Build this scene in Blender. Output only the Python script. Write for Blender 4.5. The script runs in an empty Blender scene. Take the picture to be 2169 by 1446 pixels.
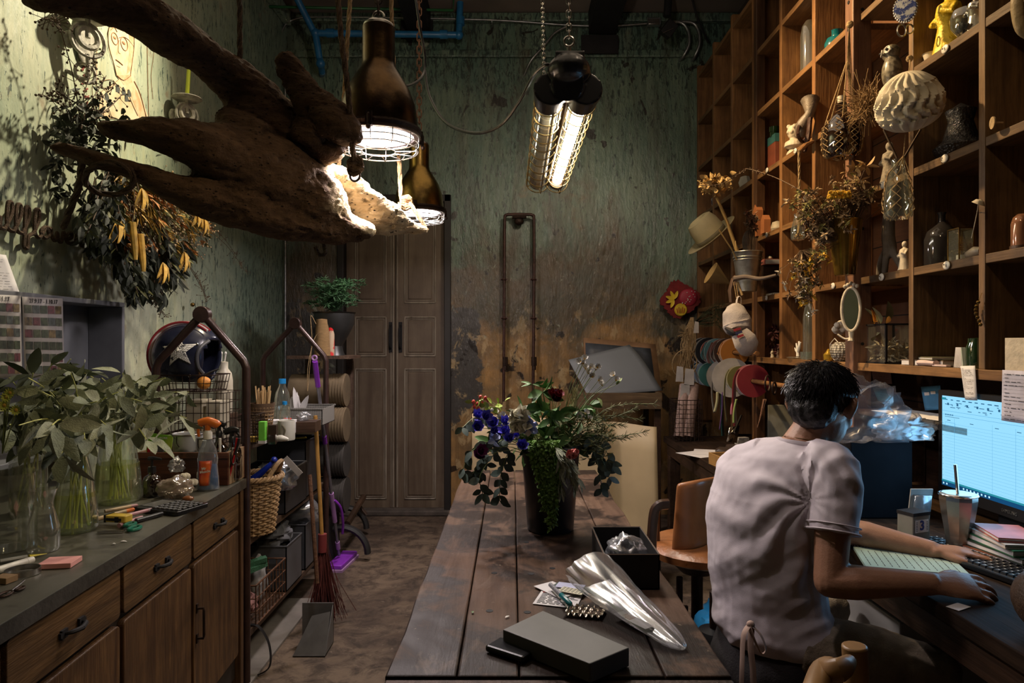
import bpy,bmesh,math,random
from mathutils import Vector as V,Matrix,Euler,noise as NZ
from math import sin,cos,pi,radians,atan2,sqrt
random.seed(7)
SC=bpy.context.scene
COL=SC.collection
# ---------------------------------------------------------------- camera, light, exposure
F=1446.0;CX=1084.5;HZ=728.0;EYE=1.4          # focal length in pixels, horizon row, eye height
cd=bpy.data.cameras.new('camera');cam=bpy.data.objects.new('camera',cd);COL.objects.link(cam)
cd.sensor_width=36;cd.lens=36*F/2169;cd.shift_y=(HZ-723)/2169;cd.clip_start=.05
cam.location=(0,0,EYE);cam.rotation_euler=(pi/2,0,0);SC.camera=cam
vs=SC.view_settings;vs.view_transform='Standard';vs.look='None';vs.gamma=1;vs.use_curve_mapping=False;vs.exposure=.45
w=bpy.data.worlds.new('world');SC.world=w;w.use_nodes=True
w.node_tree.nodes['Background'].inputs[0].default_value=(1,.72,.5,1);w.node_tree.nodes['Background'].inputs[1].default_value=.02
def spot(name,loc,to,power,col,size,blend=.6,rad=.04):
    l=bpy.data.lights.new(name,'SPOT');l.energy=power;l.color=col;l.spot_size=radians(size);l.spot_blend=blend;l.shadow_soft_size=rad
    o=bpy.data.objects.new(name,l);COL.objects.link(o);o.location=loc
    o.rotation_euler=(V(to)-V(loc)).to_track_quat('-Z','Y').to_euler();return o
def area(name,loc,to,power,col,sx,sy,shape='RECTANGLE',spread=180):
    l=bpy.data.lights.new(name,'AREA');l.energy=power;l.color=col;l.shape=shape;l.size=sx;l.size_y=sy;l.spread=radians(spread)
    o=bpy.data.objects.new(name,l);COL.objects.link(o);o.location=loc
    o.rotation_euler=(V(to)-V(loc)).to_track_quat('-Z','Y').to_euler();return o
WARM=(1,.70,.38);COOLW=(1,.9,.8)
spot('wall_spotlight',(-.75,3.55,3.75),(-1.85,2.7,2.4),235,(1,.86,.62),74,.9)
spot('flower_spotlight',(-1.05,3.9,3.5),(-1.7,3.35,1.75),75,(1,.72,.38),32,.8)
spot('shelf_spotlight',(-.1,3.3,3.8),(1.5,3.1,2.3),390,(1,.68,.34),72,.9)
spot('shelf_near_spotlight',(.2,1.0,3.3),(1.55,2.55,1.9),12,(1,.72,.42),50,.9)
spot('desk_spotlight',(-.1,1.5,3.4),(.72,2.0,1.0),27,(1,.84,.84),30,.8,.05)
spot('counter_spotlight',(.75,1.0,2.7),(-1.2,2.25,.95),42,(1,.76,.46),46,.9,.05)
spot('bench_spotlight',(.9,2.2,3.7),(.1,2.75,.9),22,(1,.76,.54),34,.9,.06)
spot('back_wall_spotlight',(.64,2.95,3.03),(.35,5.6,1.9),60,(1,.82,.62),66,.9,.07)
spot('ceiling_fill',(.1,2.1,2.95),(-.1,5.3,3.85),34,(1,.82,.66),84,1.,.06)  # added unseen fill that lifts the dark ceiling and its pipes
area('room_fill',(0,2.6,3.9),(0,2.6,0),11,(1,.78,.55),2.2,3.6)
# ---------------------------------------------------------------- coordinates
def P(px,py,d):return V(((px-CX)*d/F,d,EYE-(py-HZ)*d/F))
def on(px,py,z):
    d=(EYE-z)*F/(py-HZ);return V(((px-CX)*d/F,d,z))
def atX(px,py,X):
    d=X*F/(px-CX);return V((X,d,EYE-(py-HZ)*d/F))
# ---------------------------------------------------------------- object helpers
def tag(o,label=None,cat=None,group=None,kind=None):
    if label:o['label']=label
    if cat:o['category']=cat
    if group:o['group']=group
    if kind:o['kind']=kind
    return o
WL={}
def T(name,label,cat,loc=(0,0,0),rz=0,group=None):
    o=bpy.data.objects.new(name,None);o.empty_display_size=.05;COL.objects.link(o);o.location=loc;o.rotation_euler=(0,0,rz)
    WL[o]=V(loc);return tag(o,label,cat,group)
def frame(dirv,up=V((0,0,1))):
    z=V(dirv).normalized();x=up.cross(z)
    if x.length <1e-4:x=V((1,0,0)).cross(z)
    x.normalize();y=z.cross(x);return x,y,z
def cr(pts,k=6):
    pts=[V(p) for p in pts];n=len(pts);out=[]
    for i in range(n-1):
        a=pts[max(i-1,0)];b=pts[i];c=pts[i+1];e=pts[min(i+2,n-1)]
        for j in range(k):
            t=j/k;out.append(.5*((2*b)+(c-a)*t+(2*a-5*b+4*c-e)*t*t+(3*b-a-3*c+e)*t*t*t))
    out.append(pts[-1]);return out
class MB:
    def __init__(s):s.v=[];s.f=[];s.m=[];s.mi=0
    def add(s,vs,fs,M=None):
        b=len(s.v)
        s.v += [(M @ V(p)) if M is not None else V(p) for p in vs]
        s.f += [[b+i for i in f] for f in fs];s.m += [s.mi]*len(fs);return s
    def box(s,c,size,rz=0,R=None,taper=1):
        x,y,z=[q/2 for q in size];t=taper
        M=Matrix.Translation(V(c)) @ (R if R is not None else Matrix.Rotation(rz,4,'Z'))
        return s.add([(-x,-y,-z),(x,-y,-z),(x,y,-z),(-x,y,-z),(-x*t,-y*t,z),(x*t,-y*t,z),(x*t,y*t,z),(-x*t,y*t,z)],
                     [(0,3,2,1),(4,5,6,7),(0,1,5,4),(1,2,6,5),(2,3,7,6),(3,0,4,7)],M)
    def bx(s,a,b):
        a=V(a);b=V(b);return s.box((a+b)/2,[abs(b[i]-a[i]) for i in range(3)])
    def tube(s,pts,r,n=8,cap=True,k=0,flat=None,closed=False,up=None):
        pts=[V(p) for p in pts]
        rs=list(r) if hasattr(r,'__len__') else [r]*len(pts)
        if k:
            q=cr(pts,k);m=len(pts)-1
            lp=lambda a,b,f:tuple(x*(1-f)+y*f for x,y in zip(a,b)) if hasattr(a,'__len__') else a*(1-f)+b*f
            rs=[lp(rs[min(int(i/k),m)],rs[min(int(i/k)+1,m)],i/k-int(i/k)) for i in range(len(q))];pts=q
        L=len(pts);vs=[];ax=None
        for i,p in enumerate(pts):
            if closed:t=pts[(i+1) % L]-pts[i-1]
            else:t=pts[min(i+1,L-1)]-pts[max(i-1,0)]
            if t.length <1e-9:t=V((0,0,1))
            t.normalize()
            if up is not None:a=V(up).cross(t);a=a.normalized() if a.length >1e-5 else V((1,0,0))
            elif ax is None:a=frame(t)[0]
            else:
                a=ax-t*ax.dot(t);a=a.normalized() if a.length >1e-6 else frame(t)[0]
            ax=a;b=t.cross(a)
            rr=rs[i];r1,r2=(rr if hasattr(rr,'__len__') else (rr,rr*(flat or 1)))
            for j in range(n):
                an=2*pi*j/n;vs.append(p+a*cos(an)*r1+b*sin(an)*r2)
        fs=[]
        for i in range(L if closed else L-1):
            for j in range(n):
                i2=(i+1) % L;fs.append((i*n+j,i*n+(j+1) % n,i2*n+(j+1) % n,i2*n+j))
        if cap and not closed:fs.append(tuple(range(n))[::-1]);fs.append(tuple((L-1)*n+j for j in range(n)))
        return s.add(vs,fs)
    def ring(s,c,R,r,n=24,m=6,ax=(0,0,1),sy=1):
        x,y,z=frame(ax);c=V(c)
        return s.tube([c+x*cos(2*pi*i/n)*R+y*sin(2*pi*i/n)*R*sy for i in range(n)],r,m,closed=True)
    def lathe(s,prof,n=24,c=(0,0,0),ax=None,M=None):
        vs=[];fs=[];L=len(prof)
        for r,z in prof:
            for j in range(n):vs.append((max(r,1e-5)*cos(2*pi*j/n),max(r,1e-5)*sin(2*pi*j/n),z))
        for i in range(L-1):
            for j in range(n):fs.append((i*n+j,i*n+(j+1) % n,(i+1)*n+(j+1) % n,(i+1)*n+j))
        if M is None:
            M=Matrix.Translation(V(c))
            if ax is not None:
                x,y,z=frame(ax);M=M @ Matrix((x,y,z)).transposed().to_4x4()
        return s.add(vs,fs,M)
    def ball(s,c,r,n=12,m=8,M=None):
        r=r if hasattr(r,'__len__') else (r,r,r)
        vs=[];fs=[]
        for i in range(m+1):
            t=pi*i/m
            for j in range(n):vs.append((r[0]*sin(t)*cos(2*pi*j/n),r[1]*sin(t)*sin(2*pi*j/n),-r[2]*cos(t)))
        for i in range(m):
            for j in range(n):fs.append((i*n+j,i*n+(j+1) % n,(i+1)*n+(j+1) % n,(i+1)*n+j))
        return s.add(vs,fs,Matrix.Translation(V(c)) @ (M if M is not None else Matrix.Identity(4)))
    def prism(s,poly,th,M=None):
        n=len(poly);vs=[(x,y,0) for x,y in poly]+[(x,y,th) for x,y in poly]
        fs=[tuple(range(n))[::-1],tuple(range(n,2*n))]+[(i,(i+1) % n,n+(i+1) % n,n+i) for i in range(n)]
        return s.add(vs,fs,M)
    def quad(s,a,b,c,e):return s.add([a,b,c,e],[(0,1,2,3)])
    def sheet(s,fn,nu,nv):
        vs=[fn(i/nu,j/nv) for j in range(nv+1) for i in range(nu+1)]
        fs=[(j*(nu+1)+i,j*(nu+1)+i+1,(j+1)*(nu+1)+i+1,(j+1)*(nu+1)+i) for j in range(nv) for i in range(nu)]
        return s.add(vs,fs)
    def leaf(s,p,d,w,l,up=None,bend=.25,fold=.15):
        p=V(p);d=V(d).normalized();up=V(up) if up is not None else V((random.uniform(-1,1),random.uniform(-1,1),random.uniform(-.2,1)))
        x=d.cross(up);x=x.normalized() if x.length >1e-4 else V((1,0,0));n=x.cross(d)
        vs=[p];st=((.18,.6),(.42,1),(.7,.8),(.9,.4))
        for t,q in st:
            c=p+d*l*t-n*l*bend*t*t
            vs += [c-x*w*q/2+n*w*fold*q,c,c+x*w*q/2+n*w*fold*q]
        vs.append(p+d*l-n*l*bend)
        fs=[(0,2,1),(0,3,2)]
        for i in range(3):
            b=1+3*i;fs += [(b,b+1,b+4,b+3),(b+1,b+2,b+5,b+4)]
        fs += [(10,11,13),(11,12,13)]
        return s.add(vs,fs)
    def build(s,name,mat,parent=None,M=None,world=False,smooth=True,bevel=0,solid=0,remesh=0,sub=0,origin=None,post=None,disp=None):
        me=bpy.data.meshes.new(name);off=V((0,0,0))
        if world:
            r=parent
            while r is not None and r.parent is not None:r=r.parent
            off=WL[r] if r is not None else V((0,0,0))
        if origin is not None:off=V(origin)
        vs=[(M @ p if M is not None else p)-off for p in s.v]
        me.from_pydata(vs,[],s.f);me.validate()
        mats=mat if isinstance(mat,(list,tuple)) else [mat]
        for m_ in mats:me.materials.append(m_)
        if len(mats)>1 and len(me.polygons) == len(s.m):me.polygons.foreach_set('material_index',s.m)
        bm=bmesh.new();bm.from_mesh(me);bmesh.ops.recalc_face_normals(bm,faces=bm.faces);bm.to_mesh(me);bm.free()
        o=bpy.data.objects.new(name,me);COL.objects.link(o)
        if parent is not None:o.parent=parent
        elif origin is not None:o.location=off
        WL[o]=V(off)
        if remesh:
            md=o.modifiers.new('r','REMESH');md.mode='VOXEL';md.voxel_size=remesh;md.use_smooth_shade=True
            bake(o)
        if disp or post:
            nn=[v.normal.copy() for v in o.data.vertices]
            for v,nrm in zip(o.data.vertices,nn):
                q=v.co+off
                if disp:v.co=v.co+nrm*disp(q,nrm)
                if post:v.co=post(q)-off
        me=o.data
        if bevel:
            md=o.modifiers.new('b','BEVEL');md.width=bevel;md.segments=2;md.limit_method='ANGLE';md.angle_limit=radians(40)
        if solid:md=o.modifiers.new('s','SOLIDIFY');md.thickness=solid;md.offset=0
        if sub:md=o.modifiers.new('u','SUBSURF');md.levels=sub;md.render_levels=sub
        if smooth:
            me.polygons.foreach_set('use_smooth',[True]*len(me.polygons))
            try:me.set_sharp_from_angle(angle=radians(179 if 'film' in me.materials[0].name or 'bag' in me.materials[0].name else 38))
            except Exception:pass
        if parent is not None and name in STUFF:o['kind']='stuff'
        return o
STUFF={'stems','leaves','foliage','dark_foliage','yellow_blooms','orange_blooms','tiny_blossoms','olive_leaves','dark_leaves','berries','buds','trailing_twigs','underside_leaves','green_leaves','eucalyptus_leaves','trailing_greenery','lime_leaves','foxtail_plume','olive_filler','wispy_sprays','silver_leaves','fronds','bristles','straw','petals','florets','dried_petals','dried_pods','pale_heads','yellow_heads','brown_heads','green_heads','white_heads','raffia_strands','hair_strands','print','ink_drawing','brush_characters','keys','key_legends','handwriting','small_print','grid_lines','ribbon_icons','taskbar_icons','delphinium','white_hydrangea','pale_blue_hydrangea','small_white_daisies','weave','windows','bolt_holes','dowel_holes','bolt_heads','dark_pebbles','red_berries','white_dots','ink'}
def bake(o):
    dg=bpy.context.evaluated_depsgraph_get();e=o.evaluated_get(dg)
    me=bpy.data.meshes.new_from_object(e);old=o.data;o.modifiers.clear();o.data=me;bpy.data.meshes.remove(old)
    bm=bmesh.new();bm.from_mesh(me);bmesh.ops.smooth_vert(bm,verts=bm.verts,factor=.5,use_axis_x=True,use_axis_y=True,use_axis_z=True)
    bm.to_mesh(me);bm.free();me.update();return o
def single(name,label,cat,mb,mat,base,group=None,**k):
    """one-mesh thing whose geometry is given in world coordinates; its origin sits at its base"""
    return tag(mb.build(name,mat,origin=base,**k),label,cat,group)
def struct(name,mb,mat,parent=None,**k):
    o=mb.build(name,mat,parent,**k)
    if parent is None:o['kind']='structure'
    return o
def dup(root,loc,rz,label,group=None,sc=None):
    r=root.copy();COL.objects.link(r);r.location=loc;r.rotation_euler=(0,0,rz);r['label']=label
    if group:r['group']=group
    if sc:r.scale=(sc,sc,sc)
    for ch in list(root.children):
        c=ch.copy();COL.objects.link(c);c.parent=r
        for g in ch.children:
            e=g.copy();COL.objects.link(e);e.parent=c
    return r
FONT={}
def text(s,M,size,mat,parent=None,name='lettering',world=True,align='CENTER',ext=.0004,bold=0):
    c=bpy.data.curves.new(name,'FONT');c.body=s;c.size=size;c.extrude=ext;c.align_x=align;c.align_y='CENTER';c.offset=bold;c.resolution_u=2
    t=bpy.data.objects.new(name,c);COL.objects.link(t);bpy.context.view_layer.update()
    me=bpy.data.meshes.new_from_object(t.evaluated_get(bpy.context.evaluated_depsgraph_get()));bpy.data.objects.remove(t)
    off=V((0,0,0))
    if world:
        r=parent
        while r is not None and r.parent is not None:r=r.parent
        off=WL[r] if r is not None else off
    me.transform(Matrix.Translation(-off) @ M);me.materials.clear();me.materials.append(mat)
    o=bpy.data.objects.new(name,me);COL.objects.link(o);o.parent=parent;return o
def plane(o,x,y):
    """matrix with origin o, local x along x, local y along y"""
    x=V(x).normalized();z=x.cross(V(y)).normalized();y=z.cross(x)
    return Matrix.Translation(V(o)) @ Matrix((x,y,z)).transposed().to_4x4()
# ---------------------------------------------------------------- materials
class G:
    def __init__(s,name):
        s.m=bpy.data.materials.new(name);s.m.use_nodes=True;s.t=s.m.node_tree;s.t.nodes.clear()
        s.o=s.t.nodes.new('ShaderNodeOutputMaterial')
    def n(s,ty,props=None,**ins):
        nd=s.t.nodes.new(ty)
        for k,v in (props or {}).items():setattr(nd,k,v)
        for k,v in ins.items():
            k=int(k[1:]) if k[0] == '_' and k[1:].isdigit() else k.replace('_',' ')
            if hasattr(v,'is_output'):s.t.links.new(v,nd.inputs[k])
            else:
                if isinstance(v,tuple) and len(v) == 3 and nd.inputs[k].type == 'RGBA':v=(*v,1)
                nd.inputs[k].default_value=v
        return nd
    def co(s):return s.n('ShaderNodeTexCoord').outputs['Object']
    def mp(s,vec,sc=(1,1,1),loc=(0,0,0),rot=(0,0,0)):return s.n('ShaderNodeMapping',Vector=vec,Scale=sc,Location=loc,Rotation=rot).outputs[0]
    def noise(s,vec,sc,det=4,ro=.55,dis=0):return s.n('ShaderNodeTexNoise',Vector=vec,Scale=sc,Detail=det,Roughness=ro,Distortion=dis).outputs[0]
    def ramp(s,f,a,b,lo=0.,hi=1.):return s.n('ShaderNodeMapRange',_0=f,_1=a,_2=b,_3=lo,_4=hi).outputs[0]
    def mix(s,f,a,b,mode='MIX'):return s.n('ShaderNodeMix',{'data_type':'RGBA','blend_type':mode},_0=f,_6=a,_7=b).outputs[2]
    def ma(s,op,a,b=0.):return s.n('ShaderNodeMath',{'operation':op},_0=a,_1=b).outputs[0]
    def xyz(s,vec):return s.n('ShaderNodeSeparateXYZ',Vector=vec).outputs
    def bump(s,h,st=.3,di=.01):return s.n('ShaderNodeBump',Height=h,Strength=st,Distance=di).outputs[0]
    def pr(s,**k):
        b=s.n('ShaderNodeBsdfPrincipled',**k);s.t.links.new(b.outputs[0],s.o.inputs[0]);return s.m
def c3(h):
    """sRGB 0-255 to linear"""
    return tuple(((x/255)/12.92 if x/255 <= .04045 else ((x/255+.055)/1.055)**2.4) for x in h)
def mul(c,k):return tuple(min(x*k,1) for x in c)
def MT(name,col,rough=.6,metal=0.,var=.2,vs=12,bump=0.,bs=60,st=(1,1,1),col2=None,thr=None,spec=.5,sheen=0,sss=0):
    g=G(name);co=g.mp(g.co(),st);f=g.noise(co,vs)
    if col2 is not None:c=g.mix(g.ramp(f,*(thr or (.4,.6))),col,col2)
    else:c=g.mix(g.ramp(f,.3,.7),mul(col,1-var),mul(col,1+var))
    k=dict(Base_Color=c,Roughness=rough,Metallic=metal)
    k['Specular_IOR_Level']=spec
    if sheen:k['Sheen_Weight']=sheen
    if bump:k['Normal']=g.bump(g.noise(co,bs),bump)
    return g.pr(**k)
def wood(name,a,b,axis=2,rough=.5,sc=1.,bump=.3,dirt=None,plank=None,spec=.4):
    g=G(name);st=[22*sc]*3;st[axis]=1.6*sc;co=g.co();v=g.mp(co,tuple(st))
    f=g.noise(v,1.2,6,.62,.6);f2=g.noise(v,4,3,.6);c=g.mix(g.ramp(f,.32,.68),a,b);c=g.mix(g.ramp(f2,.3,.55,.55,0.),c,mul(a,.5))
    f3=g.noise(co,3.5*sc,5,.6,.3);c=g.mix(g.ramp(f3,.42,.72,0.,.75),c,dirt if dirt is not None else mul(a,.45))
    if plank:
        ax,w_=plank;x=g.xyz(co)[ax];fr=g.ma('FRACT',g.ma('DIVIDE',x,w_));gap=g.ma('LESS_THAN',fr,.035)
        c=g.mix(g.n('ShaderNodeTexWhiteNoise',{'noise_dimensions':'1D'},W=g.ma('FLOOR',g.ma('DIVIDE',x,w_))).outputs[0],c,mul(b,.62),'MIX');c=g.mix(gap,c,mul(a,.08))
    return g.pr(Base_Color=c,Roughness=rough,Specular_IOR_Level=spec,Normal=g.bump(g.ma('ADD',f,f2),bump,.004))
def glass(name,tint=(.9,.95,.92),gloss=.22,rough=.03,dens=.12,col=(.6,.65,.6)):
    """thin clear glass: mostly see-through, reflecting more at grazing angles, a little milky"""
    g=G(name);t=g.n('ShaderNodeBsdfTransparent',Color=tint);r=g.n('ShaderNodeBsdfGlossy',Color=(1,1,1),Roughness=rough)
    lw=g.n('ShaderNodeLayerWeight',Blend=.35).outputs['Facing']
    a=g.n('ShaderNodeMixShader',_0=g.ramp(lw,0,1,gloss*.35,min(gloss*3.2,.9)),_1=t.outputs[0],_2=r.outputs[0])
    d=g.n('ShaderNodeBsdfDiffuse',Color=col)
    b=g.n('ShaderNodeMixShader',_0=dens,_1=a.outputs[0],_2=d.outputs[0]);g.t.links.new(b.outputs[0],g.o.inputs[0]);return g.m
def emis(name,col,st,back=None):
    g=G(name);e=g.n('ShaderNodeEmission',Color=(*col,1) if len(col) == 3 else col,Strength=st);g.t.links.new(e.outputs[0],g.o.inputs[0]);return g.m
M_={}
M_['black']=MT('black_paint',(.012,.011,.012),.65,bump=.1,spec=.25)
M_['blackplastic']=MT('black_plastic',(.012,.012,.014),.3,var=.1)
M_['iron']=MT('rusty_iron',(.035,.02,.014),.55,.7,.4,30,.3,90)
M_['rust']=MT('rusted_steel',(.12,.055,.028),.7,.4,.4,40,.4,120)
M_['darkrust']=MT('dark_rust_pipe',(.045,.018,.013),.5,.3,.4,30,.3)
M_['steel']=MT('brushed_steel',(.45,.43,.4),.3,1,.15,60)
M_['galv']=MT('galvanised_steel',(.32,.33,.33),.38,.9,.3,22,.1)
M_['chrome']=MT('chrome',(.6,.58,.55),.18,1,.1)
M_['brass']=MT('aged_brass',(.30,.19,.055),.3,1,.5,9,.15,30,col2=(.05,.033,.018),thr=(.45,.75))
M_['brassdark']=MT('smoked_bronze',(.11,.065,.03),.3,1,.5,9,.1,30,col2=(.035,.022,.014),thr=(.4,.65))
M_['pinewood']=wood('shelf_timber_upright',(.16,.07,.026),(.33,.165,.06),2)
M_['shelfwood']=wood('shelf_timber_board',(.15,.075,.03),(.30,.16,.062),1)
M_['backwood']=wood('shelf_back_planks',(.085,.035,.014),(.19,.08,.03),1,.65,plank=(2,.17))
M_['darkwood']=wood('dark_stained_wood',(.03,.015,.008),(.075,.038,.02),1)
M_['darkwoodx']=wood('dark_stained_wood_cross',(.03,.015,.008),(.075,.038,.02),0)
M_['drawer']=wood('drawer_front_oak',(.055,.027,.01),(.17,.09,.033),0,.5,1.5,.5)
M_['doorv']=wood('cabinet_door_oak',(.05,.022,.009),(.15,.075,.028),2,.5,1.5,.5)
M_['white']=MT('white_plastic',(.62,.6,.55),.4,var=.06)
M_['paper']=MT('white_paper',(.62,.6,.6),.8,var=.05)
M_['ink']=MT('printed_ink',(.02,.02,.025),.8)
M_['rope']=MT('hemp_rope',(.30,.19,.09),.9,0,.35,90,.8,300,(1,1,.3))
M_['twine']=MT('jute_twine',(.34,.23,.11),.9,0,.3,90,.5,300)
M_['glass']=glass('clear_glass',dens=.05,gloss=.3)
M_['glass2']=glass('dusty_glass',(.88,.9,.86),.3,.06,.12,(.4,.4,.36))
M_['bag']=glass('clear_plastic_film',(.84,.84,.86),.3,.22,.12,(.5,.52,.56))
M_['amber']=glass('amber_glass',(.10,.035,.012),.5,.05,.3,(.03,.012,.006))
M_['greenglass']=glass('green_glass',(.1,.3,.12),.5,.05,.3,(.02,.06,.02))
M_['kraft']=MT('kraft_paper',(.24,.15,.075),.85,var=.15)
M_['leafdark']=MT('dark_leaf',(.022,.045,.02),.5,var=.5,vs=30)
M_['leafgreen']=MT('green_leaf',(.06,.14,.03),.5,var=.4,vs=30)
M_['stem']=MT('green_stem',(.12,.15,.045),.6,var=.3)
M_['twig']=MT('dry_twig',(.07,.04,.02),.8,var=.4)
M_['skin']=None
# ================================================================ THE ROOM
LW=-1.85;BW=5.6;RW=1.84;CE=4.1;FRONT=-.7
def wallmat(name,left):
    g=G(name);co=g.co();X,Y,Z=g.xyz(co)[:3]
    U=Y if left else X
    big=g.noise(co,1.1,5,.6,.4);med=g.noise(co,4.2,6,.65,.3);fine=g.noise(g.mp(co,(30,30,5)),1,5,.7,.4)
    st2=g.noise(g.mp(co,(9,9,1.3)),1,4,.6,.5)
    flake=g.noise(g.mp(co,(46,46,12)),1,6,.72,.7)
    if left:
        base=g.mix(g.ramp(big,.35,.65),(.50,.52,.37),(.36,.43,.30));base=g.mix(g.ramp(st2,.5,.75,0.,.6),base,(.30,.30,.14))
        base=g.mix(g.ramp(fine,.45,.65,0.,.35),base,(.22,.30,.24))
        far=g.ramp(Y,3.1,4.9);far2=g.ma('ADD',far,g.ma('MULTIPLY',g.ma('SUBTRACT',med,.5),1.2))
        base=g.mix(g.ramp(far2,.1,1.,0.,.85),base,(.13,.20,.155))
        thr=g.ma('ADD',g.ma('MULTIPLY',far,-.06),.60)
        m=g.ma('GREATER_THAN',g.ma('ADD',flake,g.ma('MULTIPLY',g.ma('SUBTRACT',big,.5),.18)),thr)
        c=g.mix(g.ma('MULTIPLY',m,.88),base,(.045,.075,.062))
        low=g.ramp(Z,2.0,1.1);c=g.mix(g.ramp(g.ma('ADD',g.ma('MULTIPLY',low,.5),g.ma('MULTIPLY',med,.9)),.72,1.0,0.,.8),c,(.10,.085,.045))
        c=g.mix(g.ramp(g.noise(co,7,5,.6),.62,.72,0.,.6),c,(.26,.17,.10))
    else:
        base=g.mix(g.ramp(big,.38,.62),(.155,.215,.15),(.085,.145,.115));base=g.mix(g.ramp(fine,.42,.68,0.,.55),base,(.055,.10,.08))
        base=g.mix(g.ramp(st2,.48,.7,0.,.5),base,(.20,.235,.17))
        thr=g.ma('ADD',g.ma('MULTIPLY',g.ramp(Z,3.1,3.75),-.05),.585)
        m=g.ma('GREATER_THAN',g.ma('ADD',flake,g.ma('MULTIPLY',g.ma('SUBTRACT',big,.5),.2)),thr)
        c=g.mix(g.ma('MULTIPLY',m,.85),base,(.022,.036,.032))
        # brown stained mid wall, peeled ochre foot
        low=g.ramp(Z,3.0,1.5)
        br=g.ramp(g.ma('ADD',g.ma('MULTIPLY',low,.42),g.noise(g.mp(co,(1,1,.6),(3,0,1)),1.7,6,.6,.6)),.66,.8,0.,.9)
        c=g.mix(br,c,g.mix(g.ramp(med,.35,.65),(.10,.06,.028),(.06,.052,.034)))
        lo2=g.ramp(Z,1.75,1.15);oc=g.ramp(g.ma('ADD',g.ma('MULTIPLY',lo2,.5),g.noise(g.mp(co,(1,1,1),(7,0,2)),2.3,6,.62,.5)),.66,.8,0.,.95)
        c=g.mix(oc,c,g.mix(g.ramp(g.noise(co,6,5,.6),.35,.65),(.34,.19,.07),(.17,.11,.055)))
        c=g.mix(g.ramp(g.noise(g.mp(co,(7,7,.8)),1,5,.65,.5),.48,.68,0.,.55),c,(.05,.04,.026))
        # bare cement patch beside the door, and dark mould blotches
        cx=g.ma('SUBTRACT',g.ramp(X,-.12,-.42),g.ramp(g.ma('ABSOLUTE',g.ma('SUBTRACT',Z,1.25)),.3,.7,0.,1.));cem=g.ramp(g.ma('ADD',cx,g.ma('MULTIPLY',g.ma('SUBTRACT',med,.5),2.)),.45,.5)
        c=g.mix(cem,c,(.055,.05,.045))
        sp=g.noise(g.mp(co,(1,1,.8),(1.3,0,.4)),6.5,4,.5,.5);c=g.mix(g.ramp(g.ma('ADD',sp,g.ma('MULTIPLY',g.ramp(Z,2.2,1.2),.06)),.665,.685,0.,.92),c,(.016,.012,.01))
        pale=g.ramp(g.noise(g.mp(co,(2,1,1.3),(5,0,9)),3.1,6,.7,.6),.66,.7,0.,.7);c=g.mix(pale,c,(.30,.33,.25));c=g.mix(g.ma('MULTIPLY',g.ramp(g.noise(g.mp(co,(1.4,1,1),(2,0,5)),5.3,6,.7,.5),.56,.62,0.,.65),g.ramp(Z,1.9,1.4)),c,(.40,.29,.15))
    h=g.ma('ADD',g.noise(g.mp(co,(1,1,.35)),26,5,.65),g.ma('MULTIPLY',flake,.5))
    return g.pr(Base_Color=c,Roughness=(g.ramp(st2,.3,.7,.2,.36) if not left else g.ramp(st2,.3,.7,.4,.7)),Specular_IOR_Level=.5,Normal=g.bump(h,.55 if not left else .35,.015))
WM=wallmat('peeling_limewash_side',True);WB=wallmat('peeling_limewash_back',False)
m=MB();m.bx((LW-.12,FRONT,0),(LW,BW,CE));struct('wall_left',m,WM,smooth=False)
m=MB()
m.bx((LW-.12,BW,0),(-1.43,BW+.14,CE));m.bx((-.5,BW,0),(RW+.12,BW+.14,CE));m.bx((-1.43,BW,2.62),(-.5,BW+.14,CE))
struct('wall_back',m,WB,smooth=False)
mw=MT('dark_plaster',(.06,.045,.035),.8,bump=.2)
m=MB();m.bx((RW,FRONT,0),(RW+.12,BW,CE));struct('wall_right',m,mw,smooth=False)
m=MB();m.bx((LW-.12,FRONT-.12,0),(RW+.12,FRONT,CE));struct('wall_front',m,mw,smooth=False)
g=G('dirty_concrete');co=g.co();a=g.noise(co,1.6,6,.65,.4);b=g.noise(co,9,6,.7,.5)
c=g.mix(g.ramp(a,.42,.58),(.16,.115,.08),(.075,.052,.038));c=g.mix(g.ramp(b,.46,.62,0.,.8),c,(.035,.025,.02));c=g.mix(g.ramp(g.noise(co,26,5,.7),.62,.68,0.,.5),c,(.26,.2,.15))
fm=g.pr(Base_Color=c,Specular_IOR_Level=.25,Roughness=g.ramp(b,.3,.7,.45,.8),Normal=g.bump(g.ma('ADD',a,b),.35,.012))
m=MB();m.bx((LW-.12,FRONT-.12,-.1),(RW+.12,BW+.5,0));struct('floor',m,fm,smooth=False)
m=MB();m.bx((LW-.12,FRONT-.12,CE),(RW+.12,BW+.14,CE+.1));struct('ceiling',m,MT('ceiling_plaster',(.16,.13,.11),.8,var=.2,vs=2),smooth=False)
# cornice at the back and along the left wall, black plates, ceiling joists
m=MB();m.bx((LW+.001,BW-.035,3.74),(1.5,BW-.001,3.80));m.bx((LW+.001,BW-.06,4.02),(RW-.005,BW-.001,4.09));struct('trim_1',m,WB,smooth=False,bevel=.008)
m=MB();m.bx((LW+.001,FRONT,3.98),(LW+.06,BW-.061,4.09));struct('trim_2',m,WM,smooth=False,bevel=.008)
for i,(xa,xb,zb) in enumerate(((-.84,-.66,3.9),(.62,.84,3.78))):
    m=MB();m.bx((xa,1.5,3.93),(xa+.05,BW-.06,4.095));m.bx((xb-.05,1.5,3.93),(xb,BW-.06,4.095));m.bx((xa,1.5,3.915),(xb,BW-.06,3.93));m.bx((xa-.06,BW-.075,zb-.03),(xb+.02,BW-.061,zb+.12))
    struct('trim_%d' % (3+i),m,M_['black'],smooth=False)
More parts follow.
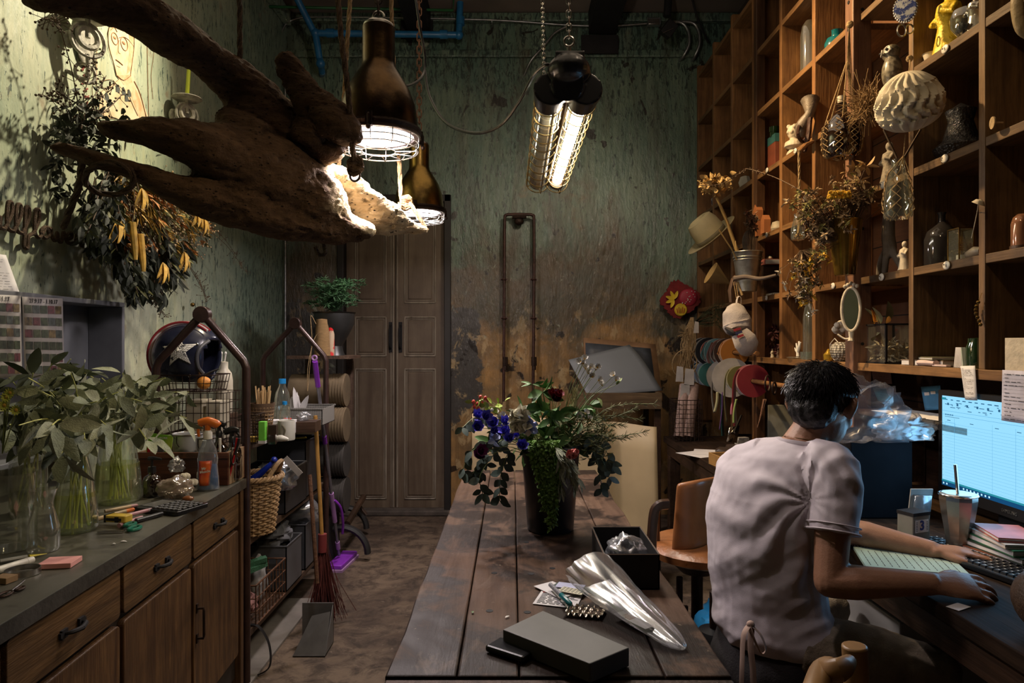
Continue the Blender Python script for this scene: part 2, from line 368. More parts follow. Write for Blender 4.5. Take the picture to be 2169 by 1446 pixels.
# door: frame, two tall panelled leaves
m=MB();fr=.055
m.bx((-1.43,BW-.03,.0),(-1.43+fr,BW+.13,2.62));m.bx((-.5-fr,BW-.03,0),(-.5,BW+.13,2.62));m.bx((-1.43,BW-.03,2.56),(-.5,BW+.13,2.62))
struct('trim_5',m,MT('black_door_frame',(.012,.009,.008),.6),smooth=False,bevel=.006)
m=MB();m.bx((-1.43,BW-.06,.001),(-.5,BW+.25,.045));struct('trim_6',m,MT('stone_sill',(.07,.055,.045),.8,bump=.3,var=.4),smooth=False,bevel=.01)
g=G('limed_brown_door_paint');co=g.co();a=g.noise(g.mp(co,(14,14,1.4)),1,5,.6,.5);b=g.noise(co,2.2,5,.6)
c=g.mix(g.ramp(a,.35,.7),(.085,.055,.034),(.15,.11,.072));c=g.mix(g.ramp(b,.45,.7,0.,.7),c,(.05,.03,.018))
dm=g.pr(Base_Color=c,Roughness=.6,Normal=g.bump(a,.2,.004));ml=MT('rubbed_pale_moulding',(.30,.26,.205),.6,0,.3,20,.2,st=(1,1,.2),col2=(.11,.085,.06),thr=(.35,.7))
for i,(xa,xb) in enumerate(((-1.37,-.968),(-.962,-.56))):
    d=T('door_%d' % (i+1),None,None,((xa+xb)/2,BW+.06,.046));d['kind']='structure'
    m=MB();m.bx((xa,BW+.05,.046),(xb,BW+.09,2.555));m.build('leaf',dm,d,world=True,smooth=False)
    for z0,z1 in ((.12,1.19),(1.30,1.62),(1.74,2.46)):
        m=MB();xl=xa+.075;xr=xb-.075;y=BW+.047
        for q in (0,.016):
            r_=.0065 if q == 0 else .003
            pts=[(xl+q,y,z0+q),(xr-q,y,z0+q),(xr-q,y,z1-q),(xl+q,y,z1-q)]
            for k in range(4):m.tube([pts[k],pts[(k+1) % 4]],r_,6)
        m.build('moulding',ml,d,world=True)
        m=MB();m.bx((xl+.03,BW+.044,z0+.03),(xr-.03,BW+.052,z1-.03));m.build('panel',dm,d,world=True,bevel=.006)
    m=MB();xe=xb-.014 if i == 0 else xa+.014
    m.tube([(xe,BW+.045,.05),(xe,BW+.045,2.55)],.006,6)
    if i == 0:m.tube([(xe-.018,BW+.045,.05),(xe-.018,BW+.045,2.55)],.004,6)
    m.build('stile_bead',ml,d,world=True)
    m=MB();xk=xb-.035 if i == 0 else xa+.04
    m.tube([(xk,BW+.045,1.36),(xk,BW+.0,1.38),(xk,BW-.005,1.46),(xk,BW+.0,1.53),(xk,BW+.045,1.55)],.008,6,k=3);m.bx((xk-.014,BW+.04,1.33),(xk+.014,BW+.05,1.58));m.build('door_handle',M_['black'],d,world=True)
# pipes
def pipe(name,label,pts,r,mat,clips=(),k=0,cat='pipe'):
    pts=[V(p) for p in pts];t=T(name,label,cat,pts[0]);m=MB();m.tube(pts,r,10,k=k);m.build('pipe',mat,t,world=True)
    for c_,ax in clips:m=MB();m.ring(c_,r*1.25,r*.45,12,5,ax);m.box(V(c_)+V((0,.012 if abs(V(ax).y)<.5 else 0,0)),(r*4 if abs(V(ax).z)>.5 else r*.8,.008,r*.8 if abs(V(ax).z)>.5 else r*4));m.build('clip',M_['galv'],t,world=True)
    return t
blue=MT('blue_pipe_paint',(.016,.13,.30),.35,var=.2)
def elbow(m,p,r):m.ball(p,r,12,8)
t=T('water_pipe','thick blue water pipe with elbows under the ceiling, turning down into the wall','pipe',P(985,72,5.35))
m=MB();a_=P(668,70,5.3);b_=P(972,74,5.4);m.tube([P(595,-70,5.0),P(664,66,5.3)],.026,12);m.tube([a_,b_],.026,12);m.tube([b_,P(976,-30,5.4)],.026,12);m.tube([a_,P(676,120,5.32),P(682,152,5.5)],.026,12);m.tube([P(682,152,5.5),P(682,158,5.62)],.026,12);m.build('pipe',blue,t,world=True)
for q in (a_,b_,P(679,135,5.36)):m=MB();m.ball(q,.036,12,8);m.build('elbow',blue,t,world=True)
for q,r_ in ((P(700,70,5.31),V((1,0,0))),(P(940,73,5.39),V((1,0,0))),(P(975,45,5.4),V((0,0,1)))):m=MB();m.tube([q-r_*.03,q+r_*.03],.034,12);m.build('coupling',blue,t,world=True)
pipe('conduit','thin green cable conduit at the ceiling left of the black joist',[P(560,14,5.2),P(960,22,5.3),P(962,-20,5.3)],.010,MT('green_conduit',(.01,.09,.025),.4))
pipe('conduit','long thin metal conduit running along the top of the back wall',[P(594,110,5.5),P(596,70,5.5),P(620,42,5.52),P(700,36,5.53),P(1030,42,5.53),P(1200,53,5.53),P(1290,55,5.53),P(1370,50,5.53)],.008,M_['galv'],[(P(1042,46,5.54),(1,0,0)),(P(1250,54,5.54),(1,0,0))],k=4)
pipe('conduit','bent metal conduit dropping from the ceiling run to a hole left of the tube lamp',[P(1200,56,5.52),P(1175,70,5.52),P(1150,100,5.52),P(1125,128,5.53),P(1110,160,5.6)],.010,M_['galv'],k=5)
for i,dx in enumerate((0,22)):pipe('conduit',('inner' if i == 0 else 'outer')+' of the two curved metal conduits at the corner above the shelf',[P(1412,48,5.5),P(1440+dx,47,5.5),P(1456+dx,62,5.5),P(1460+dx,92,5.5),P(1448+dx*1.1,118,5.53),P(1440+dx*1.2,128,5.6)],.013,M_['galv'],k=5)
pipe('conduit','slim vertical metal conduit in the left corner beside the door',[(LW+.03,BW-.12,1.0),(LW+.03,BW-.12,3.7)],.009,M_['galv'],[((LW+.03,BW-.12,1.35),(0,0,1)),((LW+.03,BW-.12,2.2),(0,0,1))])
t=T('ceiling_spotlight','small black ceiling spotlight pointing down in the back right corner','spotlight',P(1410,30,5.2))
m=MB();m.tube([P(1417,-20,5.2),P(1413,35,5.2)],.03,10);m.build('arm',M_['black'],t,world=True)
m=MB();m.box(P(1416,62,5.2),(.09,.09,.11),R=Euler((.3,.6,.2)).to_matrix().to_4x4());m.build('housing',M_['black'],t,world=True,bevel=.006)
m=MB();m.tube([P(1404,70,5.14),P(1426,60,5.14)],.003,5);m.build('visor_edge',M_['steel'],t,world=True)
t=T('junction_box','small grey junction box on the conduit at the top right of the back wall','box',P(1385,47,5.55))
m=MB();m.box(P(1385,47,5.56),(.11,.05,.06));m.build('body',M_['galv'],t,world=True,bevel=.006);m=MB();m.box(P(1385,46,5.53),(.09,.01,.045));m.build('lid',M_['steel'],t,world=True,bevel=.004)
pipe('cable','dark cable hanging in a slant across the top of the back wall by the shelf',[P(1464,-10,5.3),P(1478,40,5.35),P(1500,90,5.45)],.008,M_['black'],k=4,cat='cable')
# rusty pipe loop on the back wall
t=T('rusty_pipe_loop','tall inverted U of rusty gas pipe with fittings on the back wall','pipe',P(1098,840,5.5))
m=MB();y=5.5
m.tube([P(1067,850,y),P(1068,600,y),P(1069,470,y),P(1072,456,y),P(1084,454,y),P(1115,454,y),P(1128,456,y),P(1131,470,y),P(1131,600,y),P(1129,850,y)],.0125,10,k=3);m.build('pipe',M_['darkrust'],t,world=True)
for q in ((1067,592),(1130,592),(1068,674),(1130,674)):
    m=MB();c_=P(q[0],q[1],y);m.ring(c_,.018,.006,14,6);m.box(c_+V((0,.035,0)),(.02,.07,.012));m.box(c_+V((0,.0,0)),(.06,.006,.018));m.build('bracket',M_['darkrust'],t,world=True)
for q in ((1070,765),(1131,765)):
    m=MB();c_=P(q[0],q[1],y);m.tube([c_+V((0,0,.035)),c_-V((0,0,.035))],.022,8);m.tube([c_-V((0,0,.035)),c_-V((0,0,.07))],.017,10);m.build('union_nut',M_['iron'],t,world=True)
m=MB();c_=P(1099,468,y+.02);m.ball(c_,(.04,.03,.035));m.tube([c_,c_+V((0,.08,0))],.02,8);m.tube([P(1085,458,y),P(1115,458,y)],.02,8);m.build('valve',M_['iron'],t,world=True)
# ================================================================ HANGING LAMPS
LAMPG=emis('lit_lamp_glass',(1,.92,.95),7)
def chain(m,a,b,L=.04,wr=.011,r=.0028):
    a=V(a);b=V(b);n=max(int((b-a).length/(L*.74)),1);dr=(b-a).normalized();x,y,z=frame(dr,V((0,1,.01)))
    for i in range(n):
        c=a.lerp(b,(i+.5)/n);s_=x if i % 2 else y
        m.tube([c+dr*(L/2-wr)*(1 if sin(q)>0 else -1)*(abs(sin(q))>.01)+dr*wr*sin(q)+s_*wr*cos(q) for q in [2*pi*k/12+.26 for k in range(12)]],r,5,closed=True)
def rope_m(m,pts,r,k=8,tw=60,n=9):
    """twisted rope: three strands turning about the path"""
    q=cr(pts,k);L=[0]
    for i in range(1,len(q)):L.append(L[-1]+(q[i]-q[i-1]).length)
    N=max(int(L[-1]/(r*1.5)),4);N=min(N,420);path=[];j=0
    for i in range(N+1):
        s_=L[-1]*i/N
        while j <len(L)-2 and L[j+1]<s_:j += 1
        path.append(q[j].lerp(q[j+1],(s_-L[j])/max(L[j+1]-L[j],1e-6)))
    ax=None
    fr=[]
    for i in range(N+1):
        t=(path[min(i+1,N)]-path[max(i-1,0)]).normalized()
        ax=frame(t)[0] if ax is None else (ax-t*ax.dot(t)).normalized();fr.append((ax.copy(),t.cross(ax)))
    for s3 in range(3):
        pp=[]
        for i in range(N+1):
            an=2*pi*s3/3+i*.62;pp.append(path[i]+fr[i][0]*cos(an)*r*.5+fr[i][1]*sin(an)*r*.5)
        m.tube(pp,r*.56,5)
    return m
def pendant(px,py,d,label,shade,chain_top,clampang):
    """py = row of the lamp rim"""
    c=P(px,py,d);t=T('pendant_lamp',label,'lamp',c,0,'caged bell pendant lamps')
    R=.14
    m=MB();pr=[(.052,.40),(.058,.395),(.058,.27),(.062,.25),(.085,.215),(.112,.17),(.132,.115),(R,.06),(R+.002,.02),(R-.004,.02),(R-.008,.06),(.126,.112),(.105,.165),(.08,.205),(.055,.235),(.0,.24)]
    m.lathe(pr,40);m.build('shade',shade,t)
    m=MB();m.lathe([(.001,.415),(.045,.413),(.055,.405),(.056,.395),(.001,.395)],32);m.build('cap',M_['steel'],t,bevel=.002)
    m=MB()
    m.lathe([(R-.012,.03),(R+.012,.03),(R+.014,.022),(R+.008,.012),(R+.012,.0),(R-.012,0),(R-.012,.03)],40);m.build('rim',M_['iron'],t)
    for an in (clampang,clampang+2.1,clampang+4.2):
        m=MB();q=V((cos(an),sin(an),0));m.box(q*(R+.016)+V((0,0,.02)),(.02,.02,.05),rz=an);m.tube([q*(R+.014)+V((0,0,.045)),q*(R+.03)+V((0,0,.03)),q*(R+.03)+V((0,0,-.01))],.004,6);m.ball(q*(R+.03)-V((0,0,.012)),.009,8,6);m.build('clamp',M_['iron'],t)
    m=MB();m.lathe([(.0,-.012),(.06,-.01),(.11,-.002),(R-.013,.012),(R-.02,.016),(.0,.018)],36);m.build('lit_glass',LAMPG,t)
    m=MB()
    for zz,rr in ((-.045,R+.002),(-.022,R+.005),(-.0,R+.006)):m.ring((0,0,zz),rr,.0024,40,5)
    m.ring((0,0,-.05),.06,.0024,28,5)
    for i in range(12):
        an=2*pi*i/12;q=V((cos(an),sin(an),0));m.tube([q*(R+.006)+V((0,0,.01)),q*(R+.004)+V((0,0,-.035)),q*(R-.01)+V((0,0,-.05)),q*.06+V((0,0,-.05))],.0022,5)
    m.build('wire_cage',M_['steel'],t)
    m=MB();m.ring((0,0,.435),.02,.005,16,6,(0,1,0));m.tube([(0,0,.40),(0,0,.425)],.008,8);m.build('eyelet',M_['steel'],t)
    top=V(chain_top)-c;m=MB();chain(m,(0,0,.45),top,.05,.013,.0036);m.build('chain',M_['iron'] if clampang <1 else M_['rust'],t)
    l=area(None or 'pendant_light',c+V((0,0,-.02)),c+V((0,0,-1)),17,(1,.87,.86),.2,.2,'DISK');l.data.cycles.use_multiple_importance_sampling=True
    return t
pa=P(802,292,2.46);pendant(802,292,2.46,'nearer and larger looking bronze bell pendant lamp in a wire cage behind the driftwood',M_['brassdark'],(pa.x-.02,2.46,4.09),.5)
pb=P(888,452,3.97);pendant(888,452,3.97,'farther bright brass bell pendant lamp hanging beyond the tip of the driftwood',M_['brass'],(pb.x,3.97,4.09),2.6)
# twin tube lamp: head near the camera, tubes sloping away and down
hd=P(1206,165,2.35);t=T('tube_lamp','hanging black twin fluorescent lamp in a wire cage, right tube lit','lamp',hd)
e1=P(1166,190,2.36);e2=P(1240,190,2.36)
f1=P(1138,388,3.22);f2=P(1178,388,3.22)
m=MB();m.ball(P(1205,150,2.36),(.075,.075,.055),20,12);m.tube([e1+V((0,-.012,.0)),e1+(f1-e1)*.10],[.060,.052],24);m.tube([e2+V((0,-.012,0)),e2+(f2-e2)*.10],[.060,.052],24);m.tube([P(1203,178,2.33),P(1203,185,2.43)],.055,20);m.box(P(1205,132,2.36),(.10,.09,.045))
m.build('head',M_['blackplastic'],t,world=True,remesh=.004)
m=MB();m.box(P(1204,121,2.315),(.055,.006,.022));m.build('terminal_cover',M_['black'],t,world=True,bevel=.002)
for i,(a_,b_) in enumerate(((e1,f1),(e2,f2))):
    q=(b_-a_);m=MB();m.tube([a_+q*.06,a_+q*.97],.040,22);m.build('glass_tube',M_['glass'] if i == 0 else glass('tube_glass',(.95,.95,.95),.1,.02,.0),t,world=True)
    m=MB();m.tube([a_+q*.08+V((0,0,0)),a_+q*.955],.0225 if i else .018,16);m.build('fluorescent_tube',emis('lit_fluorescent',(1,.93,.84),20) if i else MT('unlit_tube',(.55,.48,.36),.15,0,.1),t,world=True)
    m=MB();m.tube([a_+q*.955,a_+q*.985],.038,20);m.build('end_cap',M_['brassdark'],t,world=True)
    m=MB();x,y_,z=frame(q)
    for k in range(11):m.ring(a_+q*(.11+.087*k),.052,.0026,26,5,q)
    for an in (-.3,1.27,2.84,4.41):o_=x*cos(an)*.052+y_*sin(an)*.052;m.tube([a_+q*.08+o_,a_+q*1.0+o_,a_+q*1.01+o_*.4],.0026,5)
    m.build('wire_cage',MT('brass_wire',(.34,.24,.1),.35,.9),t,world=True)
m=MB();mid=(e1+e2)/2;mf=(f1+f2)/2
m.tube([mid+V((0,0,-.01)),mf+V((0,0,-.0))],.011,10);[m.tube([mid.lerp(mf,k)-V((.04,0,0)),mid.lerp(mf,k)+V((.04,0,0))],.0035,6) for k in (.35,.62,.95)];m.build('spine_rod',M_['brassdark'],t,world=True)
m=MB();q=P(1205,122,2.36);m.tube([q,P(1205,100,2.36)],.007,8);m.ring(P(1205,88,2.36),.017,.0045,18,6,(0,1,0));m.build('hook',M_['steel'],t,world=True)
m=MB();chain(m,P(1205,80,2.36),P(1203,-175,2.36),.03,.008,.0025);m.build('chain',M_['steel'],t,world=True)
m=MB();chain(m,P(1153,190,3.15),P(1148,-40,3.15),.028,.007,.0018);chain(m,mf+V((0,0,.02)),P(1153,190,3.15),.028,.007,.0018);single('hanging_chain','thin pale chain holding up the far end of the tube lamp','chain',m,M_['chrome'],P(1153,190,3.15))
m=MB();m.tube([P(824,150,2.4),P(842,178,2.42),P(870,180,2.6),P(895,160,2.9),P(900,120,2.95),P(890,60,2.9),P(878,-20,2.9)],.0055,8,k=8);single('cable','short black cable looping from the near pendant lamp up beside the chain','cable',m,M_['blackplastic'],P(824,150,2.4))
m=MB();m.tube([P(900,150,2.95),P(910,205,2.9),P(945,260,2.8),P(1005,282,2.7),P(1060,265,2.6),P(1100,215,2.5),P(1130,160,2.42),P(1155,138,2.36),P(1170,140,2.36)],.0062,8,k=8);single('cable','long black cable swooping down from beside the chains to the twin tube lamp','cable',m,M_['blackplastic'],P(1005,282,2.7))
l=area('tube_light',P(1205,300,2.78)+V((.03,0,-.06)),(.1,2.3,.8),10,(1,.9,.76),.08,.8);l.data.spread=radians(150)
# ================================================================ DRIFTWOOD
def limb(m,pts,tilt=0.,n=14,k=5):
    """pts: (px,py,d,half height in px,half depth in m)"""
    C=[];R=[]
    for px,py,d,hh,hd_ in pts:C.append(P(px,py,d));R.append((hh*d/F,hd_))
    m2=MB();q=cr(C,k);ns=len(C)-1;vsl=[]
    for i,p in enumerate(q):
        j=min(int(i/k),ns);f_=i/k-j;j2=min(j+1,ns);ra=R[j][0]*(1-f_)+R[j2][0]*f_;rb=R[j][1]*(1-f_)+R[j2][1]*f_
        t_=(q[min(i+1,len(q)-1)]-q[max(i-1,0)]).normalized();b=V((0,1,0));b=(b-t_*b.dot(t_)).normalized();a=b.cross(t_)
        a,b=a*cos(tilt)+b*sin(tilt),b*cos(tilt)-a*sin(tilt)
        for g_ in range(n):an=2*pi*g_/n;vsl.append(p+a*cos(an)*ra+b*sin(an)*rb)
    L=len(q);fs=[(i*n+j,i*n+(j+1) % n,(i+1)*n+(j+1) % n,(i+1)*n+j) for i in range(L-1) for j in range(n)]+[tuple(range(n))[::-1],tuple((L-1)*n+j for j in range(n))]
    m.add(vsl,fs)
m=MB()
limb(m,[(60,-40,1.75,46,.07),(165,-10,1.85,46,.08),(270,22,1.95,44,.08),(362,74,2.05,40,.08),(440,125,2.15,46,.08),(515,195,2.25,60,.09),(575,262,2.3,62,.10),(640,330,2.35,60,.10)])
limb(m,[(200,262,2.0,6,.02),(240,274,2.02,22,.07),(330,287,2.05,34,.10),(410,305,2.1,50,.13),(500,345,2.2,84,.14),(600,395,2.3,92,.14),(680,440,2.38,66,.12),(735,478,2.42,30,.08),(790,486,2.44,6,.02)])
limb(m,[(112,312,1.95,6,.02),(150,318,1.96,12,.04),(220,340,2.0,21,.06),(300,368,2.05,25,.07),(400,408,2.12,38,.09),(500,430,2.2,50,.1),(600,462,2.3,48,.1),(700,492,2.4,24,.08),(775,488,2.45,10,.04)])
limb(m,[(598,112,2.18,16,.03),(615,150,2.2,30,.04),(650,200,2.22,32,.05),(680,245,2.25,40,.06),(660,300,2.28,44,.08)])
limb(m,[(670,222,2.22,22,.04),(705,255,2.22,34,.05),(740,278,2.22,26,.05),(768,292,2.22,9,.03)])
limb(m,[(650,300,2.3,40,.06),(690,318,2.28,22,.05),(720,300,2.26,12,.03)])
limb(m,[(645,362,2.38,40,.05),(690,392,2.46,66,.05),(745,424,2.5,62,.045),(800,454,2.52,46,.035),(850,473,2.54,30,.026),(885,485,2.55,14,.015),(905,490,2.55,3,.008)],.7)
limb(m,[(470,236,2.2,24,.05),(498,262,2.2,30,.06),(560,300,2.2,30,.08)])
def dnoise(p,nrm):
    q=V((p.x*1.,p.y,p.z));pl=min(max((p.x+.72)/.15,0),1);a=NZ.fractal(q*3.4,.7,2,3)*.02;r_=NZ.fractal(V((p.x*7,p.y*30,p.z*50+p.x*16)),.7,2,4)*.006
    h=NZ.noise(q*34);pit=-.014*max(0,h-.38)*3;e=NZ.fractal(q*90,.5,2,3)*.003
    return a+r_+(pit+e)*(.25+.75*pl)
g=G('weathered_driftwood');co=g.co();st=g.noise(g.mp(co,(6,26,40),rot=(0,.4,0)),1,6,.7,.6);n1=g.noise(co,38,4,.6)
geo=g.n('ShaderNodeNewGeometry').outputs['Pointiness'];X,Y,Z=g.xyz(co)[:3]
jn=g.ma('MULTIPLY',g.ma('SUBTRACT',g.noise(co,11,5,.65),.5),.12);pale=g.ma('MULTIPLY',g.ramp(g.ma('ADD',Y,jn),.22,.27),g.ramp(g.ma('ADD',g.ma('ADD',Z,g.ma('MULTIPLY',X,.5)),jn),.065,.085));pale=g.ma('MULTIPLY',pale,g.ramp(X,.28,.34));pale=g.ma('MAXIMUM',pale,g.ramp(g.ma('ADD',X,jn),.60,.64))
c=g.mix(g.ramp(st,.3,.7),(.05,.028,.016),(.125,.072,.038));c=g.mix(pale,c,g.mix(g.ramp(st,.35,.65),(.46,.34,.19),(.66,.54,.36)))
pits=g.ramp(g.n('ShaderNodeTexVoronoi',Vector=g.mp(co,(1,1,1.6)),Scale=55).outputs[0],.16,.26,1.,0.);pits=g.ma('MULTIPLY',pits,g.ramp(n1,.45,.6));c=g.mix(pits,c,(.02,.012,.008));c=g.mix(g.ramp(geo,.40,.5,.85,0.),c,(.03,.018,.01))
dw=g.pr(Base_Color=c,Roughness=.85,Specular_IOR_Level=.2,Normal=g.bump(g.ma('SUBTRACT',g.ma('ADD',st,n1),pits),.7,.012))
base=P(330,300,2.05)
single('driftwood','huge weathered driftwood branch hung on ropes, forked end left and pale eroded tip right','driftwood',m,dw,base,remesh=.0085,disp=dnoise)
print('driftwood ok')
# ropes
def rope(label,pts,r,mat=None,knots=(),name='rope',cat='rope',tail=None):
    t=T(name,label,cat,pts[0]);m=MB();rope_m(m,pts,r);m.build('strand',mat or M_['rope'],t,world=True)
    for kc,ks in knots:
        m=MB();kc=V(kc)
        for i in range(4):rope_m(m,[kc+V((cos(a_)*ks,.4*ks*sin(a_*2+i),sin(a_)*ks*.8+.3*ks*i-.4*ks)) for a_ in [2*pi*j/7+i for j in range(8)]],r*.95,3)
        m.build('knot',mat or M_['rope'],t,world=True)
    return t
darkrope=MT('dark_hemp_rope',(.085,.05,.028),.9,0,.4,90,.8,300)
rope('dark rope dropping from the top edge to the driftwood upper fork at left',[P(507,-60,2.2),P(508,60,2.2),P(508,145,2.2)],.009,darkrope)
rope('dark rope in front of the near pendant lamp, knotted below it at the pale wood',[P(712,-60,2.15),P(722,70,2.15),P(738,200,2.18),P(746,300,2.22),P(750,340,2.24)],.0095,MT('mid_hemp_rope',(.16,.095,.05),.9,0,.4,90,.8,300),[(P(752,352,2.25),.022)])
rope('pale rope running up behind the left of the near pendant lamp',[P(746,-60,2.62),P(735,100,2.62),P(728,220,2.64),P(712,420,2.66)],.0088)
rope('pale rope running up behind the right of the near pendant, knotted at the driftwood tip',[P(827,-60,2.66),P(832,100,2.66),P(842,280,2.68),P(849,410,2.68),P(851,425,2.68)],.0088,None,[(P(860,430,2.66),.02)])
m=MB();rope_m(m,[P(868,430,2.64),P(885,455,2.62),P(905,488,2.62)],.008);rope_m(m,[P(846,430,2.64),P(848,455,2.62),P(852,470,2.60)],.008);single('rope','short frayed rope end wrapped over the driftwood tip beside the far lamp','rope',m,M_['rope'],P(868,430,2.64))
m=MB();rope_m(m,[P(668,522,2.5),P(676,540,2.5),P(690,535,2.5),P(684,515,2.5)],.008);single('rope','small rope loop showing under the middle of the driftwood','rope',m,darkrope,P(684,515,2.5))
m=MB();m.ring(P(752,372,2.27),.018,.004,20,6,(.3,1,0));single('steel_hook','dark iron ring through the driftwood below the rope knot','ring',m,M_['iron'],P(752,372,2.27))
rope('brown rope tail hanging from the driftwood left arm down past the rope lettering',[P(175,330,1.98),P(168,390,2.05),P(150,440,2.1),P(134,482,2.15)],.011,darkrope)
m=MB();rope_m(m,[P(232+cos(a_)*52,378+sin(a_)*34,2.0+.04*sin(a_)) for a_ in [2*pi*j/14 for j in range(15)]],.0095,4);single('rope_ring','ring of dark rope hanging under the driftwood left arm in front of the flowers','rope ring',m,darkrope,P(232,378,2.0))
# ================================================================ LEFT WALL
def onwall(px,py,off=.0):
    X=LW+off;return atX(px,py,X)
def wdec(poly,off,th,mat,name,parent):
    """flat shape on the left wall traced from pixels"""
    pts=[onwall(*p,off) for p in poly];m=MB();n=len(pts);th_=V((th,0,0))
    m.add(pts+[p+th_ for p in pts],[tuple(range(n)),tuple(range(n,2*n))]+[(i,(i+1) % n,n+(i+1) % n,n+i) for i in range(n)]);return m.build(name,mat,parent,world=True,smooth=False)
sep=MT('sepia_ink',(.34,.17,.075),.8,var=.4,vs=40);sepl=MT('pale_sepia',(.56,.40,.22),.8,var=.15,vs=14,col2=(.66,.54,.36),thr=(.35,.6));redi=MT('dark_red_ink',(.2,.03,.02),.8)
t=T('wall_poster','aged sepia portrait poster of a bald man in round glasses pasted on the left wall','poster',onwall(262,255))
wdec([(236,40),(228,70),(231,100),(240,130),(246,160),(252,168),(238,178),(213,195),(208,250),(316,255),(304,220),(292,190),(284,172),(280,130),(284,95),(282,60),(270,40)],.002,.001,sepl,'portrait',t)
m=MB()
def wl(pts,r=.003,off=.004):m.tube([onwall(*p,off) for p in pts],r*.55,5,k=3,flat=.4)
wl([(205,40),(205,260)],.004);wl([(311,75),(315,252)],.004);wl([(200,60),(194,100),(202,140),(195,190),(203,250)],.003);wl([(320,80),(326,110),(320,160),(324,210)],.003)
wl([(236,45),(229,70),(232,105),(241,135),(247,160)],.0035);wl([(283,60),(284,95),(280,130),(276,160)],.005);wl([(245,126),(252,131),(260,138)],.006);wl([(247,139),(255,143)],.002);wl([(248,160),(262,170),(277,160)],.006)
wl([(252,85),(250,108),(255,114)],.003);wl([(252,80),(262,78),(272,84)],.0045);wl([(234,64),(242,58),(248,68)],.0045)
m.ring(onwall(243,82,.004),.026,.0022,18,4,(1,0,0));m.ring(onwall(263,93,.004),.03,.0022,18,4,(1,0,0));wl([(272,84),(284,99)],.0025);m.ball(onwall(243,80,.004),(.002,.012,.006));m.ball(onwall(262,91,.004),(.002,.014,.007))
wl([(213,195),(236,180),(250,170)],.003);wl([(284,172),(297,200),(310,250)],.006);wl([(270,190),(278,215),(292,245)],.004);wl([(215,172),(235,168),(244,178),(228,186),(214,184)],.004);wl([(216,200),(220,248)],.004)
m.build('ink_drawing',sep,t,world=True)
shd=MT('sepia_wash',(.50,.31,.15),.8,0,.2,20,col2=(.62,.46,.28),thr=(.4,.6))
for q in ([(272,60),(283,75),(281,125),(276,150),(268,158),(272,130),(275,100)],[(250,90),(254,92),(252,112),(247,116)],[(250,160),(276,158),(280,174),(262,180)],[(286,185),(308,240),(296,250),(276,200)],[(236,46),(252,42),(240,62),(231,75)]):wdec(q,.0031,.0006,shd,'ink_wash',t)
m=MB();random.seed(3)
for i in range(9):
    cx,cy=178+random.uniform(-4,4)-i*-.4,100+i*15
    for j in range(4):a0=random.uniform(0,3);m.tube([onwall(cx+cos(a0)*5,cy+sin(a0)*5,.003),onwall(cx-cos(a0)*5,cy-sin(a0)*5,.003)],.0022,4)
m.build('brush_characters',redi,t,world=True)
for i in range(3):
    wdec([(300+i*9,-4+i*5),(318+i*2,10+i*6),(312,24),(296,12)],.002,.001,MT('ochre_frayed_paper',(.42,.2,.07),.9),'torn_border',t)
def sconce(px,py,sc,label,candle):
    t=T('candle_sconce',label,'sconce',onwall(px,py,.0));s=sc
    c=onwall(px,py,.09)
    m=MB();m.lathe([(.0,0),(.05*s,.002),(.062*s,.012),(.06*s,.016),(.0,.01)],24,c+V((0,0,.055*s)));m.build('drip_pan',wm,t,world=True)
    m=MB();m.ring(c+V((0,0,-.01)),.05*s,.008,22,6,(1,-.6,0));m.ring(c+V((0,.0,-.0)),.03*s,.012,18,6,(1,-.6,0));m.tube([c+V((-.09,0,-.1*s)),c+V((-.02,.02,-.12*s)),c+V((0,0,-.05*s))],.009,8,k=4);m.ring(c+V((-.03,.03,-.10*s)),.03*s,.007,16,6,(1,-.6,0));m.tube([c+V((0,0,.0)),c+V((0,0,.055*s))],.01,8)
    m.ball(c+V((-.06,-.03,-.02)),(.02,.03,.035));m.build('scroll_bracket',wm,t,world=True)
    m=MB();m.ball(onwall(px-6,py,.012),(.012,.05*s,.09*s),16,10);m.build('wall_plate',wm,t,world=True)
    if candle:
        m=MB();b=c+V((0,0,.065*s));m.tube([b,b+V((.012,.0,.19))],[.011,.0095],14);m.tube([b+V((.012,0,.19)),b+V((.012,0,.2))],.001,4);m.build('candle',MT('lime_green_wax',(.42,.48,.03),.4,var=.05),t,world=True)
wm=MT('whitewashed_iron',(.36,.34,.28),.6,0,.5,30,.3)
sconce(186,80,1.35,'whitewashed scroll candle sconce without a candle, upper left by the poster',False)
sconce(396,240,1.25,'whitewashed scroll candle sconce holding a lime green candle right of the poster',True)
# rope lettering "wallflowers" in one cursive rope
def cursive(word,x0,sx):
    G_={'w':[(0,.9),(.1,.2),(.35,0),(.5,.7),(.6,.1),(.85,0),(1,.8),(1.1,.75)],'a':[(.75,.85),(.3,.95),(.05,.45),(.3,0),(.65,.3),(.8,.9),(.8,.15),(1,.05)],
         'l':[(.1,.2),(.5,1.3),(.55,2.1),(.3,2.15),(.2,1.2),(.25,.2),(.6,0)],'f':[(.1,.2),(.5,1.4),(.5,2.1),(.25,2.0),(.2,0),(.15,-1.0),(.4,-1.05),(.45,-.2),(.7,.1)],
         'o':[(.4,.9),(.05,.5),(.3,0),(.7,.35),(.5,.95),(.8,.8)],'e':[(.1,.3),(.6,.6),(.5,.95),(.15,.7),(.15,.15),(.5,0),(.8,.15)],'r':[(.1,.1),(.25,.9),(.35,.75),(.65,.85),(.6,.15),(.85,0)],'s':[(.1,.1),(.5,.95),(.65,.5),(.6,.05),(.2,0)]}
    W_={'w':1.15,'a':1.05,'l':.62,'f':.72,'o':.85,'e':.8,'r':.85,'s':.7}
    out=[];x=x0
    for ch in word:out += [(x+px*sx,py*sx) for px,py in G_[ch]];x += W_[ch]*sx
    return out
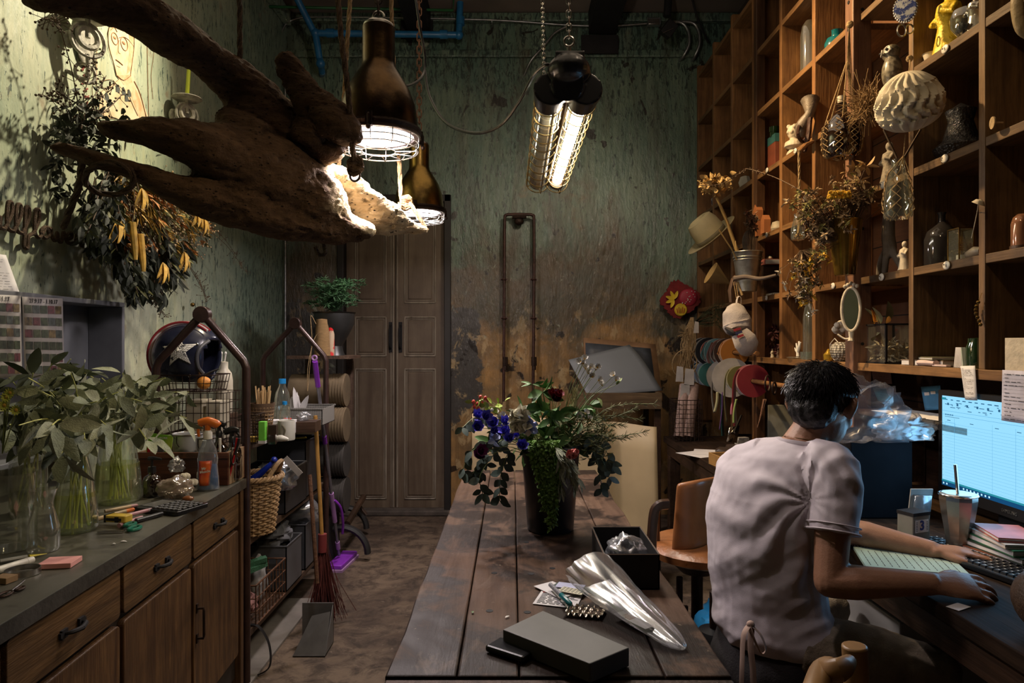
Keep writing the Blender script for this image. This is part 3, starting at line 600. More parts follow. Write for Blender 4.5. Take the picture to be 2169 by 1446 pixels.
t=T('rope_lettering','brown rope bent into cursive letters on the left wall, running behind the dried flowers','wall sign',onwall(0,470))
# baseline on the wall runs from (0,478) to (205,525)
ya=onwall(0,484,.03);yb=onwall(206,528,.03);L_=(yb-ya).length;cw=cursive('wallflowers',0,1.);xw=9.95
dirb=(yb-ya)/(xw-2.15)
pts=[ya+dirb*(x-1.95)+V((0,0,y*.047)) for x,y in cw]
m=MB();m.tube(pts,.0075,6,k=5);m.build('rope_letters',darkrope,t,world=True)
# grey wall box / cabinet with open shelf face, papers
t=T('grey_wall_cabinet','dark grey metal box shelf hung on the left wall behind the sage leaves','cabinet',onwall(200,790))
gm=MT('grey_metal_paint',(.13,.135,.15),.5,var=.25,vs=5)
y0=onwall(128,700).y;y1=onwall(272,700,.0).y;zt=onwall(200,640,.05).z;zb_=.98
y1=2.98;y0=1.9
m=MB();m.bx((LW+.001,y0,zb_),(LW+.012,y1,zt));m.bx((LW+.012,y0,zt-.02),(LW+.16,y1,zt));m.bx((LW+.012,y1-.02,zb_),(LW+.16,y1,zt-.02));m.bx((LW+.012,y0,zb_),(LW+.16,y1-.02,zb_+.02));m.bx((LW+.012,y0,zb_+.02),(LW+.16,y0+.02,zt-.02));m.build('body',gm,t,world=True,smooth=False,bevel=.003)
def note(name,label,corners,mat,lines=None,cat='paper',off=.004,wall=True,inkm=None,extra=None,parentpx=None,bow=.006):
    """sheet of paper pinned flat: corners px TL,TR,BR,BL on plane function pf"""
    pf=parentpx;c_=[pf(*q) for q in corners];base=(c_[2]+c_[3])/2;t=T(name,label,cat,base)
    nrm=(c_[1]-c_[0]).cross(c_[3]-c_[0]).normalized()
    if nrm.dot(V((0,0,EYE))-c_[0])<0:nrm=-nrm
    def f(u,v):return c_[0].lerp(c_[1],u).lerp(c_[3].lerp(c_[2],u),v)+nrm*(bow*sin(pi*u)*v+.001)
    m=MB();m.sheet(f,6,8);m.build('sheet',mat,t,world=True,solid=.0008)
    if lines:
        m=MB()
        for u0,u1,v,th in lines:
            a_,b_,c2,d2=f(u0,v-th/2),f(u1,v-th/2),f(u1,v+th/2),f(u0,v+th/2);k_=4
            for i in range(k_):q0=u0+(u1-u0)*i/k_;q1=u0+(u1-u0)*(i+1)/k_;m.quad(*[q+nrm*.0016 for q in (f(q0,v-th/2),f(q1,v-th/2),f(q1,v+th/2),f(q0,v+th/2))])
        m.build('print',inkm or M_['ink'],t,world=True,smooth=False)
    if extra:extra(t,f,nrm)
    return t
def scribble(n,v0,v1,seed,th=.006,u0=.08,u1=.9):
    r_=random.Random(seed);out=[]
    for i in range(n):
        v=v0+(v1-v0)*i/max(n-1,1);u=u0+r_.uniform(0,.05)
        while u <u1-.1:
            w_=r_.uniform(.05,.2);out.append((u,min(u+w_,u1),v+r_.uniform(-.004,.004),th*r_.uniform(.6,1.2)));u += w_+r_.uniform(.02,.06)
            if r_.random()<.12:break
    return out
WP=lambda px,py:onwall(px,py,.165)
thumbs=[MT('dark_photo_%d' % i,c_,.5,0,.8,60) for i,c_ in enumerate(((.05,.06,.03),(.09,.025,.03),(.04,.05,.045),(.10,.07,.03),(.03,.04,.02)))]
dimp=MT('dull_photo_paper',(.30,.28,.28),.6)
def contact(cols,rows,u0,v0,head):
    def ex(t,f,nrm):
        r_=random.Random(cols)
        for r0 in range(rows):
                for c0 in range(cols):
                    mi=(r0*3+c0*7+r0*c0) % 5;m=MB()
                    a_=u0+(1-u0-.03)*c0/cols;b_=a_+(1-u0-.03)/cols*.9;v=v0+(1-v0)*r0/rows;w_=v+(1-v0)/rows*.66
                    m.quad(*[q+nrm*.0016 for q in (f(a_,v),f(b_,v),f(b_,w_),f(a_,w_))])
                    m.build('photo',thumbs[mi],t,world=True,smooth=False)
        o_=f(.5,v0*.5)+nrm*.002;text(head,plane(o_,f(.7,v0*.5)-f(.3,v0*.5),f(.5,0)-f(.5,.2)),.022,M_['ink'],t,'handwriting')
    return ex
note('contact_sheet','photo contact sheet dated 27.9.17 taped to the grey box edge',[(46,628),(132,632),(136,800),(52,800)],dimp,None,'paper',parentpx=WP,extra=contact(5,6,.03,.1,'27.9.17 - 1.10.17'))
note('contact_sheet','photo contact sheet dated 7.11.17 cut by the left picture edge',[(-40,622),(43,626),(46,800),(-40,800)],dimp,None,'paper',parentpx=lambda a,b:onwall(a,b,.168),extra=contact(5,6,.03,.1,'7.11.17'))
note('paper_note','handwritten white letter sheet above the photo sheets at the left edge',[(-50,532),(12,540),(43,626),(-50,624)],M_['paper'],scribble(12,.12,.85,5,.008),'paper',parentpx=lambda a,b:onwall(a,b,.12))
note('shipping_label','long white printed label stuck inside the grey wall box',[(219,670),(243,670),(253,742),(218,747)],M_['paper'],[(.1,.9,.1,.03),(.05,.95,.40,.03),(.1,.35,.52,.02),(.1,.35,.58,.02),(.1,.35,.66,.02),(.1,.3,.78,.02),(.1,.7,.94,.015)]+[(.6,.92,.5+.03*i,.012+.006*(i % 3)) for i in range(12)],'label',parentpx=lambda a,b:onwall(a,b,.05))
# dried flower bouquet hanging head down on the left wall
random.seed(11)
t=T('dried_flower_bouquet','large dried bouquet of yellow and orange blooms hanging head down on the left wall','dried flowers',onwall(310,500,.1))
yel=MT('dry_yellow_leaf',(.50,.30,.045),.6,0,.4,30);ora=MT('dry_orange_bloom',(.42,.16,.03),.7,0,.5,40);olv=MT('dry_olive_leaf',(.10,.10,.025),.7,0,.5,30);dkg=MT('dry_dark_leaf',(.022,.028,.016),.7,0,.5,30);tiny=MT('tiny_dry_blossom',(.38,.28,.17),.8,0,.4,60)
hub=onwall(235,330,.16)
def rnd(a,b):return random.uniform(a,b)
m1=MB();m2=MB();m3=MB();m4=MB();m5=MB();m6=MB()
def inell(px,py):return ((px-315)/135)**2+((py-470)/105)**2<1
for i in range(330):
    while True:
        px,py=rnd(180,450),rnd(365,630)
        if inell(px,py) or (py >480 and abs(px-315+(py-480)*.05)<110-(py-480)*.45):break
    e=onwall(px,py,rnd(.05,.34));mid_=hub.lerp(e,.5)+V((rnd(-.03,.06),0,rnd(-.05,.02)))
    if i % 2:m1.tube([hub.lerp(e,.35),mid_,e],.0022,4,k=3)
    dr=(e-hub).normalized();w_=1-(py-400)/200
    if px <265 or py >540:
        for k in range(9):m3.leaf(e-dr*rnd(0,.12)+V((rnd(-.03,.03),rnd(-.03,.03),rnd(-.03,.03))),dr+V((rnd(-.7,.7),rnd(-.7,.7),rnd(-.9,.3))),rnd(.018,.03),rnd(.04,.075))
    elif random.random()<.42:
        for k in range(12):m2.leaf(e-dr*rnd(0,.08),dr+V((rnd(-.6,.6),rnd(-.6,.6),rnd(-.8,.4))),.006,rnd(.04,.07),bend=.1)
    elif random.random()<.45:
        for k in range(14):m4.leaf(e-dr*rnd(0,.08),dr+V((rnd(-.8,.8),rnd(-.8,.8),rnd(-.8,.5))),.009,rnd(.025,.05),bend=.3)
    else:
        for k in range(14):q=e+V((rnd(-.05,.05),rnd(-.05,.05),rnd(-.05,.05)));m5.ball(q,rnd(.003,.006),5,3);m1.tube([e-dr*.05,q],.0008,3,cap=False)
    for k in range(3):m6.leaf(e-dr*rnd(0,.15),dr+V((rnd(-1,1),rnd(-1,1),rnd(-1,.3))),.014,rnd(.04,.07))
for px,py in ((250,462),(418,447),(390,532),(300,398),(345,555),(432,460)):
    c_=onwall(px,py,.34)
    for k in range(7):a_=2*pi*k/7;m2.leaf(c_,V((.3,cos(a_)*.6,-1+sin(a_)*.5)),.028,rnd(.07,.1),up=V((1,0,.4)),bend=.4)
for px,py,w_ in ((285,520,.013),(302,545,.013)):
    m2.tube([onwall(px-5,py-50,.36),onwall(px,py,.36),onwall(px+2,py+30,.36)],[.014,.013,.008],8,k=3)
m1.build('stems',M_['twig'],t,world=True);m2.build('yellow_blooms',yel,t,world=True,smooth=False);m3.build('dark_foliage',dkg,t,world=True,smooth=False);m4.build('orange_blooms',ora,t,world=True,smooth=False);m5.build('tiny_blossoms',tiny,t,world=True);m6.build('olive_leaves',olv,t,world=True,smooth=False)
m=MB();c_=onwall(322,600,.2);m.lathe([(.001,.0),(.06,.0),(.062,.01),(.045,.07),(.025,.13),(.0,.14)],18,c_);m.build('banksia_head',MT('brown_seed_head',(.07,.035,.02),.9,0,.5,90,.8,200),t,world=True)
def spray(m,mb_,root,pts,side=10,r=.0014,sl=.03,fruit=None,seed=1):
    r_=random.Random(seed);q=cr([V(p) for p in pts],5);m.tube(q,[r*(1-.5*i/len(q)) for i in range(len(q))],4)
    for i in range(side):
        j=r_.randrange(2,len(q));p=q[j];e=p+V((r_.uniform(-1,1),r_.uniform(-1,1),r_.uniform(-1,1)))*sl;m.tube([p,e],r*.5,3)
        if fruit:mb_.ball(e,fruit,5,4)
m=MB();mf=MB()
for i,pts in enumerate(([(400,560),(425,600),(438,635)],[(395,555),(428,612),(436,640)],[(420,470),(480,520),(520,575)],[(425,465),(470,500),(500,540)],[(430,440),(470,462),(515,455)],[(300,610),(330,640),(348,664)],[(305,612),(325,642),(350,668)],[(440,430),(470,445),(478,470)])):
    spray(m,mf,t,[onwall(x,y_,.2) for x,y_ in pts],14,.0022,.03,.003,i)
m.build('trailing_twigs',M_['twig'],t,world=True);mf.build('buds',M_['twig'],t,world=True)
t=T('wall_twig_arrangement','dark leafy twigs with tall berry sprays on the left wall above the driftwood fork','dried flowers',onwall(170,300,.05))
m=MB();mf=MB();ml_=MB();random.seed(5)
for i,pts in enumerate(([(172,290),(165,220),(150,140),(128,60),(128,22)],[(172,290),(178,200),(195,150),(200,110)],[(172,280),(190,220),(215,180),(225,160)],[(170,285),(185,230),(235,190),(240,170)],[(165,220),(130,200),(118,190)],[(175,260),(140,230),(90,200)],[(128,52),(105,42),(90,38)],[(180,270),(240,220),(262,195)])):
    spray(m,mf,t,[onwall(x,y_,.12) for x,y_ in pts],26,.003,.035,.005,i+20)
for i in range(360):
    px,py=random.gauss(175,40),random.gauss(268,30)
    if px <100:continue
    ml_.leaf(onwall(px,py,rnd(.02,.2)),V((rnd(-1,1),rnd(-1,1),rnd(-1,1))),rnd(.012,.024),rnd(.025,.05))
for px,py in ((258,200),(270,205),(264,215),(245,195),(222,212)):
    ml_.leaf(onwall(px,py,.14),V((0,.4,1)),.035,.04,up=V((1,0,0)),bend=0)
for i in range(60):ml_.leaf(onwall(rnd(110,180),rnd(300,420),.05),V((rnd(-1,1),rnd(-1,1),rnd(-1,.3))),.02,.045)
m.build('stems',M_['twig'],t,world=True);mf.build('berries',M_['twig'],t,world=True);ml_.build('dark_leaves',dkg,t,world=True,smooth=False)
# ================================================================ LEFT COUNTER
WT=.86;RZ=atan2(-.998,.0606)
ct=T('sideboard','long brown oak cabinet with drawers over doors along the left wall','cabinet',(-1.077,2.72,0),RZ)
m=MB();m.bx((0,-.74,.08),(2.4,-.02,.822));m.build('body',MT('cabinet_body_brown',(.02,.012,.008),.6,var=.3),ct,smooth=False)  # sideboard body in one plain dark brown
m=MB();m.bx((-.012,-.745,.0),(.022,.004,.823));m.build('end_panel',M_['doorv'],ct,smooth=False,bevel=.003)
def rrect(w_,h,r=.014,k=4):
    out=[]
    for cx,cy,a0 in ((w_/2-r,h/2-r,0),(-w_/2+r,h/2-r,pi/2),(-w_/2+r,-h/2+r,pi),(w_/2-r,-h/2+r,1.5*pi)):
        out += [(cx+r*cos(a0+pi/2*i/k),cy+r*sin(a0+pi/2*i/k)) for i in range(k+1)]
    return out
# panels stand in the local xz plane facing +y
PM_=Matrix.Rotation(pi/2,4,'X')
xs=[(.03,.478),(.484,.932),(.938,1.386),(1.392,1.84),(1.846,2.3)]
for i,(a_,b_) in enumerate(xs):
    w_=b_-a_;cx=(a_+b_)/2
    m=MB();m.prism(rrect(w_-.012,.128),.022,Matrix.Translation((cx,.0,.752)) @ PM_);dr=m.build('drawer',M_['drawer'],ct,bevel=.002,smooth=False)
    h=MB();z=.752
    for s_ in (-1,1):
        h.box((cx+s_*.034,.003,z),(.022,.006,.020));h.box((cx+s_*.046,.003,z),(.008,.006,.012))
        h.tube([(cx+s_*.034,.004,z),(cx+s_*.026,.018,z+.001),(cx,.024,z-.001),(cx,.024,z-.001)],[.004,.0055,.006,.006],8,k=3)
    h.build('handle',M_['black'],dr)
    m=MB();m.prism(rrect(w_-.014,.49),.020,Matrix.Translation((cx,.0,.425)) @ PM_);do=m.build('door',M_['doorv'],ct,bevel=.003,smooth=False)
    if i in (0,2):
        xx=b_-.03;h=MB();h.tube([(xx,.0,.52),(xx,.022,.52),(xx,.024,.51),(xx,.024,.43),(xx,.022,.42),(xx,.0,.42)],.0045,8);h.box((xx,.002,.52),(.012,.004,.03));h.box((xx,.002,.42),(.012,.004,.03));h.build('handle',M_['iron'],do)
for x in (.06,1.2,2.3):m=MB();m.bx((x,-.09,0),(x+.04,-.05,.08));m.build('foot',M_['black'],ct,smooth=False)
g=G('worn_grey_worktop');co=g.co();a=g.noise(co,5,6,.65,.4);c=g.mix(g.ramp(a,.35,.65),(.06,.058,.045),(.11,.105,.085));c=g.mix(g.ramp(g.noise(co,22,5,.7),.55,.7,0.,.6),c,(.025,.02,.015))
wtm=g.pr(Base_Color=c,Roughness=.38,Normal=g.bump(a,.15,.004))
o=T('worktop','worn dark grey worktop with metal edge over the oak sideboard','worktop',(-1.077,2.72,.823),RZ)
m=MB();m.bx((-.02,-.75,0),(2.42,.008,.037));m.build('slab',wtm,o,smooth=False,bevel=.002)
m=MB();m.bx((-.022,.0085,.001),(2.42,.0115,.0375));m.build('edge_strip',MT('zinc_edge',(.10,.10,.095),.35,.7,.3,14,.2),o,smooth=False)
Z0=WT+.0012
def C(px,py,z=Z0):return on(px,py,z)
def slab(name,label,cat,c,size,mat,rz=0,tilt=None,bevel=.001,group=None,M2=None):
    c=V(c);m=MB();m.box(c+V((0,0,size[2]/2)),size,R=(Matrix.Rotation(rz,4,'Z') @ (tilt if tilt is not None else Matrix.Identity(4))));return tag(m.build(name,mat,origin=c,bevel=bevel,smooth=False),label,cat,group)
# ---- vases with sage
def vase(name,label,px,py,prof,mat,water=None,z=Z0,group=None,cat='vase'):
    b=C(px,py,z);t=T(name,label,cat,b,0,group)
    m=MB();m.lathe(prof,28);m.build('glass_wall',mat,t)
    if water:
        pr=[(r-.004,z_) for r,z_ in prof if .003<z_ <water];m=MB()
        if pr:pr=[(0,.006)]+pr+[(pr[-1][0],water),(0,water)];m.lathe(pr,24);m.build('water',glass('vase_water_'+name,(.9,.92,.66),.12,.03,.04,(.35,.35,.1)),t)
    return b,t
def sage(label,base,topz,targets,seed,mats,leafw=(.022,.038),leafl=(.06,.10),nleaf=16,group='sage bunches in vases',r=.0032):
    random.seed(seed);t=T('sage_bunch',label,'leaves',base+V((0,0,.012)),0,group);ms=MB();mlv=[MB(),MB()]
    for i,tg in enumerate(targets):
        a_=rnd(0,6.28);p0=base+V((cos(a_)*.035,sin(a_)*.035,.012));p1=base+V((rnd(-.02,.02),rnd(-.02,.02),topz));tg=V(tg)
        md_=p1.lerp(tg,.5)+V((0,0,.04));q=cr([p0,p1,md_,tg],6);ms.tube(q,[r*(1-.6*j/len(q)) for j in range(len(q))],5)
        for k in range(nleaf):
            j=random.randrange(7,len(q));p=q[j];dr=(q[j]-q[j-1]).normalized();od=V((rnd(-1,1),rnd(-1,1),rnd(-1.4,.3)))
            mlv[k % 2].leaf(p+od*.008,dr*.35+od,rnd(*leafw),rnd(*leafl),bend=rnd(.1,.5),fold=.12)
    ms.build('stems',MT('sage_stem',(.58,.60,.20),.6),t,world=True)
    mlv[0].build('leaves',mats[0],t,world=True);mlv[1].build('underside_leaves',mats[1],t,world=True)
sg1=MT('sage_leaf',(.15,.18,.11),.7,0,.35,40,.4,260,sheen=.3);sg2=MT('sage_leaf_pale',(.30,.33,.22),.75,0,.3,40,.4,260,sheen=.3)
conic=[(0,0),(.05,.0),(.056,.006),(.058,.02),(.05,.10),(.036,.19),(.034,.225),(.038,.24)]
vb1,vt=vase('conical_vase','conical glass vase of sage nearest the tools, stems in yellowish water',160,1122,[(0,0),(.052,0),(.058,.008),(.056,.07),(.042,.16),(.030,.22),(.034,.25)],M_['glass'],.11)
vb2,_=vase('conical_vase','wider conical glass vase of sage behind the calculator, half full of water',250,1060,[(0,0),(.068,0),(.074,.008),(.070,.09),(.055,.19),(.046,.26),(.048,.27)],M_['glass'],.13)
vb3,_=vase('tall_vase','clear cylinder vase of dark leaves at the back left of the counter',60,1085,[(0,0),(.05,0),(.052,.01),(.052,.2),(.055,.22)],M_['glass2'],.08)
vase('square_vase','large dusty empty glass vase cut by the left picture edge',22,1160,[(0,0),(.055,0),(.06,.01),(.06,.19),(.062,.2)],M_['glass2'])
vase('glass_carafe','small waisted empty glass carafe left of the conical vases',92,1165,[(0,0),(.034,0),(.038,.008),(.037,.06),(.024,.11),(.022,.125),(.031,.155),(.033,.16)],M_['glass2'])
def tg(px,py,d):return P(px,py,d)
sage('grey-green sage bunch arching over the front conical vase',vb1,.25,[tg(40,900,1.6),tg(90,830,1.75),tg(150,790,1.85),tg(110,900,1.6),tg(205,850,1.8),tg(180,930,1.7),tg(250,830,1.85),tg(130,960,1.62),tg(60,800,1.8),tg(225,900,1.75)],21,(sg1,sg2))
sage('grey-green sage bunch spreading right from the wider conical vase',vb2,.27,[tg(330,880,2.05),tg(400,830,2.15),tg(300,800,2.15),tg(395,885,2.0),tg(260,790,2.1),tg(215,800,2.1),tg(350,800,2.15),tg(250,870,2.0),tg(180,790,2.1),tg(300,850,2.0),tg(310,930,1.95)],22,(sg1,sg2),nleaf=13)
sage('darkest sage bunch at the far left behind the front vases',vb3,.22,[tg(20,800,1.9),tg(70,790,1.95),tg(110,770,2.0),tg(-10,870,1.8),tg(60,850,1.85),tg(150,760,2.05),tg(20,900,1.8),tg(130,820,1.9)],23,(MT('dark_sage',(.05,.065,.04),.7),sg1))
random.seed(2);t=T('daisy_stem','yellow-green chrysanthemum sprig at the left edge of the sage','flower',P(5,960,1.75));m=MB();m2=MB();m3=MB()
for px,py in ((15,840),(10,858),(35,868),(22,832)):
    c_=P(px,py,1.72);m.tube([P(5,960,1.75),c_],.0015,4);m2.ball(c_,(.006,.004,.006),8,6)
    for k in range(11):a_=2*pi*k/11;m3.leaf(c_,V((cos(a_),-.3,sin(a_))),.006,.015,up=V((0,-1,0)),bend=0)
m.build('stem',M_['stem'],t,world=True);m2.build('eye',yel,t,world=True);m3.build('petals',MT('lime_petal',(.45,.48,.08),.6),t,world=True,smooth=False)
# ---- tools on the counter
t=T('calculator','black desk calculator by the pens at the counter edge','calculator',C(362,1078));R_=Matrix.Rotation(-.35,4,'Z')
m=MB();m.prism(rrect(.19,.135,.01),.014,R_);m.build('case',M_['blackplastic'],t,bevel=.002)
m=MB();m.box((-.055,.0,.0145),(.055,.085,.002),R=None,rz=0);m.build('display',MT('lcd_grey',(.12,.12,.115),.2),t,M=R_)
m=MB()
for i in range(6):
    for j in range(5):m.box((-.012+i*.019,-.05+j*.022,.0165),(.014,.015,.005))
m.build('keys',MT('calculator_keys',(.07,.07,.075),.35),t,M=R_,bevel=.0015)
def stick(name,label,cat,a,b,r,mat,mat2=None,z=Z0,group=None,tip='tip',zr=(0,0)):
    a=C(*a,z)+V((0,0,r+zr[0]));b=C(*b,z)+V((0,0,r+zr[1]));t=T(name,label,cat,a-V((0,0,r)),0,group);m=MB();m.tube([a,a.lerp(b,.8)],r,10);m.build('barrel',mat,t,world=True)
    m=MB();m.tube([a.lerp(b,.78),a.lerp(b,.97),b],[r*1.05,r*.9,r*.4],10);m.build(tip,mat2 or M_['blackplastic'],t,world=True);return t
pink=MT('dusty_pink_plastic',(.36,.18,.2),.35);beige=MT('beige_plastic',(.42,.3,.17),.45);orp=MT('orange_plastic',(.62,.15,.02),.35)
stick('pen','pink pen on top of the tool pile beside the calculator','pen',(222,1096),(292,1082),.0055,beige,pink,zr=(.014,.014))
stick('pen','beige craft pen with orange band in the tool pile','pen',(200,1108),(285,1090),.0065,beige,orp,zr=(.004,.012))
stick('pen','mauve pen lying below the orange-banded one','pen',(262,1106),(325,1084),.006,pink,MT('mauve',(.28,.2,.22),.3),zr=(.012,.004))
stick('marker','short black marker nearest the counter edge in the tool pile','pen',(288,1108),(345,1092),.0075,M_['blackplastic'])
stick('scissor_grip','pinkish knife handle pointing right under the pens','knife',(252,1118),(302,1100),.007,pink,pink)
t=T('box_cutter','yellow and black tape measure cutter on the tool pile','tool',C(250,1112)+V((0,0,.012)));R_=Matrix.Rotation(-.18,4,'Z')
m=MB();m.prism(rrect(.075,.034,.006),.020,R_);m.build('case',MT('yellow_plastic',(.55,.38,.05),.4),t,bevel=.002)
m=MB();m.box((0,-.0175,.009),(.05,.002,.008));m.box((.01,-.0175,.009),(.012,.003,.016));m.box((-.03,0,.01),(.006,.036,.0215));m.build('black_marking',M_['black'],t,M=R_)
t=T('scissors','green-handled scissors under the yellow cutter','scissors',C(280,1122));m=MB();q=C(285,1122)
m.ring(q+V((0,0,.005)),.022,.005,22,8,(0,0,1),.6);m.ring(q+V((-.03,.03,.008)),.02,.005,22,8,(0,0,1),.6);m.build('handles',MT('green_plastic',(.01,.14,.09),.3),t,world=True)
m=MB();m.box(C(235,1128)+V((0,0,.004)),(.07,.01,.003),.1);m.build('blades',M_['steel'],t,world=True)
slab('note_pad','pink sticky note pad near the front of the counter','note pad',C(127,1196),(.075,.06,.012),MT('pink_paper',(.56,.26,.24),.8,var=.05),.15)
stick('marker','thick white marker lying beside the tape roll','pen',(-5,1216),(72,1192),.009,M_['white'],M_['white'])
m=MB();q=C(48,1216);m.lathe([(.034,.001),(.036,.001),(.036,.014),(.034,.014),(.033,.0075),(.034,.001)],30,q);single('jar_lid_ring','thin metal jar ring lying in front of the white marker','ring',m,M_['steel'],q)
slab('tape_roll_box','kraft-coloured block at the left edge in front of the ring','box',C(10,1232),(.04,.03,.014),M_['kraft'],-.2)
t=T('scissors','steel snips with bent handles near the bottom left of the counter','scissors',C(20,1255));m=MB();q=C(10,1262);m.ring(q+V((0,0,.004)),.018,.003,20,6,(0,0,1),.55);q=C(42,1250);m.ring(q+V((0,0,.004)),.012,.003,20,6,(0,0,1),.5);m.build('handles',M_['iron'],t,world=True);m=MB();m.tube([C(15,1258,Z0+.004),C(52,1228,Z0+.004)],[.004,.002],6,flat=.5);m.build('blades',M_['steel'],t,world=True)
t=T('utility_knife','clear utility knife with a yellow tip behind the white marker','knife',C(40,1182));m=MB();m.tube([C(0,1188,Z0+.006),C(58,1178,Z0+.006)],.008,8,flat=.6);m.build('body',MT('clear_grey_plastic',(.3,.3,.28),.2),t,world=True);m=MB();m.tube([C(62,1178,Z0+.005),C(100,1172,Z0+.003)],[.008,.001],6,flat=.5);m.build('yellow_tip',MT('bright_yellow',(.6,.5,.03),.4),t,world=True)
for i,(px,py) in enumerate(((255,1148),(238,1153))):m=MB();q=C(px,py);m.leaf(q+V((0,0,.002)),V((1,.4,.1)),.01,.016 if i == 0 else .008,up=V((0,0,1)));single('dried_petal',('larger' if i == 0 else 'smaller')+' pale fallen petal on the bare counter in front of the tools','petal',m,M_['white'],q)
# pump bottle, bags, cotton, spray
def bottle(name,label,b,prof,mat,extra=None,cat='bottle',group=None,n=24):
    t=T(name,label,cat,b,0,group);m=MB();m.lathe(prof,n);m.build('body',mat,t)
    if extra:extra(t)
    return t
def pump(z,s=1.):
    def f(t):
        m=MB();m.lathe([(0,z+.022*s),(.013*s,z+.02*s),(.014*s,z),(0,z)][::-1],16);m.tube([(0,0,z+.02*s),(0,0,z+.045*s)],.0045*s,8);m.tube([(-.012*s,0,z+.048*s),(.006*s,0,z+.05*s),(.034*s,0,z+.046*s)],[.008*s,.007*s,.004*s],8);m.build('pump',M_['blackplastic'],t)
    return f
def trigger(z,mat,mat2=None,s=1.,face=1,cols=None):
    def f(t):
        m=MB();m.lathe([(0,z),(.014*s,z),(.014*s,z+.02*s),(.009*s,z+.028*s),(0,z+.028*s)],14);m.build('collar',mat2 or mat,t)
        m=MB();m.tube([(-.028*s*face,0,z+.052*s),(0,0,z+.056*s),(.026*s*face,0,z+.046*s),(.034*s*face,0,z+.04*s)],[(.009*s,.010*s),(.013*s,.015*s),(.012*s,.014*s),(.007*s,.009*s)],12,k=3);m.tube([(0,0,z+.026*s),(0,0,z+.05*s)],.009*s,8);m.build('spray_head',mat,t)
        m=MB();m.tube([(-.016*s*face,0,z+.048*s),(-.028*s*face,0,z+.03*s),(-.026*s*face,0,z+.008*s)],[.006*s,.005*s,.004*s],8,k=3);m.build('trigger',mat,t)
    return f
b=C(322,1050);bottle('pump_bottle','small brown pump bottle standing by the plastic bag on the counter',b,[(0,0),(.027,0),(.03,.004),(.03,.055),(.026,.068),(.012,.078),(.011,.086),(0,.086)],M_['amber'],pump(.084))
def crumple(name,label,c,r,mat,seed,n=3,sq=(1,1,.7),cat='bag',amp=.35):
    m=MB();random.seed(seed);off=V((seed*3.1,seed,0))
    def f(u,v):
        th=pi*v;ph=2*pi*u;q=V((sin(th)*cos(ph),sin(th)*sin(ph),-cos(th)));k=1+amp*NZ.fractal(q*2.2+off,.8,2,4)+.16*abs(NZ.noise(q*6+off));return V(c)+V((q.x*r*sq[0]*k,q.y*r*sq[1]*k,max((q.z*k+.85),0)*r*sq[2]))
    m.sheet(f,30,20);return single(name,label,cat,m,mat,V(c))
crumple('plastic_bag','crumpled clear plastic bag of cotton beside the brown pump bottle',C(372,1052),.052,glass('cloudy_bag',(.6,.56,.52),.5,.12,.45,(.36,.28,.22)),4)
crumple('plastic_bag','small twisted clear bag standing up on top of the crumpled one',C(368,1040)+V((0,.02,.068)),.026,M_['bag'],6,sq=(1,1,1))
for i,(px,py,dz,w_) in enumerate(((392,1035,.03,'upper left'),(408,1042,.02,'right'),(396,1050,.004,'lower'))):m=MB();q=C(px,py)+V((0,0,dz));[m.ball(q+V((cos(k*1.6)*.008,sin(k*1.6)*.008,.016)),.0125,10,7) for k in range(4)];single('cotton_boll',w_+' white cotton boll in the cluster by the spray bottle','cotton boll',m,MT('cotton_%d' % i,(.62,.56,.46),.95,0,.15,60,.5),q)
m=MB();q=C(398,1062);m.ball(q+V((0,0,.010)),(.02,.014,.010));single('polished_nut','shiny brown polished nut lying in front of the cotton bolls','nut',m,MT('polished_wood',(.2,.07,.025),.25),q)
b=C(440,1037);t=T('spray_bottle','cleaner spray bottle with orange head, red label and blue liquid','bottle',b,.3)
spm=[(0,0),(.036,0),(.04,.005),(.038,.05),(.034,.09),(.036,.115),(.03,.15),(.018,.175),(.013,.19),(0,.19)]
Ms=Matrix.Diagonal((1,.6,1,1));m=MB();m.lathe(spm,28,M=Ms);m.build('bottle_body',glass('spray_clear',(.8,.85,.9),.3,.05,.15,(.5,.5,.55)),t)
m=MB();m.lathe([(0,.004),(.034,.004),(.037,.008),(.035,.05),(.031,.092),(0,.092)],28,M=Ms);m.build('blue_liquid',MT('blue_liquid',(.01,.14,.36),.15),t)
m=MB();m.add([((-.022+.044*u)*1.0-.006,-.0245-.001+.010*(abs(u-.5)*2)**2,.02+.09*v) for v in [k/6 for k in range(7)] for u in [k/6 for k in range(7)]],[(j*7+i,j*7+i+1,j*7+i+8,j*7+i+7) for j in range(6) for i in range(6)]);m.build('label',MT('orange_red_label',(.62,.12,.02),.4,0,.3,30,col2=(.5,.03,.02),thr=(.4,.6)),t,solid=.0006)
text('Mr',plane((-.010,-.0275,.083),(1,0,.12),(0,0,1)),.013,M_['white'],t,world=False,bold=.0004);text('Muscle',plane((-.006,-.0275,.072),(1,0,.12),(0,0,1)),.0125,M_['white'],t,world=False,bold=.0004)
trigger(.188,orp,M_['white'],1.15,1)(t)
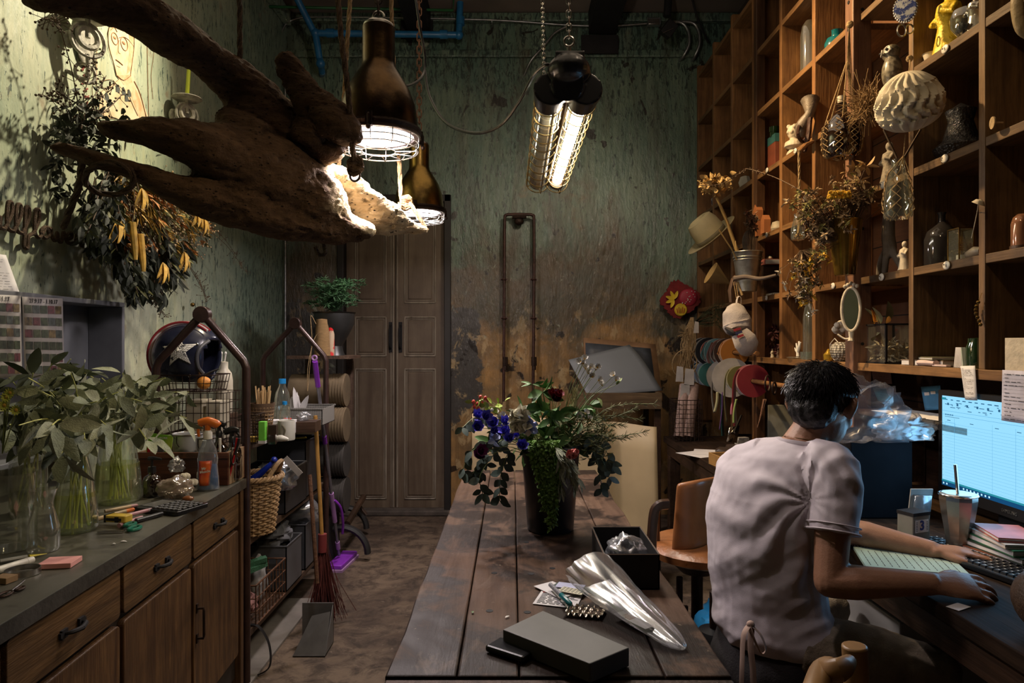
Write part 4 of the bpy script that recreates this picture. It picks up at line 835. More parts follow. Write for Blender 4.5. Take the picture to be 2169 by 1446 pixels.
# ---- wooden crate at the counter's end, with its contents
cz=Z0;ca=C(290,1030);cb=C(503,1000)
cy0=2.36;t=T('wooden_tray_crate','dark red-brown wooden tray crate at the far end of the worktop','crate',(-1.30,2.5,cz))
cm=wood('crate_mahogany',(.06,.018,.010),(.12,.04,.02),0,.4);cx0,cx1,cya,cyb,ch=-1.43,-1.082,2.60,2.765,.125
m=MB();m.bx((cx0,cya,cz),(cx1,cya+.012,cz+ch));m.build('front_panel',cm,t,world=True,smooth=False,bevel=.002)
m=MB();m.bx((cx0,cyb-.012,cz),(cx1,cyb,cz+ch));m.build('back_panel',cm,t,world=True,smooth=False,bevel=.002)
m=MB();m.bx((cx0,cya+.012,cz),(cx0+.012,cyb-.012,cz+ch));m.build('end_panel',M_['kraft'],t,world=True,smooth=False);m=MB();m.bx((cx1-.012,cya+.012,cz),(cx1,cyb-.012,cz+ch));m.build('end_panel',M_['kraft'],t,world=True,smooth=False)
m=MB();m.bx((cx0+.012,cya+.012,cz),(cx1-.012,cyb-.012,cz+.01));m.bx(((cx0+cx1)/2-.004,cya+.012,cz+.01),((cx0+cx1)/2+.004,cyb-.012,cz+ch-.01));m.build('bottom_and_divider',cm,t,world=True,smooth=False)
m=MB();m.bx((cx0-.004,cya-.006,cz+ch-.022),(cx1+.004,cya,cz+ch));m.build('rim',wood('crate_edge',(.10,.035,.018),(.19,.08,.04),0,.4),t,world=True,smooth=False,bevel=.002)
fl=cz+.0115
def inc(px,py,y,z=None):
    y=2.6+(y-2.42)*.66
    return V(((px-CX)*y/F,y,fl if z is None else z))
# blister pack (knife) - red and green card
b=inc(335,0,2.46);t=T('blister_pack','green and red carded cutter pack standing in the wooden crate','package',b,.0)
m=MB();m.box((0,0,.095),(.095,.003,.17),R=Matrix.Rotation(.12,4,'Y'));m.build('card',MT('green_card',(.14,.36,.02),.5,0,.3,8,col2=(.4,.5,.06),thr=(.45,.6)),t)
m=MB();m.box((-.032,-.003,.075),(.03,.002,.12),R=Matrix.Rotation(.16,4,'Y'));m.build('red_band',MT('red_card',(.45,.01,.02),.5),t)
m=MB();m.box((.004,-.008,.09),(.028,.012,.11),R=Matrix.Rotation(.3,4,'Y'));m.build('grey_cutter',MT('grey_blade',(.10,.10,.11),.3,.3),t,bevel=.002)
text('Stainless Steel',Matrix.Translation((-.033,-.0045,.07)) @ Matrix.Rotation(pi/2,4,'X') @ Matrix.Rotation(pi/2-.16,4,'Z'),.02,M_['white'],t,world=False);text('Cutter',Matrix.Translation((.036,-.0025,.07)) @ Matrix.Rotation(pi/2,4,'X') @ Matrix.Rotation(pi/2-.16,4,'Z'),.017,M_['ink'],t,world=False);text('UP-WORK',Matrix.Translation((.012,-.0025,.165)) @ Matrix.Rotation(pi/2,4,'X'),.011,M_['paper'],t,world=False)
def pail(label,b,r1,r2,h,mat,hnd=True,name='tin_pail'):
    t=T(name,label,'bucket',b);m=MB();m.lathe([(0,0),(r1,0),(r2,h),(r2+.003,h+.002),(r2-.002,h),(r1-.003,.004),(0,.004)],28);m.build('body',mat,t)
    m=MB();m.ring((0,0,h),r2+.002,.003,30,6);m.build('rim',M_['steel'],t)
    m=MB();m.tube([(-r2*.3,-r2*.95,h-.005),(-r2*.25,-r2*1.05,h-.03),(-r2*.1,-r2*1.02,h-.045)],.0018,5,k=3);m.build('ear_wire',M_['iron'],t);return t
pail('larger pale tin pail in the middle of the wooden crate',inc(398,0,2.60,fl),.05,.058,.17,MT('pale_enamel',(.42,.43,.45),.35,.2))
b=P(388,0,2.54);t=T('stack_of_cards','stack of white cards behind the wire in the crate','cards',inc(385,0,2.52));
for i in range(5):m=MB();m.box((0,0,.02+i*.012),(.085,.03,.011),rz=.01*i);m.build('card',M_['paper'],t,smooth=False)
pail('smaller white tin pail right of the larger one, partly behind the bottles',inc(436,0,2.62,fl),.036,.042,.155,MT('white_enamel',(.5,.5,.5),.4))
amb=[(0,0),(.034,0),(.037,.005),(.037,.085),(.03,.105),(.014,.122),(.013,.14),(0,.14)]
bottle('spray_bottle','taller black-topped amber spray bottle in the crate, left of its twin',inc(464,0,2.58),[(r,z*1.15) for r,z in amb],M_['amber'],trigger(.16,M_['blackplastic'],None,.9,-1))
bottle('spray_bottle','shorter black-topped amber spray bottle in the crate, right by the steel post',inc(492,0,2.55),amb,M_['amber'],trigger(.14,M_['blackplastic'],None,.9,-1))
stick('utility_knife','grey plastic cutter leaning out of the crate behind the orange spray head','knife',(402,1000),(410,1000),.012,MT('pale_grey_plastic',(.36,.34,.32),.4))
o=bpy.data.objects['utility_knife.001'];o.location=inc(410,0,2.47);o.rotation_euler=(0,0,0)
for ch_ in list(o.children):bpy.data.objects.remove(ch_)
m=MB();m.tube([(0,0,.004),(.035,0,.13)],.012,6,flat=.6);m.build('barrel',MT('pale_grey_plastic',(.36,.34,.32),.4),o);m=MB();m.tube([(.035,0,.13),(.042,0,.155)],.011,6,flat=.7);m.build('cap',M_['white'],o)
for lb,px,mt_,tl in (('red-handled tool sticking out of the crate at its right',484,MT('red_plastic',(.35,.01,.015),.35),.03),('white rod tool sticking out of the crate left of the red one',466,M_['white'],-.0),('black-handled tool lying across the crate right end',476,M_['black'],.05)):
    b=inc(px,0,2.455);t=T('hand_tool',lb,'tool',b);m=MB();m.tube([(0,0,.0),(tl,0,.14)],[.0035,.005],8);m.build('shaft',mt_,t);m=MB();m.tube([(tl,0,.14),(tl*1.1,0,.165)],[.006,.005],8);m.build('grip',mt_,t)
t=T('scissors','pair of dark scissors hung over the right end of the wooden crate','scissors',(cx1+.012,2.64,cz+.03));m=MB()
for dy in (-.02,.03):m.ring((.0,dy,.075),.022,.0035,22,6,(1,0,0),1.3)
m.build('handles',M_['iron'],t);m=MB();m.tube([(0,.0,.05),(0,.005,-.025)],[.006,.002],6);m.build('blades',M_['steel'],t)
# ================================================================ STEEL RACK
rk=T('steel_rack','brown steel pipe rack with two peaked ends and three plank shelves on the left','shelf unit',(-1.27,3.4,0));FX,BX,Y0,Y1=-1.09,-1.46,2.8,4.0
rm=MT('brown_painted_steel',(.042,.022,.018),.32,.3,.3,20,.1)
for y in (Y0,Y1):
    m=MB();m.tube([(FX,y,.0),(FX,y,1.30),(FX-.012,y,1.33),(-1.25,y,1.50)],.0165,12);m.build('front_post',rm,rk,world=True)
    m=MB();m.tube([(BX,y,0),(BX,y,1.30),(BX+.012,y,1.33),(-1.29,y,1.50)],.0165,12);m.build('back_post',rm,rk,world=True)
    m=MB();m.tube([(-1.27,y-.018,1.52),(-1.27,y+.018,1.52)],.034,24);m.build('peak_disc',rm,rk,world=True,bevel=.003)
    for z in (.16,.545,.945):m=MB();m.tube([(FX,y,z),(BX,y,z)],.010,8);m.build('cross_rail',rm,rk,world=True)
bwm=wood('rough_rack_plank',(.06,.032,.02),(.13,.08,.05),1,.6,bump=.6)
for z in (.19,.578,.98):m=MB();m.bx((BX-.03,Y0-.0,z-.03),(FX-.018,Y1+.06,z));m.build('plank_shelf',bwm,rk,world=True,smooth=False,bevel=.003)
m=MB();m.tube([(BX,Y0,1.02),(BX,Y1,1.02)],.006,6);m.build('back_rail',rm,rk,world=True)
S1=.9812;S2=.5792;S3=.1912
def sh(px,y,z):return V(((px-CX)*y/F,y,z))
def wirebox(name,label,b,w_,dp,h,n=(6,4),mat=None,r=.0017,cat='basket',top=.0028,floor=True,taper=0.):
    t=T(name,label,cat,b);mat=mat or M_['iron'];m=MB();W,D=w_/2,dp/2;tp=1-taper
    for z in [h*k/n[1] for k in range(n[1]+1)]:
        s=1-(taper*(1-z/h));rr=top if z in (0,h) else r;q=[(-W*s,-D*s,z),(W*s,-D*s,z),(W*s,D*s,z),(-W*s,D*s,z)];
        for k in range(4):m.tube([q[k],q[(k+1) % 4]],rr,5)
    for s_ in (-1,1):
        for k in range(n[0]+1):
            x=-W+w_*k/n[0];m.tube([(x,s_*D,h),(x*tp,s_*D*tp,0)],r,4)
        nd=max(int(n[0]*dp/w_),2)
        for k in range(nd+1):y=-D+dp*k/nd;m.tube([(s_*W,y,h),(s_*W*tp,y*tp,0)],r,4)
    if floor:
        for k in range(n[0]+1):x=(-W+w_*k/n[0])*tp;m.tube([(x,-D*tp,0.001),(x,D*tp,0.001)],r,4)
    m.build('wire_mesh',mat,t);return t
wirebox('wire_basket','black two-tier wire basket stand, lower tier, on the rack behind the crate',sh(440,2.98,S1),.22,.20,.21,(7,5))
t=wirebox('wire_basket','upper black wire basket under the star helmet',sh(408,3.0,S1+.2145),.25,.19,.07,(8,2),taper=.1)
slab('cream_box','cream box standing inside the lower wire basket, left','box',sh(422,2.99,S1+.006),(.07,.10,.17),MT('cream_card',(.34,.30,.22),.7),0)
slab('cream_box','cream box standing inside the lower wire basket, right','box',sh(462,2.99,S1+.006),(.06,.10,.165),MT('cream_card2',(.36,.32,.24),.7),0)
b=sh(472,2.9,S1+.2150);b=sh(474,3.01,S1+.215)
bottle('squeeze_bottle','white squeeze bottle standing right of the star helmet',sh(475,3.16,S1+.1),[(0,0),(.035,0),(.038,.006),(.038,.15),(.032,.185),(.017,.205),(.017,.235),(0,.238)],MT('milky_plastic',(.46,.42,.33),.4,var=.06),None)
slab('wooden_box','plain box under the white squeeze bottle behind the baskets','box',sh(475,3.17,S1),(.09,.09,.098),M_['darkwood'])
for i in range(3):m=MB();q=sh(462+i*7,3.17,S1+.3385);m.tube([q,q+V((.004*(i-1),0,.03))],[.003,.004],6);m.ball(q+V((.004*(i-1),0,.036)),(.006,.006,.009),6,5);single('cotton_bud',['left','middle','right'][i]+' of the three white cotton buds on top of the squeeze bottle','cotton bud',m,M_['white'],q,'cotton buds on the squeeze bottle')
m=MB();q=sh(432,2.955,S1+.222);m.ball(q+V((0,0,.028)),(.03,.026,.028),16,10);single('orange','orange lying in the upper wire basket in front of the helmet','fruit',m,MT('orange_peel',(.62,.24,.03),.5,bump=.3,bs=300),q)
# helmet
hc=sh(400,3.02,EYE-(752-HZ)*3.02/F);t=T('helmet','dark navy open-face helmet with white star and red and white stripe','helmet',hc-V((0,0,.11)))
m=MB();R3=.138
def hs(u,v):
    th=v*pi*.80;ph=2*pi*u;x=sin(th)*cos(ph);y=sin(th)*sin(ph);z=cos(th);return V((x*R3*1.06,y*R3*.88,z*R3+.11))
vs_=[];N1,N2=48,26
m.sheet(hs,N1,N2)
# cut the face opening on +x side
keep=[]
for f_ in m.f:
    c_=sum((m.v[i] for i in f_),V())/4;z=c_.z-.11
    if c_.x >.082+.25*max(z,-.02)+.02*(abs(c_.y)/.1) and z <.062:continue
    keep.append(f_)
m.f=keep;m.m=[0]*len(keep);m.build('shell',MT('navy_gloss_paint',(.012,.014,.028),.25,var=.3),t,solid=.012)
def hproj(x,z,o=.009):
    y=-R3*.88*sqrt(max(1-(x/(R3*1.06))**2-(z/R3)**2,.02));n_=V((x/1.1,y,z)).normalized();return V((x,y,z+.11))+n_*o
star=[]
for k in range(10):a_=pi/2+.08+pi*k/5;r_=.075 if k % 2 == 0 else .031;star.append((cos(a_)*r_*.93+.014,sin(a_)*r_*.93+.020))
m=MB();c_=(.014,.020)
for k in range(10):
    p,q=star[k],star[(k+1) % 10];N=4
    for i in range(N):
        for j in range(N):
            def L(a,b):x=c_[0]+(p[0]-c_[0])*a*(1-b)+(q[0]-c_[0])*a*b;z=c_[1]+(p[1]-c_[1])*a*(1-b)+(q[1]-c_[1])*a*b;return hproj(x,z)
            m.quad(L(i/N,j/N),L((i+1)/N,j/N),L((i+1)/N,(j+1)/N),L(i/N,(j+1)/N))
m.build('white_star',MT('scratched_white_paint',(.58,.56,.5),.5,0,.1,60,col2=(.03,.03,.035),thr=(.6,.64)),t,solid=.001)
for off_,mt_,r_ in ((0,MT('red_stripe',(.28,.025,.03),.4),.007),(.016,M_['white'],.006),(.03,MT('red_stripe2',(.28,.025,.03),.4),.005)):
    m=MB();m.tube([V((cos(a_)*(R3*1.06+.006),-off_*1.3-.02,sin(a_)*(R3+.006)+.11)) for a_ in [radians(x) for x in range(48,245,6)]],[(r_,.0022)]*33,6,up=(0,1,0));m.build('stripe',mt_,t)
m=MB();m.tube([hproj(.112,.062,.004),hproj(.092,.035,.006),hproj(.082,-.0,.006),hproj(.082,-.045,.006),hproj(.092,-.075,.004)],.008,8,k=4);m.build('edge_trim',MT('grey_rubber',(.06,.06,.065),.5),t)
for x,z in ((.078,.045),(.045,-.082)):m=MB();m.lathe([(0,.004),(.005,.003),(.007,0)],14,hproj(x,z,.007),V((0,-1,.1)));m.build('snap_stud',M_['chrome'],t)
m=MB();m.tube([(.085,-.05,.02),(.11,-.04,.035),(.14,-.02,.05)],[(.012,.006),(.012,.005),(.008,.004)],8,k=3);m.build('chin_strap',M_['black'],t)
crumple('clear_bag','wisp of clear plastic with a brown nut on the wall above the rack peak',V((LW+.06,3.0,1.48)),.035,M_['bag'],9)
m=MB();q=onwall(408,645,.05);m.ball(q,(.012,.014,.012));single('brass_ball','small round brass ball on the left wall just above the rack peak','knob',m,M_['brass'],q)
# rest of the top shelf
def cup(px,y,r1,r2,h):return sh(px,y,S1)
b=sh(556,3.05,S1);t=T('woven_cup','woven wicker cup packed with wooden sticks on the rack','cup',b);m=MB()
for k in range(18):a_=2*pi*k/18;m.tube([(cos(a_)*.036,sin(a_)*.036,0),(cos(a_)*.05,sin(a_)*.05,.15)],.0025,4)
for j in range(9):z=.008+j*.016;r_=.036+.014*z/.15;m.ring((0,0,z),r_,.0032,24,5)
m.build('weave',M_['kraft'],t);m=MB();m.lathe([(.048,.11),(.054,.155),(.050,.155)],20);m.build('cloth_band',MT('brown_felt',(.09,.05,.025),.9),t)
random.seed(4)
for k in range(26):
    a_=rnd(0,6.28);r_=rnd(0,.034);m=MB();m.tube([(cos(a_)*r_*.7,sin(a_)*r_*.7,.01),(cos(a_)*r_*1.6+rnd(-.01,.01),sin(a_)*r_*1.6,rnd(.20,.235))],[(.0032,.0015)]*2,4);m.build('wooden_stick',MT('birch_stick',(.42,.27,.12),.7) if k == 0 else bpy.data.materials['birch_stick'],t)
m=MB();q=sh(520,3.0,S1)
bw=[(0,0),(.03,0),(.033,.004),(.033,.03),(.030,.035),(.033,.04),(.033,.13),(.028,.165),(.014,.195),(.013,.21)]
for lb,px,y,s in (('larger clear water bottle with a blue cap on the rack',598,3.25,1.12),('smaller clear water bottle with a blue cap right of the larger',603,3.05,.72)):
    b=sh(px,y,S1);t=T('water_bottle',lb,'bottle',b);m=MB();m.lathe([(r*s,z*s) for r,z in bw],22);m.build('body',M_['glass'],t);m=MB();m.lathe([(0,.205*s),(.015*s,.205*s),(.015*s,.225*s),(0,.226*s)],16);m.build('cap',MT('blue_cap',(.01,.2,.5),.4),t);m=MB();m.lathe([(.0332*s,.05*s),(.0332*s,.09*s)],22);m.build('wrap_label',M_['paper'] if s <1 else M_['glass2'],t)
b=sh(586,3.0,S1+.035);slab('paper_block','white paper block on a kraft box on the rack','paper',sh(586,3.12,S1+.0415),(.09,.07,.03),M_['paper'],.1);slab('kraft_box','kraft box under the white paper block','box',sh(586,3.12,S1),(.10,.08,.04),MT('orange_kraft',(.25,.12,.04),.8),.1)
b=sh(640,3.62,S1);t=T('perforated_tray','grey perforated metal tray at the far end of the rack top','tray',b);m=MB();
m.bx((-.14,-.12,0),(.14,-.117,.085));m.bx((-.14,.117,0),(.14,.12,.085));m.bx((-.14,-.12,0),(-.137,.12,.085));m.bx((.137,-.12,0),(.14,.12,.085));m.bx((-.14,-.12,0),(.14,.12,.003));m.bx((-.146,-.126,.082),(.146,-.117,.09));m.bx((-.146,.117,.082),(.146,.126,.09))
g=G('perforated_metal');co=g.co();v_=g.n('ShaderNodeTexVoronoi',Vector=g.mp(co,(110,110,110)),Scale=1.,Randomness=0.).outputs[0];pm=g.pr(Base_Color=g.mix(g.ramp(v_,.28,.34),(.02,.02,.02),(.3,.29,.27)),Roughness=.4,Metallic=.3);m.build('mesh_body',pm,t,smooth=False)
t=T('napkin','crumpled white napkin poking out of the perforated tray','napkin',b+V((-.02,.02,.004)));m=MB();random.seed(8)
for k in range(7):m.leaf((0,0,0),V((rnd(-.35,.35),rnd(-.3,.3),1)),.05,rnd(.14,.19),bend=rnd(-.2,.2))
m.build('folds',M_['paper'],t)
for lb,px,y,sz,mt_ in (('small red and white packet behind the mug',608,3.2,(.03,.04,.07),MT('red_packet',(.5,.03,.02),.5)),('small white and blue pill box right of the red packet',620,3.22,(.03,.03,.062),M_['paper']),('open dark wooden box at the shelf edge by the far post',645,3.28,(.13,.12,.05),M_['darkwoodx'])):slab('small_box',lb,'box',sh(px,y,S1),sz,mt_,.05)
crumple('clear_bag','small bundle of clear plastic on the dark wooden box',sh(643,3.28,S1+.052),.03,M_['bag'],12)
b=sh(607,2.98,S1);t=T('mug','white mug with a small horse drawing near the shelf edge','mug',b);m=MB();m.lathe([(0,0),(.034,0),(.036,.004),(.036,.085),(.033,.085),(.032,.006),(0,.006)],28);m.build('body',M_['white'],t);m=MB();m.ring((-.04,0,.045),.022,.0045,18,7,(0,1,0),1.1);m.build('handle',M_['white'],t)
m=MB();m.tube([(.0,-.037,.02),(.008,-.037,.045),(.002,-.037,.06),(-.008,-.037,.07)],[(.007,.001),(.009,.001),(.006,.001),(.004,.001)],6,k=3);m.build('horse_drawing',MT('olive_ink',(.12,.10,.06),.7),t)
m=MB();q=sh(596,2.9,S1);m.tube([q+V((-.025,0,.016)),q+V((0,0,.018)),q+V((.03,0,.012))],[(.012,.012),(.016,.014),(.006,.006)],12,k=4);single('white_shell','smooth white pebble-like shell in front of the mug','shell',m,M_['white'],q)
b=sh(578,2.9,S1);slab('brass_box','tall dark box with brass studs left of the mug','box',b,(.035,.03,.075),MT('dark_tin',(.05,.03,.02),.4,.3),.1);slab('perfume_bottle','small square amber perfume bottle in front of the studded box','bottle',sh(577,2.85,S1),(.03,.022,.042),M_['amber'],.1)
b=sh(557,2.88,S1);t=T('green_packet','bright green and white packet standing on the rack edge','package',b);m=MB();m.box((0,0,.047),(.028,.03,.09),R=None);m.build('pack',MT('bright_green',(.16,.55,.06),.5),t,bevel=.002);m=MB();m.box((0,-.0,.006),(.0285,.0305,.013));m.build('white_base',M_['paper'],t)
wirebox('wire_basket','small black wire basket behind the near post of the rack',sh(536,2.92,S1),.06,.10,.12,(4,5));slab('sponge','yellow sponge lying in the small wire basket','sponge',sh(536,2.91,S1+.004),(.045,.06,.018),MT('yellow_sponge',(.5,.32,.05),.9,bump=.5))
# middle shelf
b=sh(536,2.98,S2);t=T('wicker_basket','tall tan wicker basket on the middle shelf of the rack','basket',b);m=MB();N=26;wk=MT('tan_wicker',(.34,.21,.10),.6,0,.35,50,.4,200)
for k in range(N):a_=2*pi*k/N;m.tube([(cos(a_)*.085,sin(a_)*.085,0),(cos(a_)*.115,sin(a_)*.115,.235)],.0035,4)
m.build('stakes',wk,t);m=MB()
for j in range(21):
    z=.006+j*.011;r_=.085+.03*z/.235
    m.tube([(cos(a_)*(r_+.005*(1 if (k+j) % 2 else -1)),sin(a_)*(r_+.005*(1 if (k+j) % 2 else -1)),z) for k,a_ in [(k,2*pi*k/N) for k in range(N)]],.0048,5,closed=True)
m.build('weave',wk,t);m=MB()
for s_ in range(3):m.tube([(cos(a_)*(.119+.008*cos(a_*14+s_*2.1)),sin(a_)*(.119+.008*cos(a_*14+s_*2.1)),.243+.008*sin(a_*14+s_*2.1)) for a_ in [2*pi*k/120 for k in range(120)]],.006,5,closed=True)
m.build('braided_rim',wk,t);m=MB();m.lathe([(0,.002),(.083,.002),(.083,.006),(0,.006)],24);m.build('base',wk,t)
m=MB();m.tube([(.09,-.06,.25),(.115,-.03,.30),(.115,.03,.305),(.09,.06,.255)],.010,7,k=4);m.build('handle',wk,t)
t=T('blue_grabber','glossy dark blue plastic tool lying in the wicker basket','tool',b+V((0,0,.19)));bp=MT('royal_blue_plastic',(.01,.03,.35),.25);m=MB();m.tube([(-.06,-.02,.01),(.0,0,.04),(.06,0,.09),(.085,0,.115)],[(.02,.012),(.028,.018),(.016,.012),(.008,.008)],10,k=4);m.build('body',bp,t);m=MB();m.ball((.092,0,.125),.014);m.build('ball_end',bp,t)
bm_=MT('black_crate_plastic',(.018,.018,.02),.45)
def obox(name,label,b,w_,dp,h,mat,th=.005,cat='box',rim=None,rz=0,taper=1.):
    t=T(name,label,cat,b,rz);m=MB();W,D=w_/2,dp/2
    for s_ in (-1,1):m.bx((-W,s_*D-(th if s_ >0 else 0),0),(W,s_*D+(0 if s_ >0 else th),h));m.bx((s_*W-(th if s_ >0 else 0),-D,0),(s_*W+(0 if s_ >0 else th),D,h))
    m.bx((-W,-D,0),(W,D,th));m.build('body',mat,t,smooth=False)
    m=MB();q=[(-W,-D,h),(W,-D,h),(W,D,h),(-W,D,h)];[m.tube([q[k],q[(k+1) % 4]],.004,5) for k in range(4)];m.build('rim',rim or mat,t);return t
obox('storage_crate','black storage crate right of the wicker basket on the middle shelf',V((-1.22,3.45,S2)),.26,.34,.2,bm_,rim=MT('grey_edge',(.12,.12,.12),.4))
crumple('clear_bag','clear plastic sheeting stuffed into the black storage crate',sh(590,3.3,S2+.12),.09,M_['bag'],14,sq=(1,1,.8))
slab('grey_card','stiff grey card sticking up out of the black crate','card',sh(620,3.24,S2+.185),(.03,.004,.11),MT('grey_card',(.28,.25,.22),.8),0,Matrix.Rotation(-.75,4,'Y'))
obox('storage_crate','black box with yellow tape marks deep on the middle shelf',V((-1.23,3.77,S2)),.26,.26,.30,bm_)
slab('yellow_tape','yellow arrow-shaped tape mark on top of the deep black box','tape',sh(637,3.72,S2+.306),(.06,.03,.006),MT('tape_yellow',(.6,.45,.02),.5),.5)
# bottom shelf
t=wirebox('wire_crate','rusty wire crate holding green twine on the bottom shelf',V((-1.225,3.12,S3)),.25,.38,.17,(6,3),M_['rust'],.0028,'crate',.0045)
m=MB();rope_m(m,[V((-1.24,2.97,S3+.16)),V((-1.19,3.04,S3+.20)),V((-1.13,3.12,S3+.22))],.03,4);single('green_net_roll','roll of green netting laid across the wire crate','net',m,MT('green_net',(.03,.12,.06),.8,bump=.6,bs=200),V((-1.24,2.97,S3+.16)))
crumple('green_net','dull green plastic netting at the left of the wire crate',V((-1.29,3.0,S3+.03)),.055,MT('green_net2',(.04,.11,.05),.8),17,cat='net')
crumple('pink_cloth','pinkish cloth seen through the front of the wire crate',V((-1.20,3.02,S3+.012)),.062,MT('pink_cloth',(.25,.12,.11),.9),18,cat='cloth',sq=(1.1,1,.9))
crumple('white_bag','grey-white plastic bag bulging at the far side of the wire crate',V((-1.20,3.2,S3+.02)),.06,MT('grey_bag',(.3,.29,.29),.6),19,sq=(.8,.8,1.6))
m=MB();q=V((-1.175,2.86,S3));m.lathe([(0,0),(.045,0),(.055,.13),(.058,.13),(.05,.12),(0,.01)],24,q);single('black_pot','black pot at the near end of the bottom shelf','pot',m,bm_,q)
obox('grey_bin','dark grey plastic bin with a lid rim on the bottom shelf',V((-1.225,3.45,S3)),.25,.24,.22,MT('grey_bin_plastic',(.07,.07,.075),.45));crumple('grey_cloth','grey cloth bundle heaped on the nearer grey bin',V((-1.21,3.45,S3+.19)),.075,MT('grey_cloth',(.12,.12,.13),.9),20,cat='cloth',sq=(1.2,1,.9))
obox('grey_bin','farther dark plastic bin full of clear packing film',V((-1.23,3.78,S3)),.25,.26,.24,MT('grey_bin_plastic2',(.05,.05,.055),.45));crumple('clear_bag','crinkled clear film heaped on the farther bin',V((-1.22,3.78,S3+.21)),.11,M_['bag'],24,sq=(1.2,1,.9))
m=MB();m.tube([(-1.14,2.93,.194),(-1.09,2.93,.19),(-1.04,2.92,.12),(-1.03,2.9,.03),(-1.08,2.87,.004),(-1.12,2.86,.004)],[(.010,.0015)]*6,6,k=6);m.v=[V((v.x,v.y,max(v.z,.004))) for v in m.v];single('black_strap','black strap curling off the bottom shelf onto the floor','strap',m,M_['black'],V((-1.08,2.87,0)))
slab('floor_board','pale flat board lying on the floor under the rack','board',(-1.22,3.25,.0012),(.30,.95,.012),MT('pale_board',(.17,.15,.13),.8))
# brooms, mop, dustpan
def pole(name,label,cat,a,b,r,mat):t=T(name,label,cat,(b[0],b[1],0));m=MB();m.tube([a,b],r,10);m.build('pole',mat,t,world=True);return t
pur=MT('purple_plastic',(.22,.03,.42),.4);lil=MT('lilac_plastic',(.42,.22,.5),.4)
a_=P(667,765,3.62);b_=on(718,1185,.03)
b_=V((b_.x,b_.y,.06));t=pole('mop','purple and grey telescopic mop leaning on the rack','mop',a_,b_,.010,MT('grey_tube',(.22,.21,.24),.35,.5))
L_=lambda k:a_.lerp(b_,k)
for k0,k1,r_,mt_,nm in ((0,.11,.014,pur,'top_grip'),(.345,.38,.013,pur,'lock_collar'),(.64,.80,.0145,lil,'sliding_grip'),(.92,.96,.014,lil,'joint')):m=MB();m.tube([L_(k0),L_(k1)],r_,12);m.build(nm,mt_,t,world=True)
m=MB();m.ring(L_(-.015),.012,.005,16,6,(0,1,0));m.build('hanging_eye',lil,t,world=True)
m=MB();m.tube([L_(.68)+V((.015,0,0)),L_(.72)+V((.045,0,0)),L_(.80)+V((.05,0,0)),L_(.86)+V((.04,0,-.01))],.008,8,k=4);m.build('lever',pur,t,world=True)
m=MB();m.box((b_.x+.02,b_.y,.030),(.10,.30,.026),rz=-.1);m.build('mop_head',pur,t,world=True,bevel=.006);m=MB();m.box((b_.x+.02,b_.y,.0085),(.115,.32,.015),rz=-.1);m.build('mop_pad',MT('pink_pad',(.36,.2,.38),.9),t,world=True)
a_=P(668,880,3.4);b_=V((on(683,1165,.22).x,3.4,.28));b_=P(683,1160,3.42);t=pole('broom','yellow bamboo broom with reddish bristles leaning on the rack','broom',a_,b_,.010,MT('bamboo',(.38,.2,.05),.4,var=.25));m=MB();random.seed(9)
for k in range(240):e=V((b_.x+random.gauss(.01,.042),b_.y+random.gauss(0,.025),rnd(.02,.09)));m.tube([b_+V((rnd(-.015,.015),0,.06)),b_.lerp(e,.5)+V((rnd(-.015,.015),0,0)),e],.0016,3,cap=False)
m.build('bristles',MT('red_brown_bristle',(.10,.02,.015),.8,var=.5),t,world=True)
m=MB();m.tube([b_+V((0,0,.07)),b_+V((0,0,-.02))],.022,12);m.build('binding',MT('red_binding',(.16,.02,.02),.7),t,world=True)
a_=P(656,1005,3.22);b_=P(672,1235,3.12);t=T('dustpan','long-handled grey metal dustpan standing in front of the bins','dustpan',(b_.x,b_.y,0));m=MB();m.tube([a_,b_],.010,8);m.build('pole',M_['rust'],t,world=True)
x0,x1,y_=P(612,0,3.0).x,P(682,0,3.0).x,3.05;m=MB();m.bx((x0,y_+.14,.004),(x1,y_+.146,.19));m.bx((x0,y_,.004),(x1,y_+.14,.008));m.add([(x1,y_,.004),(x1,y_+.146,.004),(x1,y_+.146,.19),(x1-.004,y_,.004),(x1-.004,y_+.146,.004),(x1-.004,y_+.146,.19)],[(0,1,2),(5,4,3),(0,2,5,3)]);m.add([(x0,y_,.004),(x1,y_,.004),(x1,y_+.09,.17),(x0+.06,y_+.09,.15)],[(0,1,2,3)]);m.build('pan',MT('dull_pan_metal',(.16,.155,.15),.45,.4),t,world=True,smooth=False)
# stacked rolls, plant shelf, hand truck wheels beyond the rack
def roll(label,z,y,r,mat):
    t=T('corrugated_roll',label,'roll',(-1.2,y,z-r),0,'corrugated rolls stacked beyond the rack');m=MB();x0,x1=-1.42,P(735,0,y).x
    m.tube([(x0,y,z),(x1,y,z)],r,26);m.build('card_body',mat,t,world=True);m=MB()
    for k in range(5):m.ring((x1-.012-k*.018,y,z),r+.001,.004,28,5,(1,0,0))
    m.build('ribs',mat,t,world=True)
kr=MT('corrugated_card',(.12,.085,.045),.8);
roll('topmost brown corrugated card roll beside the door',1.10,4.42,.105,kr);roll('second brown corrugated card roll from the top',.885,4.36,.108,kr);roll('third, darker corrugated roll of the stack',.66,4.4,.112,MT('dark_card',(.035,.03,.025),.8));roll('lowest, darkest corrugated roll standing near the floor',.43,4.4,.112,bpy.data.materials['dark_card'])
t=T('roll_stand','dark box stand under the stacked corrugated rolls','stand',(-1.25,4.4,0));m=MB();m.bx((-1.42,4.25,0),(-1.15,4.55,.30));m.bx((-1.42,4.56,.0),(-1.38,4.60,1.2));m.build('frame',M_['black'],t,world=True,smooth=False)
